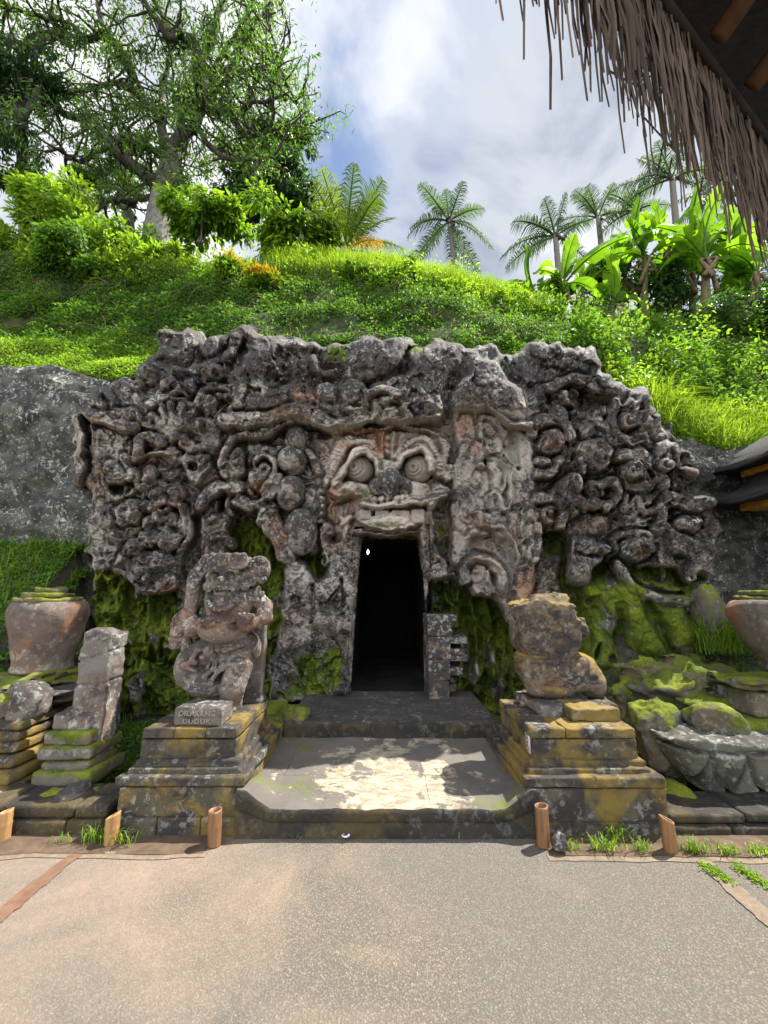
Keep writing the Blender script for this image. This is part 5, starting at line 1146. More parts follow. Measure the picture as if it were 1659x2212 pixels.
# ------------------------------------------------------------------ eroded seated lion on its slabs
LK = .1834 * 4.0 / FP
zt_r = at(1260, 1573, 3.5)[2]
lb = np.array([at(1078 + 700 * .1834, 1272 + 1250 * .1834, 4.02)[0] + .055, 4.13, zt_r + .085])
def lp(x, y, d=0.0): return np.array([lb[0] + (x - 740) * LK, lb[1] + d * LK, lb[2] + (1275 - y) * LK])
def lion(X, Y, Z):
    E = lambda x, y, rx, ry, rd, d=0: ell(X, Y, Z, lp(x, y, d), (rx * LK, rd * LK, ry * LK))
    B = lambda x, y, hx, hy, hd, d=0, r=60: rbox(X, Y, Z, lp(x, y, d), np.array([hx, hd, hy]) * LK, r * LK)
    k = 50 * LK
    D = B(600, 470, 335, 285, 290, 0, 90); D = np.maximum(D, (Z - lp(0, 210)[2]) - .35 * (X - lp(420, 0)[0]))
    D = smin(D, E(780, 230, 170, 110, 190, 30), k); D = smin(D, E(975, 500, 130, 130, 170, 0), 40 * LK); D = smin(D, E(1020, 560, 75, 90, 120, -20), 30 * LK); D = smin(D, E(940, 330, 60, 90, 100, 0), 30 * LK)
    D = smin(D, E(640, 740, 320, 190, 280, -20), k); D = smin(D, E(560, 850, 310, 160, 270, 0), k)
    for yy in (770, 815): D = D + .007 * np.exp(-((Z - lp(0, yy)[2] - .02 * np.sin((X - lp(700, 0)[0]) * 7)) / .010) ** 2)
    D = smin(D, E(560, 960, 310, 200, 260, 0), 30 * LK); D = smin(D, E(820, 1010, 400, 240, 280, 20), k); D = smin(D, E(1130, 1130, 150, 160, 220, 40), k)
    D = smin(D, E(430, 1080, 120, 150, 170, -60), k); D = smin(D, E(620, 1180, 270, 90, 220, -30), k)
    D = smin(D, E(830, 900, 66, 66, 90, -210), 16 * LK); D = smin(D, E(945, 870, 75, 66, 90, -190), 16 * LK); D = smin(D, cap(X, Y, Z, lp(830, 920, -210), lp(850, 1060, -220), 60 * LK, 40 * LK), 20 * LK); D = smin(D, cap(X, Y, Z, lp(960, 900, -190), lp(990, 1050, -190), 60 * LK, 36 * LK), 20 * LK)
    D = np.maximum(D, lp(0, 1275)[2] - Z)
    n = fbm3(X * 6, Y * 6, Z * 9, 5, 11, .58); up_ = np.clip((lp(0, 620)[2] - Z) * -6, 0, 1)
    return D + (.012 + .030 * up_) * n + .02 * up_ * np.clip(np.abs(fbm3(X * 9, Y * 9, Z * 14, 3, 17)) - .2, 0, 1)
Vt, Ft = surface_nets(lion, lp(200, 1285, -340), lp(1330, 90, 320), .012)
M['lion'] = stone_mat('lion_stone', (0.145, 0.112, 0.085), (0.21, 0.165, 0.125), dark=.85, lichen=.4, moss=.0, moss_up=.3, rust=.3, scale=1.4, ochre=.9, ochre_up=1.3, dk=.06, mossc=((0.10, 0.10, 0.02), (0.22, 0.2, 0.05)))
o = mesh('lion_statue', Vt - lb, Ft, M['lion']); o.location = tuple(lb); tag(o, 'badly eroded squat stone lion with blunt head, on the right pedestal', 'statue')
def slab(name, label, x0, x1, y0, y1, z0, z1, seed, rz=0.0, mat='ped'):
    A = Asm(); c = np.array([(x0 + x1) / 2, (y0 + y1) / 2, z0]); A.box(x0 - c[0], x1 - c[0], y0 - c[1], y1 - c[1], 0, z1 - z0, .012, .01, 8, .012, seed)
    V, F = join(A.it); o = mesh(name, V, F, M[mat]); o.location = tuple(c); o.rotation_euler = (0, 0, rz); tag(o, label, 'slab'); return o
zt_ = zt_r - .003
p = lp(840, 1450); slab('stone_slab', 'thick squared slab in front under the lion, with a broken right end', lp(620, 0)[0], lp(1110, 0)[0], 3.66, 3.98, zt_, zt_ + .105, 4)
slab('stone_slab', 'rough grey slab under the left side of the lion', lp(340, 0)[0], lp(600, 0)[0], 3.80, 4.34, zt_, zt_ + .095, 5, .12, 'stone')
slab('stone_slab', 'small broken yellow slab under the right side of the lion', lp(1095, 0)[0], lp(1240, 0)[0], 3.85, 4.25, zt_, zt_ + .09, 6, -.1)

# ------------------------------------------------------------------ warning block with cut letters
def text_mesh(txt, size, depth):
    cu = bpy.data.curves.new('t', 'FONT'); cu.body = txt; cu.size = size; cu.extrude = depth; cu.align_x = 'CENTER'; cu.resolution_u = 3; cu.space_character = 1.08; cu.offset = .0014
    ob = bpy.data.objects.new('t', cu); sc.collection.objects.link(ob)
    dg = bpy.context.evaluated_depsgraph_get(); me = bpy.data.meshes.new_from_object(ob.evaluated_get(dg))
    V = np.array([v.co[:] for v in me.vertices]); F = [list(p.vertices) for p in me.polygons]
    bpy.data.objects.remove(ob); bpy.data.curves.remove(cu); bpy.data.meshes.remove(me); return V, F
q0 = at(331.8 + 228 * .1875, 1189 + 2000 * .1875, 3.56); q1 = at(331.8 + 800 * .1875, 1189 + 1790 * .1875, 3.56)
zb = at(400, 1573, 3.5)[2] - .002; hw, hh = (q1[0] - q0[0]) / 2, q1[2] - q0[2]
wc = np.array([(q0[0] + q1[0]) / 2, 3.66, zb])
t = empty('warning_block', wc, -0.03); tag(t, 'small grey stone block cut with the words DILARANG DUDUK before the guardian', 'stone sign')
A = Asm(); A.box(-hw, hw, -.1, .14, 0, hh, .012, .003, 9, .007, 3); V, F = join(A.it); mesh('block', V, F, M['stone'], t, world=False)
M['letters'] = simple_mat('letter_paint', (0.15, 0.125, 0.105), (0.33, 0.28, 0.24), .9, 40, .3)
for txt, s, zz in (('DILARANG', hh * .40, hh * .56), ('DUDUK', hh * .36, hh * .14)):
    V, F = text_mesh(txt, s, .0015); V[:, :2] += .0022 * np.stack([fbm2(V[:, 0] * 60, V[:, 1] * 60, 2, 3), fbm2(V[:, 0] * 60, V[:, 1] * 60, 2, 8)], -1); V = np.stack([V[:, 0] * (1.05 if len(txt) > 6 else 1.25) - .004, -.1075 - V[:, 2] * 1.0, V[:, 1] + zz], -1)
    mesh('lettering', V, F, M['letters'], t, False, world=False)

# ------------------------------------------------------------------ notice plate on the right pedestal's side
M['plate'] = simple_mat('notice_plate', (0.50, 0.47, 0.43), (0.60, 0.57, 0.52), .6, 12, .1)
M['red'] = simple_mat('notice_red', (0.36, 0.07, 0.045), (0.44, 0.1, 0.06), .6, 12, .1); M['ink'] = simple_mat('notice_ink', (0.05, 0.05, 0.05), (0.08, 0.07, 0.07), .6, 12, .1)
xs_ = at(1153, 1620, 3.51)[0] - .012
pc = np.array([xs_, 3.60, at(1148, 1610, 3.5)[2]])
t = empty('notice_plate', pc); tag(t, 'small faded white notice with red symbols on the inner side of the right pedestal', 'notice')
def side_quad(name, y0, y1, z0, z1, off, mat):
    V = np.array([[-off, y0, z0], [-off, y1, z0], [-off, y1, z1], [-off, y0, z1], [.004, y0, z0], [.004, y1, z0], [.004, y1, z1], [.004, y0, z1]])
    return mesh(name, V, np.array([[3, 2, 1, 0], [4, 5, 6, 7], [0, 1, 5, 4], [1, 2, 6, 5], [2, 3, 7, 6], [3, 0, 4, 7]]), mat, t, False, world=False)
side_quad('panel', -.05, .05, -.085, .085, .004, M['plate'])
for k in range(2): side_quad('text_line', -.038 + .004 * k, .036 - .01 * k, .058 - .016 * k, .066 - .016 * k, .0065, M['ink'])
def side_disc(name, y, z, r, off, mat):
    a = np.linspace(0, 2 * math.pi, 24, endpoint=False); V = np.stack([np.full(24, -off), y + r * np.cos(a), z + r * np.sin(a)], -1); mesh(name, V, [list(range(24))], mat, t, False, world=False)
side_disc('symbol', .0, .008, .026, .0062, M['red']); side_disc('symbol', .0, -.05, .024, .0062, M['red'])
side_quad('symbol_bar', -.016, .016, .004, .011, .0085, M['plate']); side_quad('symbol_bar', -.015, .015, -.053, -.047, .0085, M['plate'])

# ------------------------------------------------------------------ bamboo cups
def bamboo_mat():
    b = NB('bamboo'); n_ = b.noise(3, 5, .6, .2, stretch=(14, 14, 1.2)); a = b.attr('tint').outputs['Fac']
    c1 = b.mix(a, (0.19, 0.085, 0.04), (0.42, 0.25, 0.10)); c2 = b.mix(a, (0.10, 0.045, 0.025), (0.30, 0.16, 0.06))
    return b.done(b.principled(b.mix(b.ramp(n_, (.35, 0.), (.65, 1.)), c2, c1), .5, b.bump(n_, .2, .004), .4))
M['bamboo'] = bamboo_mat()
def cup(label, base, top, r, tint, slant=.3):
    base, top = np.array(base), np.array(top); n, m = 28, 14; ax = top - base; a = np.linspace(0, 2 * math.pi, n, endpoint=False); V = []
    prof = [(0, 1)] + [(s, 1 + (.05 if abs(s - .55) < .03 else 0)) for s in np.linspace(.02, 1, m)] + [(1, .80), (.75, .78), (.5, .78)]
    for s, k in prof:
        c = base + ax * s; z = (np.cos(a) * slant * r * s) if s > .7 else 0 * a
        V.append(np.stack([c[0] + r * k * np.cos(a), c[1] + r * k * np.sin(a), c[2] + z + 0 * a], -1))
    V = np.concatenate(V); L = len(prof); i = np.arange(L - 1)[:, None] * n; j = np.arange(n)[None, :]
    F = np.stack([i + j, i + (j + 1) % n, i + n + (j + 1) % n, i + n + j], -1).reshape(-1, 4)
    o = mesh('bamboo_cup', V - base, [F, np.arange((L - 1) * n, L * n)[None, :]], M['bamboo'], None, True, {'tint': np.full(len(V), tint)}); o.location = tuple(base)
    tag(o, label, 'bamboo cup', 'bamboo cups along the foot of the terrace')
for lab, bx, by, tx, ty, tn, sl in (('cut bamboo cup at the far left edge of the soil strip', 5, 1812, 12, 1752, .9, .3), ('cut bamboo cup below the left end of the left pedestal', 240, 1820, 245, 1760, .85, .5), ('tall dark bamboo cup below the right end of the left pedestal', 463, 1824, 465, 1749, .25, .05),
                                ('tall reddish bamboo cup beside the small dark rock', 1174, 1826, 1169, 1740, .2, .1), ('tilted reddish bamboo cup at the right end of the right pedestal', 1449, 1838, 1439, 1768, .3, -.4)):
    b_ = onz(bx, by, .005); tp = at(tx, ty, b_[1]); cup(lab, b_, tp, 11.8 * b_[1] * 1.06 / FP, tn, sl)
b_ = onz(1129, 1512, zt_r); tp = at(1129, 1496, b_[1]); cup('pale short bamboo cup standing on top of the right pedestal beside the lion', (b_[0] + .03, b_[1], zt_r), (b_[0] + .03, b_[1], zt_r + .085), .034, 1.0, 0)
# ------------------------------------------------------------------ small litter
M['petal'] = simple_mat('pale_blue_paper', (0.62, 0.68, 0.85), (0.78, 0.8, 0.88), .5, 20, .1)
c = onz(746, 1812, .004); a = np.linspace(0, 2 * math.pi, 18, endpoint=False)
V = np.concatenate([np.stack([.030 * k * np.cos(a), .022 * k * np.sin(a) + .03 * (1 - z), .004 + .03 * z * (1 - .4 * np.sin(a))], -1) for k, z in ((.25, 0), (.7, .4), (1, 1), (.9, .95), (.5, .35))])
i = np.arange(4)[:, None] * 18; j = np.arange(18)[None, :]
o = mesh('paper_cone', V, np.stack([i + j, i + (j + 1) % 18, i + 18 + (j + 1) % 18, i + 18 + j], -1).reshape(-1, 4), M['petal']); o.location = tuple(c); o.rotation_euler = (.5, 0, .3); tag(o, 'small pale blue paper cone lying on the paving before the platform', 'litter')
# ------------------------------------------------------------------ bulb in the passage
b = NB('bulb_glow'); e = b.n('ShaderNodeEmission'); e.inputs[0].default_value = (0.85, 0.95, 1, 1); e.inputs[1].default_value = 6; M['bulb'] = b.done(e.outputs[0])
c = at(795, 1193, 6.7); t = empty('light_bulb', c); tag(t, 'small bright white bulb hanging inside the dark passage', 'lamp')
V, F = lathe([(.002, -.03), (.012, -.014), (.015, .0), (.012, .014), (.012, .034), (.002, .036)], c, 16, 0); mesh('glass', V, F, M['bulb'], t)
V, F = tube([c + np.array([0, 0, .03]), c + np.array([0, 0, .22])], [.006, .004], 6); mesh('cord', V, F, M['cave'], t)

# ------------------------------------------------------------------ foliage materials
M['leaf_bank'] = leaf_mat('bank_leaves', (0.034, 0.095, 0.014), (0.16, 0.31, 0.035), .45, .6, None, .2)
M['leaf_bright'] = leaf_mat('bright_leaves', (0.065, 0.16, 0.014), (0.25, 0.39, 0.04), .5, .55, None, .25)
M['leaf_mid'] = leaf_mat('mid_leaves', (0.035, 0.10, 0.016), (0.14, 0.27, 0.035), .47, .55, None, .25)
M['leaf_tree'] = leaf_mat('tree_leaves', (0.045, 0.11, 0.022), (0.13, 0.25, 0.045), .55, .35)
M['leaf_dark'] = leaf_mat('dark_tree_leaves', (0.018, 0.055, 0.018), (0.06, 0.14, 0.034), .4, .35)
M['grass'] = leaf_mat('grass', (0.07, 0.15, 0.012), (0.24, 0.36, 0.04), .5, .5)
M['croton'] = leaf_mat('croton_leaves', (0.22, 0.20, 0.015), (0.50, 0.33, 0.03), .45, .5, (1.4, 1.3, .6))
M['palm'] = leaf_mat('palm_leaves', (0.03, 0.075, 0.02), (0.085, 0.16, 0.03), .40, .7, None, .15)
M['palm_yellow'] = leaf_mat('palm_young_leaves', (0.05, 0.11, 0.015), (0.19, 0.26, 0.03), .48, .65, None, .15)
M['banana'] = leaf_mat('banana_leaves', (0.07, 0.17, 0.015), (0.19, 0.36, 0.03), .58, .5, (1.9, 1.8, .6), .2)
M['dead_leaf'] = simple_mat('dead_leaves', (0.10, 0.07, 0.04), (0.22, 0.16, 0.10), .9, 12, .2)
M['bark'] = stone_mat('pale_bark', (0.20, 0.18, 0.15), (0.30, 0.28, 0.24), dark=.35, lichen=.5, moss=.12, moss_up=.5, rust=.1, scale=1.3, bump=.4)
M['bark_dark'] = stone_mat('dark_bark', (0.06, 0.052, 0.042), (0.11, 0.095, 0.08), dark=.5, lichen=.2, moss=.30, moss_up=.8, rust=.05, bump=.4)
M['twig'] = simple_mat('twigs', (0.04, 0.032, 0.024), (0.09, 0.075, 0.06), .95, 14, .3)
M['palm_bark'] = simple_mat('palm_bark', (0.13, 0.115, 0.10), (0.24, 0.215, 0.19), .95, 9, .5, (1, 1, 6))
M['banana_stem'] = simple_mat('banana_stem', (0.06, 0.065, 0.02), (0.16, 0.13, 0.06), .8, 6, .4, (5, 5, 1))

def nrmz(v): return v / (np.linalg.norm(v, axis=-1, keepdims=True) + 1e-9)
def leaf_quads(P, D, Nr, L, Wd, tint, fold=.18, tipdrop=.12):
    """one folded pointed leaf per point"""
    n = len(P); L = np.broadcast_to(L, (n,))[:, None]; Wd = np.broadcast_to(Wd, (n,))[:, None]
    D = nrmz(D); S = nrmz(np.cross(D, Nr)); U = np.cross(S, D)
    V = np.stack([P, P + D * L * .42 + S * Wd * .5 + U * Wd * fold, P + D * L - U * L * tipdrop, P + D * L * .42 - S * Wd * .5 + U * Wd * fold], 1).reshape(-1, 3)
    i = np.arange(n) * 4; F = np.stack([np.stack([i, i + 1, i + 2], -1), np.stack([i, i + 2, i + 3], -1)], 1).reshape(-1, 3)
    return V, F, np.repeat(np.clip(tint, 0, 1), 4)
def leaf_obj(name, P, D, Nr, L, Wd, tint, mat, parent=None, **kw):
    V, F, T = leaf_quads(P, D, Nr, L, Wd, tint, **kw)
    return mesh(name, V, F, mat, parent, False, {'tint': T})
def rvec(r, n): return nrmz(r.normal(size=(n, 3)))
def grass_quads(r, P, L, wd, lean, tint):
    n = len(P); a = r.uniform(0, 2 * math.pi, n); dirh = np.stack([np.cos(a), np.sin(a), 0 * a], -1) * (lean * r.uniform(.4, 1.3, n))[:, None]
    L = (np.broadcast_to(L, (n,)) * r.uniform(.6, 1.25, n))[:, None]; S = np.stack([-np.sin(a), np.cos(a), 0 * a], -1) * wd / 2
    up = np.array([0, 0, 1.0]); m1 = P + (up * .55 + dirh * .25) * L; m2 = P + (up * .88 + dirh * .62) * L; tip = P + (up * (1.0 - .25 * lean) + dirh * 1.1) * L
    V = np.stack([P - S, P + S, m1 + S * .9, m1 - S * .9, m2 + S * .6, m2 - S * .6, tip], 1).reshape(-1, 3); i = np.arange(n) * 7
    Q = np.concatenate([np.stack([i, i + 1, i + 2, i + 3], -1), np.stack([i + 3, i + 2, i + 4, i + 5], -1)]); T3 = np.stack([i + 5, i + 4, i + 6], -1)
    return V, [Q, T3], np.repeat(np.clip(tint, 0, 1), 7)

# ------------------------------------------------------------------ the hill behind
UX = np.linspace(-900, 2500, 171)
LN = [  # (px, py, depth) along each contour of the slope
    [(-900, 800, 6.5), (0, 806, 6.5), (100, 798, 6.5), (250, 828, 6.5), (340, 800, 6.5), (500, 790, 6.4), (840, 790, 6.4), (1200, 790, 6.4), (1330, 872, 6.3), (1430, 945, 6.2), (1500, 968, 6.25), (1560, 1000, 6.25), (1660, 985, 6.25), (2500, 970, 6.25)],
    [(-900, 725, 7.6), (0, 730, 7.6), (100, 735, 7.6), (330, 752, 7.2), (500, 725, 6.8), (840, 735, 6.7), (1100, 745, 6.7), (1250, 745, 6.8), (1330, 800, 6.8), (1430, 855, 7.1), (1500, 880, 7.3), (1660, 900, 7.3), (2500, 900, 7.3)],
    [(-900, 640, 8.0), (0, 640, 8.0), (300, 660, 7.9), (700, 660, 7.6), (850, 655, 7.6), (1000, 670, 7.6), (1150, 712, 7.7), (1330, 740, 7.7), (1500, 780, 8.1), (1660, 790, 8.2), (2500, 790, 8.2)],
    [(-900, 545, 8.5), (0, 545, 8.5), (200, 565, 8.5), (480, 590, 8.6), (700, 578, 8.7), (850, 590, 8.8), (980, 618, 8.9), (1100, 655, 9.0), (1200, 698, 9.2), (1400, 705, 9.6), (1660, 712, 9.8), (2500, 712, 9.8)],
    [(-900, 545, 11), (0, 545, 11), (480, 590, 11.2), (700, 582, 11.2), (850, 596, 11.2), (980, 626, 11.2), (1100, 662, 11.2), (1200, 704, 11.4), (1660, 716, 12), (2500, 716, 12)],
    [(-900, 590, 40), (480, 640, 40), (980, 690, 40), (1200, 740, 40), (2500, 750, 40)],
    [(-900, 900, 150), (2500, 950, 150)]]
rows = []
for ln in LN:
    a = np.array(ln, float); rows.append(at(UX, np.interp(UX, a[:, 0], a[:, 1]), np.interp(UX, a[:, 0], a[:, 2])))
rows = np.array(rows)                                    # contour, u, xyz
sub = []
for k in range(len(rows) - 1):
    for t in np.linspace(0, 1, 14, endpoint=False): sub.append(rows[k] * (1 - t) + rows[k + 1] * t)
sub.append(rows[-1]); HS = np.array(sub)
for _ in range(2): HS[1:-1] = HS[1:-1] * .5 + .25 * (HS[:-2] + HS[2:])
HS[..., 2] += .10 * fbm2(HS[..., 0] * 1.1, HS[..., 1] * 1.1 + HS[..., 2], 4, 61); HS[..., 1] += .14 * fbm2(HS[..., 0] * 1.3, HS[..., 2] * 1.3, 4, 65)
M['hill'] = stone_mat('hill_soil', (0.035, 0.03, 0.02), (0.06, 0.05, 0.03), dark=.3, lichen=.05, moss=.58, moss_up=.5, rust=.05, mossc=((0.016, 0.036, 0.006), (0.07, 0.11, 0.012)))
o = mesh('hill', HS.reshape(-1, 3), grid_faces(*HS.shape[:2]), M['hill']); o['kind'] = 'structure'
def hill_at(u, v):
    """u in frame columns, v in contour steps (0..6)"""
    fu = np.clip((np.asarray(u, float) + 900) / 20, 0, 169.999); fv = np.clip(np.asarray(v, float) * 14, 0, HS.shape[0] - 1.001)
    i = fv.astype(int); j = fu.astype(int); a = (fv - i)[..., None]; b_ = (fu - j)[..., None]
    return (HS[i, j] * (1 - a) + HS[i + 1, j] * a) * (1 - b_) + (HS[i, j + 1] * (1 - a) + HS[i + 1, j + 1] * a) * b_
r = np.random.default_rng(11)
def ground_cover(name, n, u0, u1, v0, v1, L, W, mat, tint, lift=.06, hang=.5, clump=0.0, dens=None, label='stuff'):
    u = r.uniform(u0, u1, n); v = r.uniform(v0, v1, n)
    P = hill_at(u, v)
    if dens is not None:
        m = r.random(n) < np.clip(dens(P, u, v), 0, 1); P, u, v = P[m], u[m], v[m]
    n = len(P); cl = fbm2(P[:, 0] * 2.6, P[:, 2] * 2.6 + P[:, 1], 3, 77)
    off = np.array([0, -.5, .8]) * (lift * (r.random(n) ** 1.5) * (1 + clump * np.clip(cl, -.6, 1) * 2))[:, None]
    D = rvec(r, n) * .8 + np.array([0, -.5, -hang]); Nr = rvec(r, n) * .7 + np.array([0.2, -.25, 1.0])
    tt = tint[0] + (tint[1] - tint[0]) * np.clip(r.random(n) * .6 + .4 * (cl + .5), 0, 1)
    o = leaf_obj(name, P + off, D, Nr, L * r.uniform(.6, 1.35, n), W * r.uniform(.7, 1.3, n), tt, mat); o['kind'] = 'stuff'; return o
# steep dark creeper face, bright weeds on the crest, the right-hand slope
ground_cover('creepers', 62000, -260, 1330, .7, 3.0, .085, .042, M['leaf_bank'], (.0, .75), .16, .7, .6, lambda P, u, v: .72 + .8 * fbm2(P[:, 0] * 1.7, P[:, 2] * 1.7, 3, 5) + .35 * (v > 1.5))
ground_cover('weeds', 36000, -260, 1240, 2.45, 3.9, .10, .045, M['leaf_bright'], (.1, 1.0), .34, .2, .9, lambda P, u, v: .5 + 1.0 * fbm2(P[:, 0] * 1.5, P[:, 1] * 1.5, 3, 9))
ground_cover('low_weeds', 26000, -260, 400, .0, 1.25, .05, .028, M['leaf_bright'], (.2, 1.0), .06, .1, .3)
ground_cover('low_weeds', 5000, 330, 1330, .3, 1.0, .06, .03, M['leaf_bank'], (.1, .9), .06, .1, .3)
ground_cover('undergrowth', 52000, 1230, 2050, .75, 3.4, .105, .055, M['leaf_mid'], (.1, .95), .34, .15, 1.0, lambda P, u, v: .65 + .6 * fbm2(P[:, 0] * 1.2, P[:, 2] * 1.2, 3, 15))
ground_cover('undergrowth', 9000, 1250, 2050, .9, 3.0, .10, .05, M['leaf_bright'], (.3, 1.0), .46, .1, 1.0, lambda P, u, v: 2.2 * fbm2(P[:, 0] * 1.1 + 9, P[:, 2] * 1.1, 3, 19))
def grass(name, P, L, wd, lean, mat='grass', t0=.1, t1=1.0):
    V, F, T = grass_quads(r, P, L, wd, lean, r.uniform(t0, t1, len(P))); o = mesh(name, V, F, M[mat], None, False, {'tint': T}); o['kind'] = 'stuff'; return o
u = r.uniform(590, 1180, 15000); grass('tall_grass', hill_at(u, r.uniform(2.75, 3.6, 15000)), .42, .014, .55)
u = r.uniform(1395, 2100, 6500); P = hill_at(u, r.uniform(.0, .55, 6500)); grass('tall_grass', P, .46, .013, 1.0)
ground_cover('low_weeds', 9000, 1300, 2100, .0, 1.0, .085, .045, M['leaf_bright'], (.1, 1.0), .22, .2, .8)
u = r.uniform(200, 700, 5000); grass('tall_grass', hill_at(u, r.uniform(2.9, 3.7, 5000)), .30, .013, .5)
# banks at terrace level
BX, BY, BZ = BANK
def bank_pts(n, x0, x1, y0, y1):
    x = r.uniform(x0, x1, n); y = r.uniform(y0, y1, n); i = np.clip(((x + 9) / 18 * 149).astype(int), 0, 149); j = np.clip(((y - 3.55) / 3.05 * 59).astype(int), 0, 59)
    return np.stack([x, y, BZ[i, j]], -1)
P = bank_pts(24000, -7.5, -3.75, 4.2, 6.2); n = len(P); o = leaf_obj('low_weeds', P + np.array([0, 0, 1]) * (.10 * r.random(n))[:, None], rvec(r, n) + np.array([0, -.4, .1]), rvec(r, n) * .6 + np.array([.1, -.2, 1]), .06 * r.uniform(.6, 1.4, n), .034, r.uniform(.1, 1, n), M['leaf_mid']); o['kind'] = 'stuff'
P = bank_pts(900, -7, -3.4, 5.2, 6.2); grass('grass', P, .22, .012, .9)
P = bank_pts(9000, -3.3, -1.3, 3.9, 5.8); n = len(P); o = leaf_obj('low_weeds', P + np.array([0, 0, 1]) * (.07 * r.random(n))[:, None], rvec(r, n) + np.array([0, -.4, 0]), rvec(r, n) * .6 + np.array([.1, -.2, 1]), .045 * r.uniform(.6, 1.4, n), .028, r.uniform(0, .7, n), M['leaf_bank']); o['kind'] = 'stuff'
P = bank_pts(9000, 2.0, 6.5, 3.9, 6.0); n = len(P); o = leaf_obj('low_weeds', P + np.array([0, 0, 1]) * (.06 * r.random(n))[:, None], rvec(r, n) + np.array([0, -.4, 0]), rvec(r, n) * .6 + np.array([.1, -.2, 1]), .045 * r.uniform(.6, 1.4, n), .028, r.uniform(.1, .9, n), M['leaf_mid']); o['kind'] = 'stuff'
c = at(1545, 1400, 5.5); P = c + np.stack([r.uniform(-.35, .5, 900), r.uniform(-.3, .3, 900), r.uniform(-.05, .03, 900)], -1); grass('grass', P, .36, .012, .8)
# tufts on the soil strip
for px, py, nn, L in ((200, 1818, 26, .10), (265, 1822, 18, .08), (1230, 1832, 20, .06), (1300, 1834, 40, .07), (1380, 1836, 24, .06), (1500, 1840, 46, .07), (1570, 1842, 30, .05), (1640, 1842, 30, .05), (130, 1818, 8, .05), (660, 1806, 8, .04), (960, 1806, 8, .04), (1330, 1812, 20, .10)):
    c = onz(px, py, .01); P = c + np.stack([r.normal(0, .045, nn * 2), r.normal(0, .02, nn * 2), 0 * np.zeros(nn * 2)], -1); grass('grass', P, L, .006, .9)
for pa, pb in (((1518, 1868), (1575, 1905)), ((1590, 1872), (1659, 1915))):
    t_ = r.random(260); q = np.array([onz(*pa, .006)]) * (1 - t_[:, None]) + np.array([onz(*pb, .006)]) * t_[:, None]; q += np.stack([r.normal(0, .02, 260), r.normal(0, .02, 260), 0 * t_], -1)
    o = leaf_obj('low_weeds', q + np.array([0, 0, .004]), rvec(r, 260) + np.array([0, 0, .4]), rvec(r, 260) * .5 + np.array([0, 0, 1]), .022, .012, r.uniform(.4, 1, 260), M['leaf_bright']); o['kind'] = 'stuff'

# ------------------------------------------------------------------ shrubs
def shrub(name, label, cat, px, py, Y, rx, rz, n, L, W, mat, tint=(0, 1), stems=5, group=None, hang=.2, seed=0, ry=None, stemmat='twig', top=None):
    q = np.random.default_rng(seed + 200); c = at(px, py, Y); base = c - np.array([0, 0, rz * 1.1]); ry = ry or rx
    t = empty(name, base); tag(t, label, cat, group)
    lob = [(q.uniform(-.85, .85), q.uniform(-.7, .7), q.uniform(-.6, .8) * (1 if q.random() < .7 else 1.25), q.uniform(.16, .5)) for _ in range(16)] + [(0, 0, -.3, .65)]
    k = q.integers(0, len(lob), n); lb_ = np.array(lob)[k]; d = rvec(q, n); rad = q.random(n) ** .45
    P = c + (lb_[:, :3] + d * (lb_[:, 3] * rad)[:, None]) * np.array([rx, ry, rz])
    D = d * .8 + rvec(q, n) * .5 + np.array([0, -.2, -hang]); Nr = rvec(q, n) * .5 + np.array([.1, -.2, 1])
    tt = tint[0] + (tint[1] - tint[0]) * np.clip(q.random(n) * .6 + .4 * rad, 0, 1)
    if top: 
        hi = P[:, 2] > c[2] + rz * (-.15 + .3 * q.random(n)); leaf_obj('flush_foliage', P[hi], D[hi], Nr[hi], L * q.uniform(.6, 1.3, hi.sum()), W, tt[hi], M[top], t); P, D, Nr, tt = P[~hi], D[~hi], Nr[~hi], tt[~hi]
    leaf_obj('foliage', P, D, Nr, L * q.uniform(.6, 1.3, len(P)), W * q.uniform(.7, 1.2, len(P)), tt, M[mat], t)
    it = []
    for i in range(stems):
        e = c + np.array([q.uniform(-.6, .6) * rx, q.uniform(-.6, .6) * ry, q.uniform(-.1, .7) * rz]); m = (base + e) / 2 + q.normal(0, .08, 3) * rx
        it.append(tube(catmull([base + q.normal(0, .05, 3) * np.array([1, 1, 0]), m, e], 5), np.linspace(.028, .007, 11) * max(.6, rx), 6))
    V, F = join(it); mesh('stems', V, F, M[stemmat], t)
    return t
G1 = 'shrubs along the crest of the bank'
shrub('croton_bush', 'taller orange-yellow tipped croton bush on the bank crest, the left one of the close pair', 'bush', 494, 580, 8.25, .30, .38, 1500, .14, .045, 'leaf_bank', (.1, .9), 6, G1, -.3, 1, top='croton')
shrub('croton_bush', 'orange-yellow tipped croton bush hanging lower on the bank, the right one of the close pair', 'bush', 574, 612, 8.05, .33, .36, 1500, .14, .045, 'leaf_bank', (.1, .9), 6, G1, -.2, 2, top='croton')
shrub('croton_bush', 'small yellow-green bush on the crest just left of the lone coconut palm', 'bush', 975, 640, 8.5, .30, .28, 1000, .12, .045, 'leaf_bright', (.3, 1), 5, G1, -.2, 3)
shrub('round_bush', 'rounded green bush on the crest below the short coconut palm', 'bush', 862, 603, 8.6, .40, .36, 1700, .11, .05, 'leaf_mid', (.2, 1), 5, G1, 0, 4)
shrub('round_bush', 'small leafy bush on the crest between the short palm and the orange crotons', 'bush', 765, 603, 8.5, .30, .26, 900, .12, .05, 'leaf_mid', (.2, 1), 4, G1, 0, 5)
shrub('broadleaf_shrub', 'sprawling light green shrub with bare stumps at the upper left', 'shrub', 110, 470, 8.8, .95, .80, 5200, .16, .075, 'leaf_bright', (.1, 1), 9, G1, .3, 6, stemmat='bark')
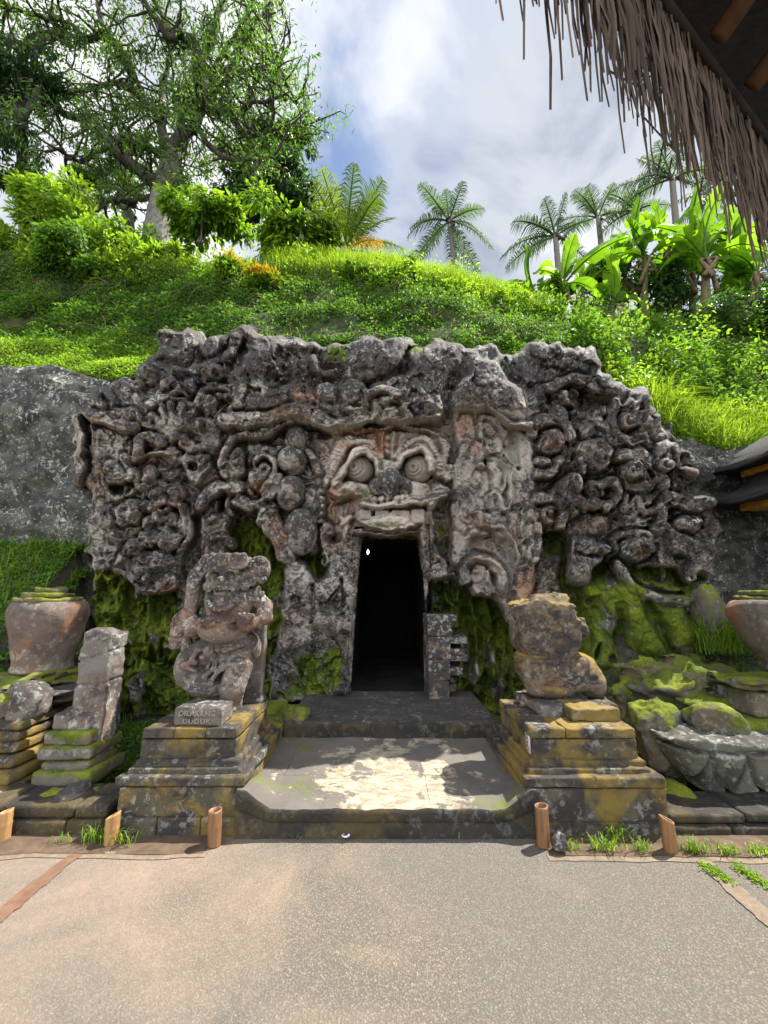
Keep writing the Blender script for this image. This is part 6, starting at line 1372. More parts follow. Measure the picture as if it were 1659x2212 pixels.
shrub('broadleaf_shrub', 'silvery trailing shrub spilling down the bank at the left', 'shrub', 160, 560, 8.2, .70, .50, 3600, .13, .075, 'leaf_mid', (.5, 1), 5, G1, .9, 7)
shrub('broadleaf_shrub', 'bushy green shrub between the trailing shrub and the big trunk', 'shrub', 260, 520, 8.9, .70, .42, 3000, .14, .06, 'leaf_bright', (.0, .8), 5, G1, .2, 8)
shrub('broadleaf_shrub', 'low bright weed thicket at the foot of the big trunk', 'shrub', 350, 560, 8.7, .75, .30, 2600, .15, .06, 'leaf_bright', (.2, 1), 5, G1, .1, 9)
shrub('broadleaf_shrub', 'leafy shrub at the far left edge of the bank', 'shrub', 0, 520, 8.7, .60, .60, 2600, .13, .06, 'leaf_bright', (.0, .9), 6, G1, .2, 10)
shrub('young_tree', 'young tree with broad hanging leaves right of the big trunk', 'young tree', 440, 470, 10.2, 1.0, .80, 2600, .28, .12, 'leaf_bright', (.0, .7), 7, None, .7, 11, stemmat='bark')
shrub('young_tree', 'pale glossy young tree with long drooping leaves beside the short palm', 'young tree', 640, 505, 10.0, 1.15, .70, 2900, .27, .105, 'leaf_bright', (.1, .8), 7, None, .9, 12, stemmat='bark')
shrub('round_bush', 'feathery bush on the crest at the left of the banana clump', 'bush', 1110, 660, 8.6, .45, .35, 1800, .10, .04, 'leaf_bright', (.1, 1), 5, G1, 0, 13)
shrub('round_bush', 'vine-covered bush at the foot of the leftmost banana plant', 'bush', 1180, 690, 8.8, .50, .40, 2200, .11, .05, 'leaf_mid', (.2, 1), 5, G1, .3, 14)
shrub('broadleaf_shrub', 'tall leafy weeds standing on the right slope above the grass', 'shrub', 1395, 800, 7.7, .42, .30, 1500, .10, .05, 'leaf_bright', (.3, 1), 5, G1, 0, 15)
shrub('broadleaf_shrub', 'dark leafy shrub on the upper right slope under the bananas', 'shrub', 1530, 720, 9.4, 1.1, .40, 3400, .12, .06, 'leaf_dark', (.2, 1), 6, G1, .2, 16)
shrub('broadleaf_shrub', 'dark leafy hedge at the right edge of the slope under the bananas', 'shrub', 1640, 690, 9.6, .9, .60, 3000, .13, .06, 'leaf_dark', (.2, 1), 6, G1, .2, 17)

# ------------------------------------------------------------------ trees
def grow(q, p, d, L, rad, depth, out, tips, droop=.0):
    """a wandering limb with side limbs"""
    n = max(4, int(L / .28)); pts_ = [p]; dd = d
    for i in range(n):
        dd = nrmz(dd + q.normal(0, .26, 3) + np.array([0, 0, .06 - droop])); pts_.append(pts_[-1] + dd * L / n)
        if depth > 0 and i > n * .25 and q.random() < .62: grow(q, pts_[-1], nrmz(dd + q.normal(0, .8, 3)), L * q.uniform(.4, .7), rad * .55, depth - 1, out, tips, droop)
    out.append((np.array(pts_), np.linspace(rad, rad * .35, len(pts_)))); 
    tips.extend(pts_[len(pts_) // 3:] if depth == 0 else pts_[-2:])
# great rain-tree: limbs follow the photographed branching, twigs are grown
Zt = lambda x, y: (x * .4333, y * .4333)
def limb(P, Y0_, Y1_): 
    P = np.array([Zt(*p) for p in P]); C = catmull(P, 7); return at(C[:, 0], C[:, 1], np.linspace(Y0_, Y1_, len(C)))
TY = 13.0
trunk_px = [(775, 1260), (785, 1150), (800, 1050), (815, 960), (845, 850), (860, 760)]
limbs = [([(860, 770), (900, 690), (960, 610), (1000, 520), (1015, 430), (1000, 330), (1040, 230), (1075, 130), (1100, 0), (1110, -120)], 13.0, 12.4, .30, .10),
    ([(1005, 420), (975, 330), (985, 240), (900, 170), (850, 180), (790, 110), (740, 20), (700, -80)], 12.9, 11.6, .24, .08),
    ([(850, 790), (815, 690), (800, 600), (808, 480), (820, 400), (860, 240)], 13.0, 13.4, .22, .08),
    ([(795, 1010), (770, 920), (700, 860), (620, 790), (560, 730), (470, 630), (320, 560), (230, 430), (120, 340)], 13.0, 11.8, .27, .08),
    ([(810, 960), (700, 995), (600, 990), (520, 1010), (460, 1060)], 13.0, 12.2, .12, .05),
    ([(830, 820), (760, 740), (680, 720), (610, 680)], 13.0, 12.4, .14, .05), ([(600, 690), (420, 790), (330, 780)], 12.0, 11.6, .10, .05),
    ([(1010, 470), (1060, 550), (1130, 570), (1200, 660), (1260, 690), (1340, 650)], 12.9, 12.2, .18, .06),
    ([(1010, 430), (1080, 430), (1160, 370), (1280, 350), (1390, 335)], 12.9, 12.2, .16, .06), ([(1130, 380), (1180, 290), (1220, 190), (1290, 100), (1350, 0)], 12.7, 12.0, .15, .06),
    ([(810, 610), (740, 520), (640, 440), (560, 420), (430, 440), (270, 460)], 13.0, 11.9, .16, .06), ([(700, 470), (640, 320), (560, 210), (430, 190), (330, 120), (200, 80), (60, 40)], 12.7, 11.2, .18, .06),
    ([(870, 210), (800, 60), (730, -60)], 12.5, 12, .12, .06), ([(560, 210), (500, 90), (480, -60)], 12.0, 11.6, .12, .05), ([(240, 440), (150, 250), (60, 200), (-60, 180)], 11.9, 11.2, .12, .05),
    ([(880, 700), (900, 600), (940, 560), (1020, 560)], 13, 12.8, .10, .05), ([(1150, 600), (1230, 520), (1340, 500), (1440, 460)], 12.6, 12.1, .10, .04), ([(1020, 420), (1120, 260), (1240, 60)], 12.8, 12.4, .12, .05), ([(960, 600), (1060, 740), (1180, 800), (1290, 790)], 13, 12.4, .12, .05)]
q = np.random.default_rng(21)
tb = at(*Zt(775, 1290), TY); tree = empty('rain_tree', tb); tag(tree, 'great spreading tree with pale trunk and crooked limbs on the hill at upper left', 'tree')
C = catmull(np.array([Zt(*p) for p in trunk_px]), 6); Pt = at(C[:, 0], C[:, 1], TY); V, F = tube(Pt, np.linspace(.46, .34, len(Pt)) + .06 * np.exp(-np.linspace(0, 8, len(Pt))), 16); mesh('trunk', V, F, M['bark'], tree)
its, twigs, tips = [], [], []
for P, ya, yb, ra, rb in limbs:
    L = limb(P, ya, yb); L = L + .07 * np.stack([fbm2(np.arange(len(L)) * .4, np.full(len(L), k * 9.0 + ra * 50), 3, 3) for k in range(3)], -1); its.append(tube(L, np.linspace(ra * 1.0, rb * .9, len(L)), 9))
    for i in range(4, len(L) - 1, 2):
        for _ in range(1): grow(q, L[i], nrmz(rvec(q, 1)[0] * np.array([1, .8, .8]) + np.array([0, 0, .15])), q.uniform(.9, 2.0), .055, 1, twigs, tips, .06)
    for _ in range(5): grow(q, L[-1], nrmz((L[-1] - L[-3]) + rvec(q, 1)[0] * .3), q.uniform(1.2, 2.2), .06, 1, twigs, tips, .08)
V, F = join(its); mesh('limbs', V, F, M['bark_dark'], tree)
V, F = join([tube(a, b_, 4, False) for a, b_ in twigs]); mesh('twigs', V, F, M['twig'], tree)
T = np.array(tips); print('tips', len(T), 'twigs', len(twigs))
T = T[q.random(len(T)) < .55]; k = q.integers(0, len(T), 27000); n = len(k); P = T[k] + q.normal(0, .17, (n, 3)) * np.array([1, 1, .7]) - np.array([0, 0, .05])
xx_ = (P[:, 0] / P[:, 1]); leaf_obj('foliage', P, rvec(q, n) * .8 + np.array([0, 0, -.45]), rvec(q, n) * .7 + np.array([0, -.4, .6]), .21 * q.uniform(.6, 1.3, n), .055 * q.uniform(.7, 1.3, n), np.clip(.5 * q.random(n) + .45 * (fbm3(P[:, 0] * .9, P[:, 1] * .9, P[:, 2] * .9, 3, 3) + .6), 0, 1), M['leaf_tree'], tree)
print('rain tree leaves', n)
def leafy_tree(name, label, base_px, Yb, crowns, n, L, W, mat, seed, tr=.25, hang=.6, tint=(0, 1), barkm='bark_dark'):
    q = np.random.default_rng(seed); b_ = at(*base_px, Yb); t = empty(name, b_); tag(t, label, 'tree')
    its = []; Ps, Ds = [], []; wts = np.array([c[3] * c[4] for c in crowns], float); wts /= wts.sum()
    trunk_top = at(crowns[0][0], crowns[0][1] + crowns[0][4] * .3, Yb)
    its.append(tube(catmull([b_, b_ * .5 + trunk_top * .5 + q.normal(0, .15, 3), trunk_top], 6), np.linspace(tr, tr * .5, 13), 10))
    sub_ = []
    for (px, py, Y, rpx, rpy), w_ in zip(crowns, wts):
        c = at(px, py, Y); sc_ = Y / FP / .95; its.append(tube(catmull([b_ * .3 + trunk_top * .7, (trunk_top + c) / 2 + q.normal(0, .3, 3), c], 6), np.linspace(tr * .5, .05, 13), 7))
        m = int(n * w_); nl = max(8, m // 90); cc = c + rvec(q, nl) * (q.random(nl) ** .4)[:, None] * np.array([rpx * sc_, rpx * sc_ * .7, rpy * sc_])
        for e in cc[:14]: sub_.append(tube(catmull([c, (c + e) / 2 + q.normal(0, .15, 3), e], 4), np.linspace(.05, .015, 9), 5, False))
        kk = q.integers(0, nl, m); rr_ = rpx * sc_ * .26; dd = rvec(q, m); P = cc[kk] + dd * (q.random(m) ** .5)[:, None] * np.array([rr_, rr_, rr_ * .75]); Ps.append(P); Ds.append(dd)
    V, F = join(its + sub_); mesh('trunk', V, F, M[barkm], t)
    P = np.concatenate(Ps); n = len(P); d = np.concatenate(Ds)
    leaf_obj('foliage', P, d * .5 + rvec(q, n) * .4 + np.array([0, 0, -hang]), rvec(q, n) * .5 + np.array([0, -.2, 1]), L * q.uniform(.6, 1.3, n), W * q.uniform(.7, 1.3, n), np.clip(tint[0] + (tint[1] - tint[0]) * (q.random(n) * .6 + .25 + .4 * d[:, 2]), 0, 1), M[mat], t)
    return t
leafy_tree('dense_tree', 'dense dark blue-green tree filling the upper left corner', (60, 560), 11.5, [(40, 130, 11.0, 110, 80), (20, 290, 11.0, 90, 90), (90, 200, 11.6, 90, 70), (-90, 200, 11.2, 130, 160), (30, 390, 11.6, 80, 60), (120, 60, 12, 80, 50)], 10000, .20, .06, 'leaf_dark', 31, .22, .5, (.1, .9))
leafy_tree('dense_tree', 'dark broad tree behind the great tree, just left of the short coconut palm', (580, 545), 17.0, [(590, 400, 17, 95, 90), (530, 350, 17, 70, 60), (640, 300, 17, 50, 45), (650, 440, 16.5, 60, 50), (500, 450, 17, 70, 60), (580, 290, 17.5, 60, 40)], 17000, .30, .10, 'leaf_dark', 32, .3, .5, (.1, 1))
leafy_tree('dense_tree', 'ivy-clad slender tree with pale trunk just left of the great trunk', (283, 560), 15.0, [(262, 330, 15, 60, 50), (275, 425, 15, 26, 70), (210, 400, 15, 60, 50)], 6000, .20, .07, 'leaf_tree', 33, .28, .6, (.1, .9), 'bark')

# ------------------------------------------------------------------ palms
def frond(q, L, mat, sag, nl=44, ll=.25, vee=.5, droopl=.5):
    """frond in its own frame: starts at the origin, runs along +x, rises then sags"""
    s = np.linspace(0, 1, 14); rx_ = np.stack([L * s * (1 - .12 * sag * s), 0 * s, L * (-.55 * sag * s ** 2.2)], -1)
    R = tube(rx_, np.linspace(.020, .004, 14) * L, 5, False)
    Vs, Fs = [R[0]], [R[1][0]]; o_ = len(R[0]); tri = []
    t = np.linspace(.14, 1, nl); Pb = np.stack([np.interp(t, s, rx_[:, k]) for k in range(3)], -1); T = nrmz(np.gradient(Pb, axis=0))
    ln = ll * L * np.sin(np.pi * (t * .86 + .1)) ** .6
    for sd in (-1, 1):
        S = np.array([0, sd, 0.0]); d0 = nrmz(T * .55 + S + np.array([0, 0, vee]) * 0.4 + q.normal(0, .14, (nl, 3))); ln = ln * q.uniform(.75, 1.1, nl); mid = Pb + d0 * (ln * .5)[:, None]
        tip = Pb + d0 * ln[:, None] * .92 + np.array([0, 0, -droopl]) * (ln * .8)[:, None] + T * (ln * .12)[:, None]
        wv = T * (.0068 * L); V = np.stack([Pb - wv, Pb + wv, mid + wv * 1.15, mid - wv * 1.15, tip], 1).reshape(-1, 3); i = np.arange(nl) * 5 + o_
        Vs.append(V); Fs.append(np.stack([i, i + 1, i + 2, i + 3], -1)); tri.append(np.stack([i + 3, i + 2, i + 4], -1)); o_ += len(V)
    return np.concatenate(Vs), [np.concatenate(Fs), np.concatenate(tri)]
def palm(label, base_px, crown_px, Y, L, fr, trunk_r, mat, seed, group='palms against the sky', vee=.5, yellow=()):
    """fr: list of (azimuth deg in the picture plane, 0 = right, 90 = up; depth lean; sag; scale)"""
    q = np.random.default_rng(seed); b_ = at(*base_px, Y); c = at(*crown_px, Y); t = empty('coconut_palm', b_); tag(t, label, 'palm tree', group)
    m = (b_ + c) / 2 + np.array([.12, 0, 0]); C = catmull([b_, m, c], 10); s = np.linspace(0, 1, len(C))
    V, F = tube(C, trunk_r * (1.25 - .45 * s) * (1 + .05 * np.sin(s * 60)), 12); mesh('trunk', V, F, M['palm_bark'], t)
    its = [tube(catmull([c, c + np.array([.1, -.1, -.18]) * L * .25 * q.uniform(.6, 1.3) + q.normal(0, .05, 3) * L], 4), np.linspace(.05, .09, 5) * L * .35, 7) for _ in range(5)]; V, F = join(its); mesh('nuts', V, F, M['twig'], t)
    for k, (az, lean, sag, sc_) in enumerate(fr):
        V, F = frond(q, L * sc_ * q.uniform(.85, 1.12), mat, sag * q.uniform(.8, 1.7) + .06, vee=vee, droopl=q.uniform(.35, 1.0))
        a = math.radians(az); D = nrmz(np.array([math.cos(a), lean, math.sin(a)])); 
        side = np.cross(np.array([0, 0, 1.0]), D); side = nrmz(side + np.array([0, .01, 0])) if np.linalg.norm(side) > .15 else np.array([0, 1.0, 0]); sv = nrmz(np.cross(D, np.array([0, 1.0, 0]))); side = nrmz(side * (.55 if side @ sv >= 0 else -.55) + sv * q.uniform(.55, 1.0)); side = nrmz(side - D * (side @ D)); U = np.cross(D, side); U = U if U[2] >= 0 else -U; ro = q.normal(0, .2)
        s2 = side * math.cos(ro) + U * math.sin(ro); u2 = np.cross(D, s2)
        sagv = V[:, 2:3] * np.array([0, 0, 1.0]); W = c + D * V[:, :1] + s2 * V[:, 1:2] + np.where(V[:, 2:3] < 0, sagv, u2 * V[:, 2:3])
        mm = M['palm_dead'] if k in yellow else M[mat]
        mesh('frond', W, F, mm, t, False, {'tint': np.full(len(W), q.uniform(.1, .9))})
    return t
M['palm_dead'] = leaf_mat('yellow_frond', (0.32, 0.2, 0.02), (0.5, 0.34, 0.04), .4)
palm('lone slender coconut palm standing clear against the sky in the middle', (976, 640), (970, 478), 14.0, 2.15, [(92, .1, .1, 1.0), (72, -.2, .15, 1.0), (112, .2, .12, .98), (55, .3, .3, .95), (128, -.3, .3, .95), (30, -.2, .5, .9), (150, .2, .45, .95), (8, .3, .75, 1.0), (172, -.2, .7, .95), (-8, -.3, .8, .85), (-55, .2, .35, .95), (-70, -.2, .3, .95), (212, .2, .5, 1.05), (232, -.2, .35, .9), (100, .5, .2, .9), (-85, .1, .2, .9)], .10, 'palm', 41)
palm('short bushy coconut palm with yellowing lower fronds, at the right of the leafy young trees', (738, 610), (745, 540), 10.2, 2.75, [(104, -.1, .12, 1.0), (90, .3, .15, .95), (66, -.1, .2, .9), (120, .1, .25, .85), (52, .0, .4, .8), (136, .1, .45, .8), (34, .1, .6, .75), (98, .1, .1, 1.0), (84, -.2, .1, 1.05), (72, .2, .15, .95), (112, -.2, .2, .92), (60, -.3, .25, .85), (128, .3, .3, .8), (42, .2, .5, .7), (145, -.2, .6, .7), (25, -.3, .7, .55), (15, .2, .9, .55), (165, .3, .8, .5), (50, .4, .3, .75)], .19, 'palm_yellow', 42, yellow=(15,))
palm('coconut palm left of the three behind the bananas, leaning outward', (1200, 700), (1200, 510), 14.5, 2.3, [(95, .1, .1, 1.1), (78, -.2, .15, .95), (125, .2, .3, .9), (150, -.2, .5, 1.1), (165, .2, .7, 1.05), (110, .3, .2, .8), (60, .2, .3, .8), (30, -.3, .5, .8), (190, .2, .5, .9), (-10, .2, .6, .8), (210, -.2, .4, .8)], .12, 'palm', 43)
palm('coconut palm in the middle of the three behind the bananas', (1302, 700), (1292, 470), 15.5, 2.3, [(95, .1, .1, 1.1), (112, .2, .15, 1.0), (70, -.2, .2, 1.0), (130, -.3, .4, .9), (45, .2, .5, .9), (155, .2, .6, .9), (20, -.2, .7, .9), (180, .2, .6, .8), (0, .3, .7, .8), (85, .5, .2, .9)], .12, 'palm', 44)
palm('coconut palm right of the three behind the bananas', (1385, 700), (1372, 455), 15.0, 2.0, [(95, .1, .1, 1.0), (75, -.2, .2, 1.0), (118, .2, .25, .9), (50, .2, .4, .9), (140, -.2, .5, .9), (20, -.2, .6, .9), (165, .2, .6, .9), (190, .2, .5, .8)], .12, 'palm', 45)
palm('tallest coconut palm at the right, partly behind the thatch fringe', (1462, 700), (1452, 385), 14.0, 2.4, [(95, .1, .1, 1.0), (75, -.2, .2, 1.0), (118, .2, .25, .9), (160, .2, .55, 1.1), (172, -.2, .7, .95), (50, .2, .4, .9), (140, -.2, .5, .9), (20, -.2, .6, 1.0), (190, .2, .5, .8), (0, .2, .7, 1.0), (-20, -.2, .6, .9)], .13, 'palm', 46)
palm('coconut palm at the right edge behind the hanging thatch', (1590, 700), (1575, 420), 14.0, 2.4, [(95, .1, .1, 1.0), (75, -.2, .2, 1.0), (118, .2, .25, .9), (160, .2, .55, 1.0), (50, .2, .4, .9), (140, -.2, .5, .9), (20, -.2, .6, 1.0), (190, .2, .5, .8)], .13, 'palm', 47)

# ------------------------------------------------------------------ bananas
def banana_leaf(q, L, W, sag, tear):
    n = 26; s = np.linspace(0, 1, n); mid = np.stack([L * s * (1 - .15 * sag * s), 0 * s, L * (.10 * np.sin(s * 2.6) - .6 * sag * s ** 2.2)], -1)
    wd = W * np.clip(np.sin(np.pi * np.clip((s - .14) / .88, 0, 1) ** .75), 0, 1) ** .55
    V, F, o_ = [], [], 0
    R = tube(mid, np.linspace(.016, .004, n) * L, 5, False); V.append(R[0]); F.append(R[1][0]); o_ += len(R[0])
    T = nrmz(np.gradient(mid, axis=0))
    for sd in (-1, 1):
        i0 = 0; cuts_ = sorted(q.choice(np.arange(4, n - 2), size=tear, replace=False)) if tear else []
        for e in list(cuts_) + [n - 1]:
            k = np.arange(i0, e + 1); dz_ = q.uniform(-.45, .12) if tear else -.08; gap = np.where((k == i0) & (i0 > 0), 1, 0)
            ins = mid[k]; outp = mid[k] + np.stack([wd[k] * .18 + gap * .03 * L, sd * wd[k] * .5, wd[k] * (.10 + dz_)], -1); md = mid[k] + np.stack([wd[k] * .06, sd * wd[k] * .25, wd[k] * .13], -1)
            V.append(np.stack([ins, md, outp], 1).reshape(-1, 3)); m = np.arange(len(k) - 1) * 3 + o_
            F.append(np.concatenate([np.stack([m, m + 1, m + 4, m + 3], -1), np.stack([m + 1, m + 2, m + 5, m + 4], -1)])); o_ += len(k) * 3; i0 = e
    return np.concatenate(V), np.concatenate(F)
def banana(label, base_px, top_px, Y, lv, seed, r_=.10):
    q = np.random.default_rng(seed); b_ = at(*base_px, Y); c = at(*top_px, Y); t = empty('banana_plant', b_); tag(t, label, 'banana plant', 'banana plants on the right of the hill')
    C = catmull([b_, (b_ + c) / 2 + q.normal(0, .03, 3), c], 8); V, F = tube(C, np.linspace(r_ * 1.25, r_ * .5, len(C)), 12); mesh('stem', V, F, M['banana_stem'], t)
    for az, lean, L, W, sag, tear in lv:
        V, F = banana_leaf(q, L * 1.25, W * 1.2, sag * 1.15 + .05, tear + int(q.integers(1, 5))); a = math.radians(az); D = nrmz(np.array([math.cos(a), lean, math.sin(a)])); side = np.cross(np.array([0, 0, 1.0]), D); side = nrmz(side) if np.linalg.norm(side) > .2 else np.array([1.0, 0, 0])
        ro = q.normal(0, .35) + (.9 if abs(az % 180 - 90) < 35 else 0) * (1 if q.random() < .5 else -1); U = np.cross(D, side); s2 = side * math.cos(ro) + U * math.sin(ro); u2 = np.cross(D, s2)
        W_ = c + D * V[:, :1] + s2 * V[:, 1:2] + np.where(V[:, 2:3] < 0, V[:, 2:3] * np.array([0, 0, 1.0]), u2 * V[:, 2:3]); mesh('leaf', W_, F, M['banana'], t, True, {'tint': np.clip(q.uniform(.0, .9) + .45 * fbm3(W_[:, 0] * 7, W_[:, 1] * 7, W_[:, 2] * 7, 3, 3), 0, 1)})
    its = [tube(catmull([c, c + np.array([q.uniform(-.25, .25), q.uniform(-.2, .2), -.15]), c + np.array([q.uniform(-.4, .4), q.uniform(-.3, .1), -q.uniform(.5, 1.0)])], 5), np.linspace(.02, .07, 11), 5) for _ in range(4)]
    V, F = join(its); V = V + .03 * fbm3(V * 9, V * 9, V * 9, 2, 4)[:, :1] if False else V; mesh('dead_leaf', V, F, M['dead_leaf'], t)
    return t
banana('banana plant with upright leaf and drooping left leaves, leftmost of the clump', (1155, 720), (1160, 640), 10.2, [(100, -.2, 1.25, .42, .15, 2), (160, -.3, 1.1, .36, .5, 2), (185, -.2, 1.0, .34, .5, 3), (60, .3, 1.2, .38, .3, 2), (30, -.3, .9, .34, .6, 3), (130, .3, 1.0, .34, .4, 2)], 51)
banana('banana plant wrapped in climbing leaves with one long leaf reaching right', (1210, 720), (1218, 615), 10.0, [(38, -.2, 1.75, .42, .15, 2), (78, -.2, 1.2, .40, .1, 1), (62, .3, 1.3, .40, .2, 2), (120, .2, 1.0, .36, .4, 3), (150, -.3, 1.0, .34, .6, 3), (10, .2, 1.1, .36, .6, 3)], 52)
banana('low banana plant with one broad torn upright leaf in front of the clump', (1318, 715), (1322, 660), 9.8, [(95, -.25, 1.05, .50, .05, 2), (60, .2, .8, .34, .4, 2), (130, -.2, .8, .34, .5, 2), (20, -.3, .7, .3, .7, 3)], 53)
banana('banana plant with tall torn leaf in the middle of the clump', (1395, 715), (1395, 560), 10.6, [(92, -.1, 1.6, .48, .05, 3), (70, .2, 1.3, .42, .2, 3), (115, -.2, 1.3, .42, .3, 3), (150, .2, 1.2, .4, .6, 4), (30, -.3, 1.2, .4, .6, 3), (10, .2, 1.1, .36, .8, 4), (170, -.2, 1.1, .36, .8, 3)], 54)
banana('banana plant with hanging dead leaves, right of the tall torn leaf', (1462, 715), (1455, 520), 10.6, [(98, .1, 1.3, .44, .1, 3), (60, -.2, 1.4, .42, .3, 4), (135, .2, 1.2, .4, .4, 4), (20, -.3, 1.3, .4, .7, 4), (165, -.2, 1.2, .38, .7, 4), (-10, .2, 1.0, .36, .9, 4)], 55)
banana('tallest banana plant with broad backlit leaves near the thatch fringe', (1530, 715), (1525, 560), 9.8, [(96, -.2, 1.7, .50, .05, 1), (75, -.1, 1.9, .52, .1, 2), (55, .2, 1.7, .46, .3, 3), (120, .2, 1.6, .46, .2, 2), (145, -.3, 1.3, .42, .5, 3), (20, -.3, 1.3, .42, .6, 3), (165, .2, 1.2, .4, .7, 4), (0, .2, 1.2, .4, .8, 4)], 56, .13)
banana('banana plant at the right edge under the thatch fringe', (1640, 715), (1635, 590), 9.8, [(96, -.2, 1.5, .46, .1, 2), (65, .1, 1.4, .44, .3, 3), (125, .2, 1.4, .44, .3, 3), (150, -.3, 1.2, .4, .6, 3), (20, -.3, 1.2, .4, .6, 3), (180, .2, 1.1, .38, .8, 4)], 57)

q = np.random.default_rng(88)
for i, (bx, tx, ty, Y, lab) in enumerate(((1250, 1255, 640, 11.2, 'shaded banana plant between the two leftmost ones, standing further back'), (1350, 1352, 600, 11.4, 'shaded banana plant behind the low one with the broad torn leaf'), (1425, 1430, 520, 11.6, 'tall shaded banana plant behind the middle of the clump'), (1500, 1495, 590, 11.0, 'half-hidden banana plant left of the tallest one, standing further back'), (1575, 1580, 530, 11.2, 'tall banana plant just right of the tallest one, standing further back'), (1610, 1612, 640, 10.0, 'low banana plant between the tallest one and the right edge'))):
    banana(lab, (bx, 720), (tx, ty), Y, [(q.uniform(60, 120) if k < 3 else q.uniform(-10, 190), q.uniform(-.3, .3), q.uniform(1.0, 1.5), q.uniform(.34, .46), .15 if k < 3 else q.uniform(.4, .9), int(q.integers(2, 5))) for k in range(8)], 60 + i)
shrub('climber', 'mass of climbing vine hanging on the banana stems at the left of the clump', 'vine', 1205, 640, 9.9, .28, .62, 2400, .10, .055, 'leaf_mid', (.1, .9), 6, None, .6, 18)
shrub('climber', 'dark climbing vine round the stems in the middle of the banana clump', 'vine', 1440, 620, 10.4, .45, .75, 3000, .11, .06, 'leaf_dark', (.2, 1), 6, None, .6, 19)
shrub('broadleaf_shrub', 'dense dark thicket filling the gap behind the banana stems', 'shrub', 1380, 660, 12.2, 2.2, .9, 6500, .16, .075, 'leaf_dark', (.1, 1), 8, None, .3, 20)
shrub('broadleaf_shrub', 'dense dark thicket behind the banana stems at the right edge', 'shrub', 1590, 650, 12.2, 1.7, 1.0, 5500, .16, .075, 'leaf_dark', (.1, 1), 8, None, .3, 21)

it = []
for i in range(90):
    u_, v_ = q.uniform(-200, 1300), q.uniform(1.0, 2.6); p0 = hill_at(np.array([u_]), np.array([v_]))[0] + np.array([0, -.10, .05]); a = q.uniform(0, 6.28); l = q.uniform(.3, 1.1)
    C = catmull([p0, p0 + np.array([math.cos(a) * l * .5, -.08, q.uniform(-.25, .1)]), p0 + np.array([math.cos(a) * l, -.05, q.uniform(-.6, -.1)])], 6); it.append(tube(C, np.linspace(.011, .004, len(C)), 4, False))
V, F = join(it); o = mesh('dry_vines', V, F, M['dead_leaf']); o['kind'] = 'stuff'

# ------------------------------------------------------------------ thatched pavilion over the viewer's right
def thatch_mat(name, c1, c2, stretch=(30, 30, 2)):
    b = NB(name); n_ = b.noise(3, 6, .65, .2, stretch=stretch); a = b.attr('tint').outputs['Fac']
    col = b.mix(b.ramp(n_, (.3, 0.), (.7, 1.)), c1, c2); col = b.mix(a, col, tuple(v * 1.7 for v in c2))
    return b.done(b.principled(col, .8, b.bump(n_, .6, .01), .25))
M['thatch'] = thatch_mat('dry_thatch', (0.048, 0.033, 0.024), (0.135, 0.096, 0.074))
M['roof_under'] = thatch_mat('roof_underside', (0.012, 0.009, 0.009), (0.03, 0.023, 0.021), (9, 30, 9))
M['rafter'] = simple_mat('rafter_wood', (0.14, 0.075, 0.04), (0.23, 0.13, 0.07), .6, 5, .2, (8, 8, 1))
ZE = 3.2
M['thatch_dark'] = simple_mat('eave_wood', (0.02, 0.015, 0.012), (0.05, 0.036, 0.028), .9, 12, .4)
e0, e1 = onz(1436, 0, ZE), onz(1659, 304, ZE); ed = (e1 - e0) / np.linalg.norm(e1 - e0); inw = np.array([ed[1], -ed[0], 0.0]); sl = nrmz(inw * 1.0 + np.array([0, 0, .62]))
pav = empty('thatched_pavilion', e0 + ed * 2.2 + inw * 2.2 - np.array([0, 0, ZE])); tag(pav, 'open thatched pavilion roof overhead at the right with a ragged hanging fringe', 'pavilion')
a0, a1 = e0 - ed * .66, e0 + ed * 5.2
nu, nv = 60, 40; s = np.linspace(0, 1, nu)[:, None, None]; t_ = np.linspace(-.10, 3.6, nv)[None, :, None]
for nm, off, mt in (('roof_underside', 0.0, 'roof_under'), ('roof_top', .16, 'thatch')):
    V = a0 * (1 - s) + a1 * s + sl * t_ + np.array([0, 0, off]); V = V + np.array([0, 0, 1]) * (.02 * fbm2(V[..., 0] * 7, V[..., 1] * 7, 3, 4))[..., None]
    mesh(nm, V.reshape(-1, 3), grid_faces(nu, nv), M[mt], pav, True, {'tint': np.zeros(nu * nv)})
V, F = tube([a0 - np.array([0, 0, .015]), a1 - np.array([0, 0, .015])], .014, 8); mesh('eave_pole', V, F, M['thatch_dark'], pav)
for px, py in ((1524, 97), (1598, 198), (1452, -30), (1668, 320)):
    p = onz(px, py, ZE - .03); V, F = tube([p + sl * .03 - np.array([0, 0, .03]), p + sl * 3.4 - np.array([0, 0, .03])], .026, 8); mesh('rafter', V, F, M['rafter'], pav)
q = np.random.default_rng(71); it, tn = [], []
n = 2000
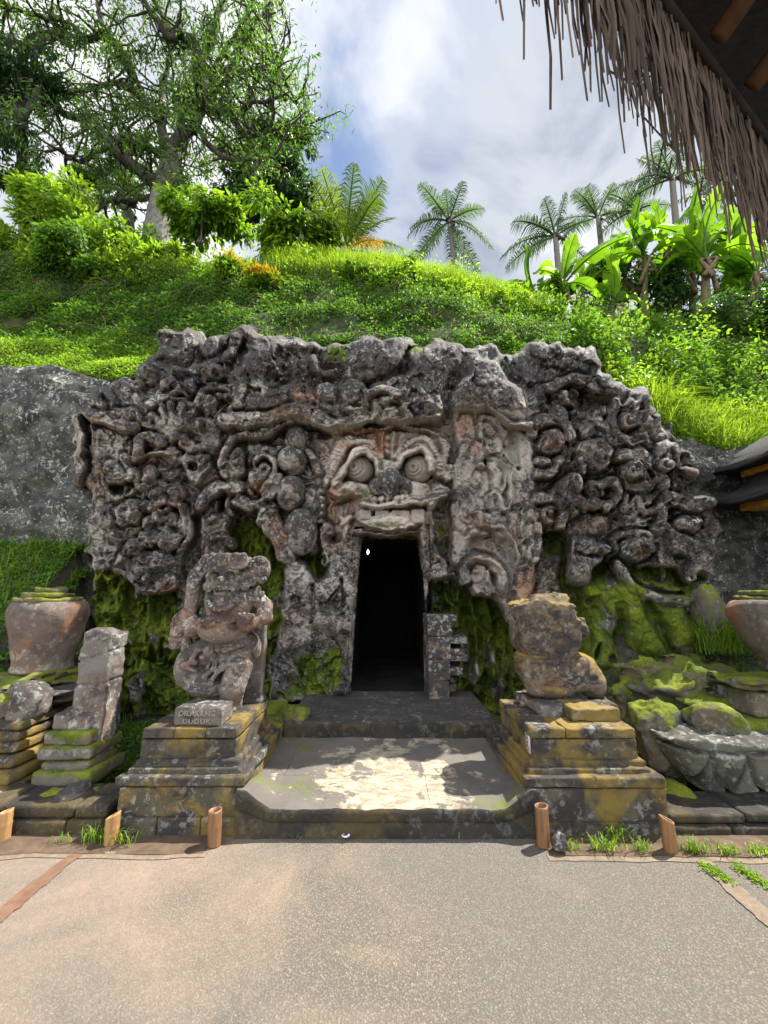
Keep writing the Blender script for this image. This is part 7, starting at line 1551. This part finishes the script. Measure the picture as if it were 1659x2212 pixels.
for i in range(n):
    s_ = -.66 + 5.2 * (i + q.uniform(-.5, .5)) / n; lay = q.uniform(0, 1); p = e0 + ed * s_ - inw * (.0 + .04 * lay) + np.array([0, 0, .03 + .05 * lay])
    L = q.uniform(.28, .55) * (1.0 if q.random() < .82 else 1.2) * (.9 if s_ > .8 else 1.0); wd = q.uniform(.004, .015); a = q.normal(.0, .45); sd = ed * math.cos(a) + inw * math.sin(a); out_ = -inw * q.uniform(-.04, .07) + ed * q.normal(.0, .015)
    k = 7; u_ = np.linspace(0, 1, k)[:, None]; C = p + np.array([0, 0, -1.0]) * L * u_ + out_ * L * u_ * (1 - .35 * u_) + q.normal(0, .003, (k, 3)); wv = wd * np.array([1, 1.0, .97, .92, .85, .7, q.uniform(.05, .6)])[:, None] * .5
    nrm_ = np.cross(sd, np.array([0, 0, 1.0])) * .003
    Vq = np.stack([C - sd * wv, C + nrm_, C + sd * wv], 1).reshape(-1, 3); m = np.arange(k - 1) * 3; it.append((Vq, [np.concatenate([np.stack([m, m + 1, m + 4, m + 3], -1), np.stack([m + 1, m + 2, m + 5, m + 4], -1)])])); tn.append(np.full(len(Vq), q.random() ** 2 * .7))
for i in range(24):
    s_ = q.uniform(-.65, 2.4); p = e0 + ed * s_ - inw * .08 + np.array([0, 0, -q.uniform(.0, .35)]); d = nrmz(ed * q.uniform(-.5, .5) + np.array([0, 0, -q.uniform(.3, 1.2)]) + q.normal(0, .1, 3)); it.append(tube([p, p + d * q.uniform(.06, .16)], .0022, 4, False)); tn.append(np.zeros(len(it[-1][0])))
V, F = join(it); mesh('thatch_fringe', V, F, M['thatch'], pav, False, {'tint': np.concatenate(tn)})
for k in (-.2, 4.8):
    p = e0 + ed * k + inw * 1.6; V, F = tube([np.array([p[0], p[1], 0]), np.array([p[0], p[1], ZE + .5])], .07, 10); mesh('post', V, F, M['rafter'], pav)

# ------------------------------------------------------------------ shrine with black fibre roofs at the right edge
M['fibre'] = thatch_mat('black_fibre', (0.012, 0.012, 0.013), (0.045, 0.043, 0.045), (40, 40, 6))
M['gold'] = simple_mat('gilt', (0.42, 0.20, 0.03), (0.62, 0.34, 0.06), .4, 20, .4, None, .6)
M['shrine_wood'] = simple_mat('shrine_wood', (0.12, 0.04, 0.025), (0.2, 0.08, 0.04), .6, 8, .2)
sc_c = at(1758, 1060, 5.3); shr = empty('shrine', (sc_c[0], sc_c[1], 0)); tag(shr, 'shrine with two black palm-fibre roofs and gilded trim at the right edge', 'shrine')
def fibre_roof(zb, zt, half, top):
    n = 20; prof = [(half * .55, zb + .02), (half * .97, zb - .02), (half * 1.0, zb + .03), (half * .93, zb + .11), (half * .72, zb + (zt - zb) * .5), (top, zt), (.01, zt + .01)]
    V, F = [], []; ns = 48; a = np.linspace(0, 2 * math.pi, ns, endpoint=False); sq = 1 / (np.abs(np.cos(a)) ** 5 + np.abs(np.sin(a)) ** 5) ** .2
    pr = catmull(prof, 5); V = np.stack([sc_c[0] + pr[:, None, 0] * sq * np.cos(a), sc_c[1] + pr[:, None, 0] * sq * np.sin(a), pr[:, None, 1] + .10 * half * ((sq - 1) / .15) * (pr[:, None, 0] / half) ** 2 * .5], -1)
    V = V + .012 * fbm3(V[..., 0] * 12, V[..., 1] * 12, V[..., 2] * 30, 3, 4)[..., None]
    i = np.arange(len(pr) - 1)[:, None] * ns; j = np.arange(ns)[None, :]; F = np.stack([i + j, i + (j + 1) % ns, i + ns + (j + 1) % ns, i + ns + j], -1).reshape(-1, 4)
    o = mesh('roof', V.reshape(-1, 3), F, M['fibre'], shr, True, {'tint': np.zeros(V.shape[0] * ns)})
    A = Asm(); h = half * .62; A.box(sc_c[0] - h, sc_c[0] + h, sc_c[1] - h, sc_c[1] + h, zb - .06, zb + .04, .01, .01, 30, .018, 2); o = A.put('gilded_trim', M['gold'], shr)
z1 = at(1590, 980, 4.9)[2]; z2 = at(1582, 1062, 4.9)[2]
fibre_roof(z1, z1 + .52, .80, .20); fibre_roof(z2, z2 + .42, .88, .42)
A = Asm(); A.box(sc_c[0] - .22, sc_c[0] + .22, sc_c[1] - .22, sc_c[1] + .22, z2 + .2, z1 + .02, .02, .006, 8, .03, 1).box(sc_c[0] - .26, sc_c[0] + .26, sc_c[1] - .26, sc_c[1] + .26, 1.3, z2, .02, .006, 8, .03, 1); A.put('cell', M['shrine_wood'], shr)
A = Asm(); A.box(sc_c[0] - .34, sc_c[0] + .34, sc_c[1] - .34, sc_c[1] + .34, -.1, 1.3, .03, .015, 5, .03, 2); A.put('stone_base', M['stone'], shr)
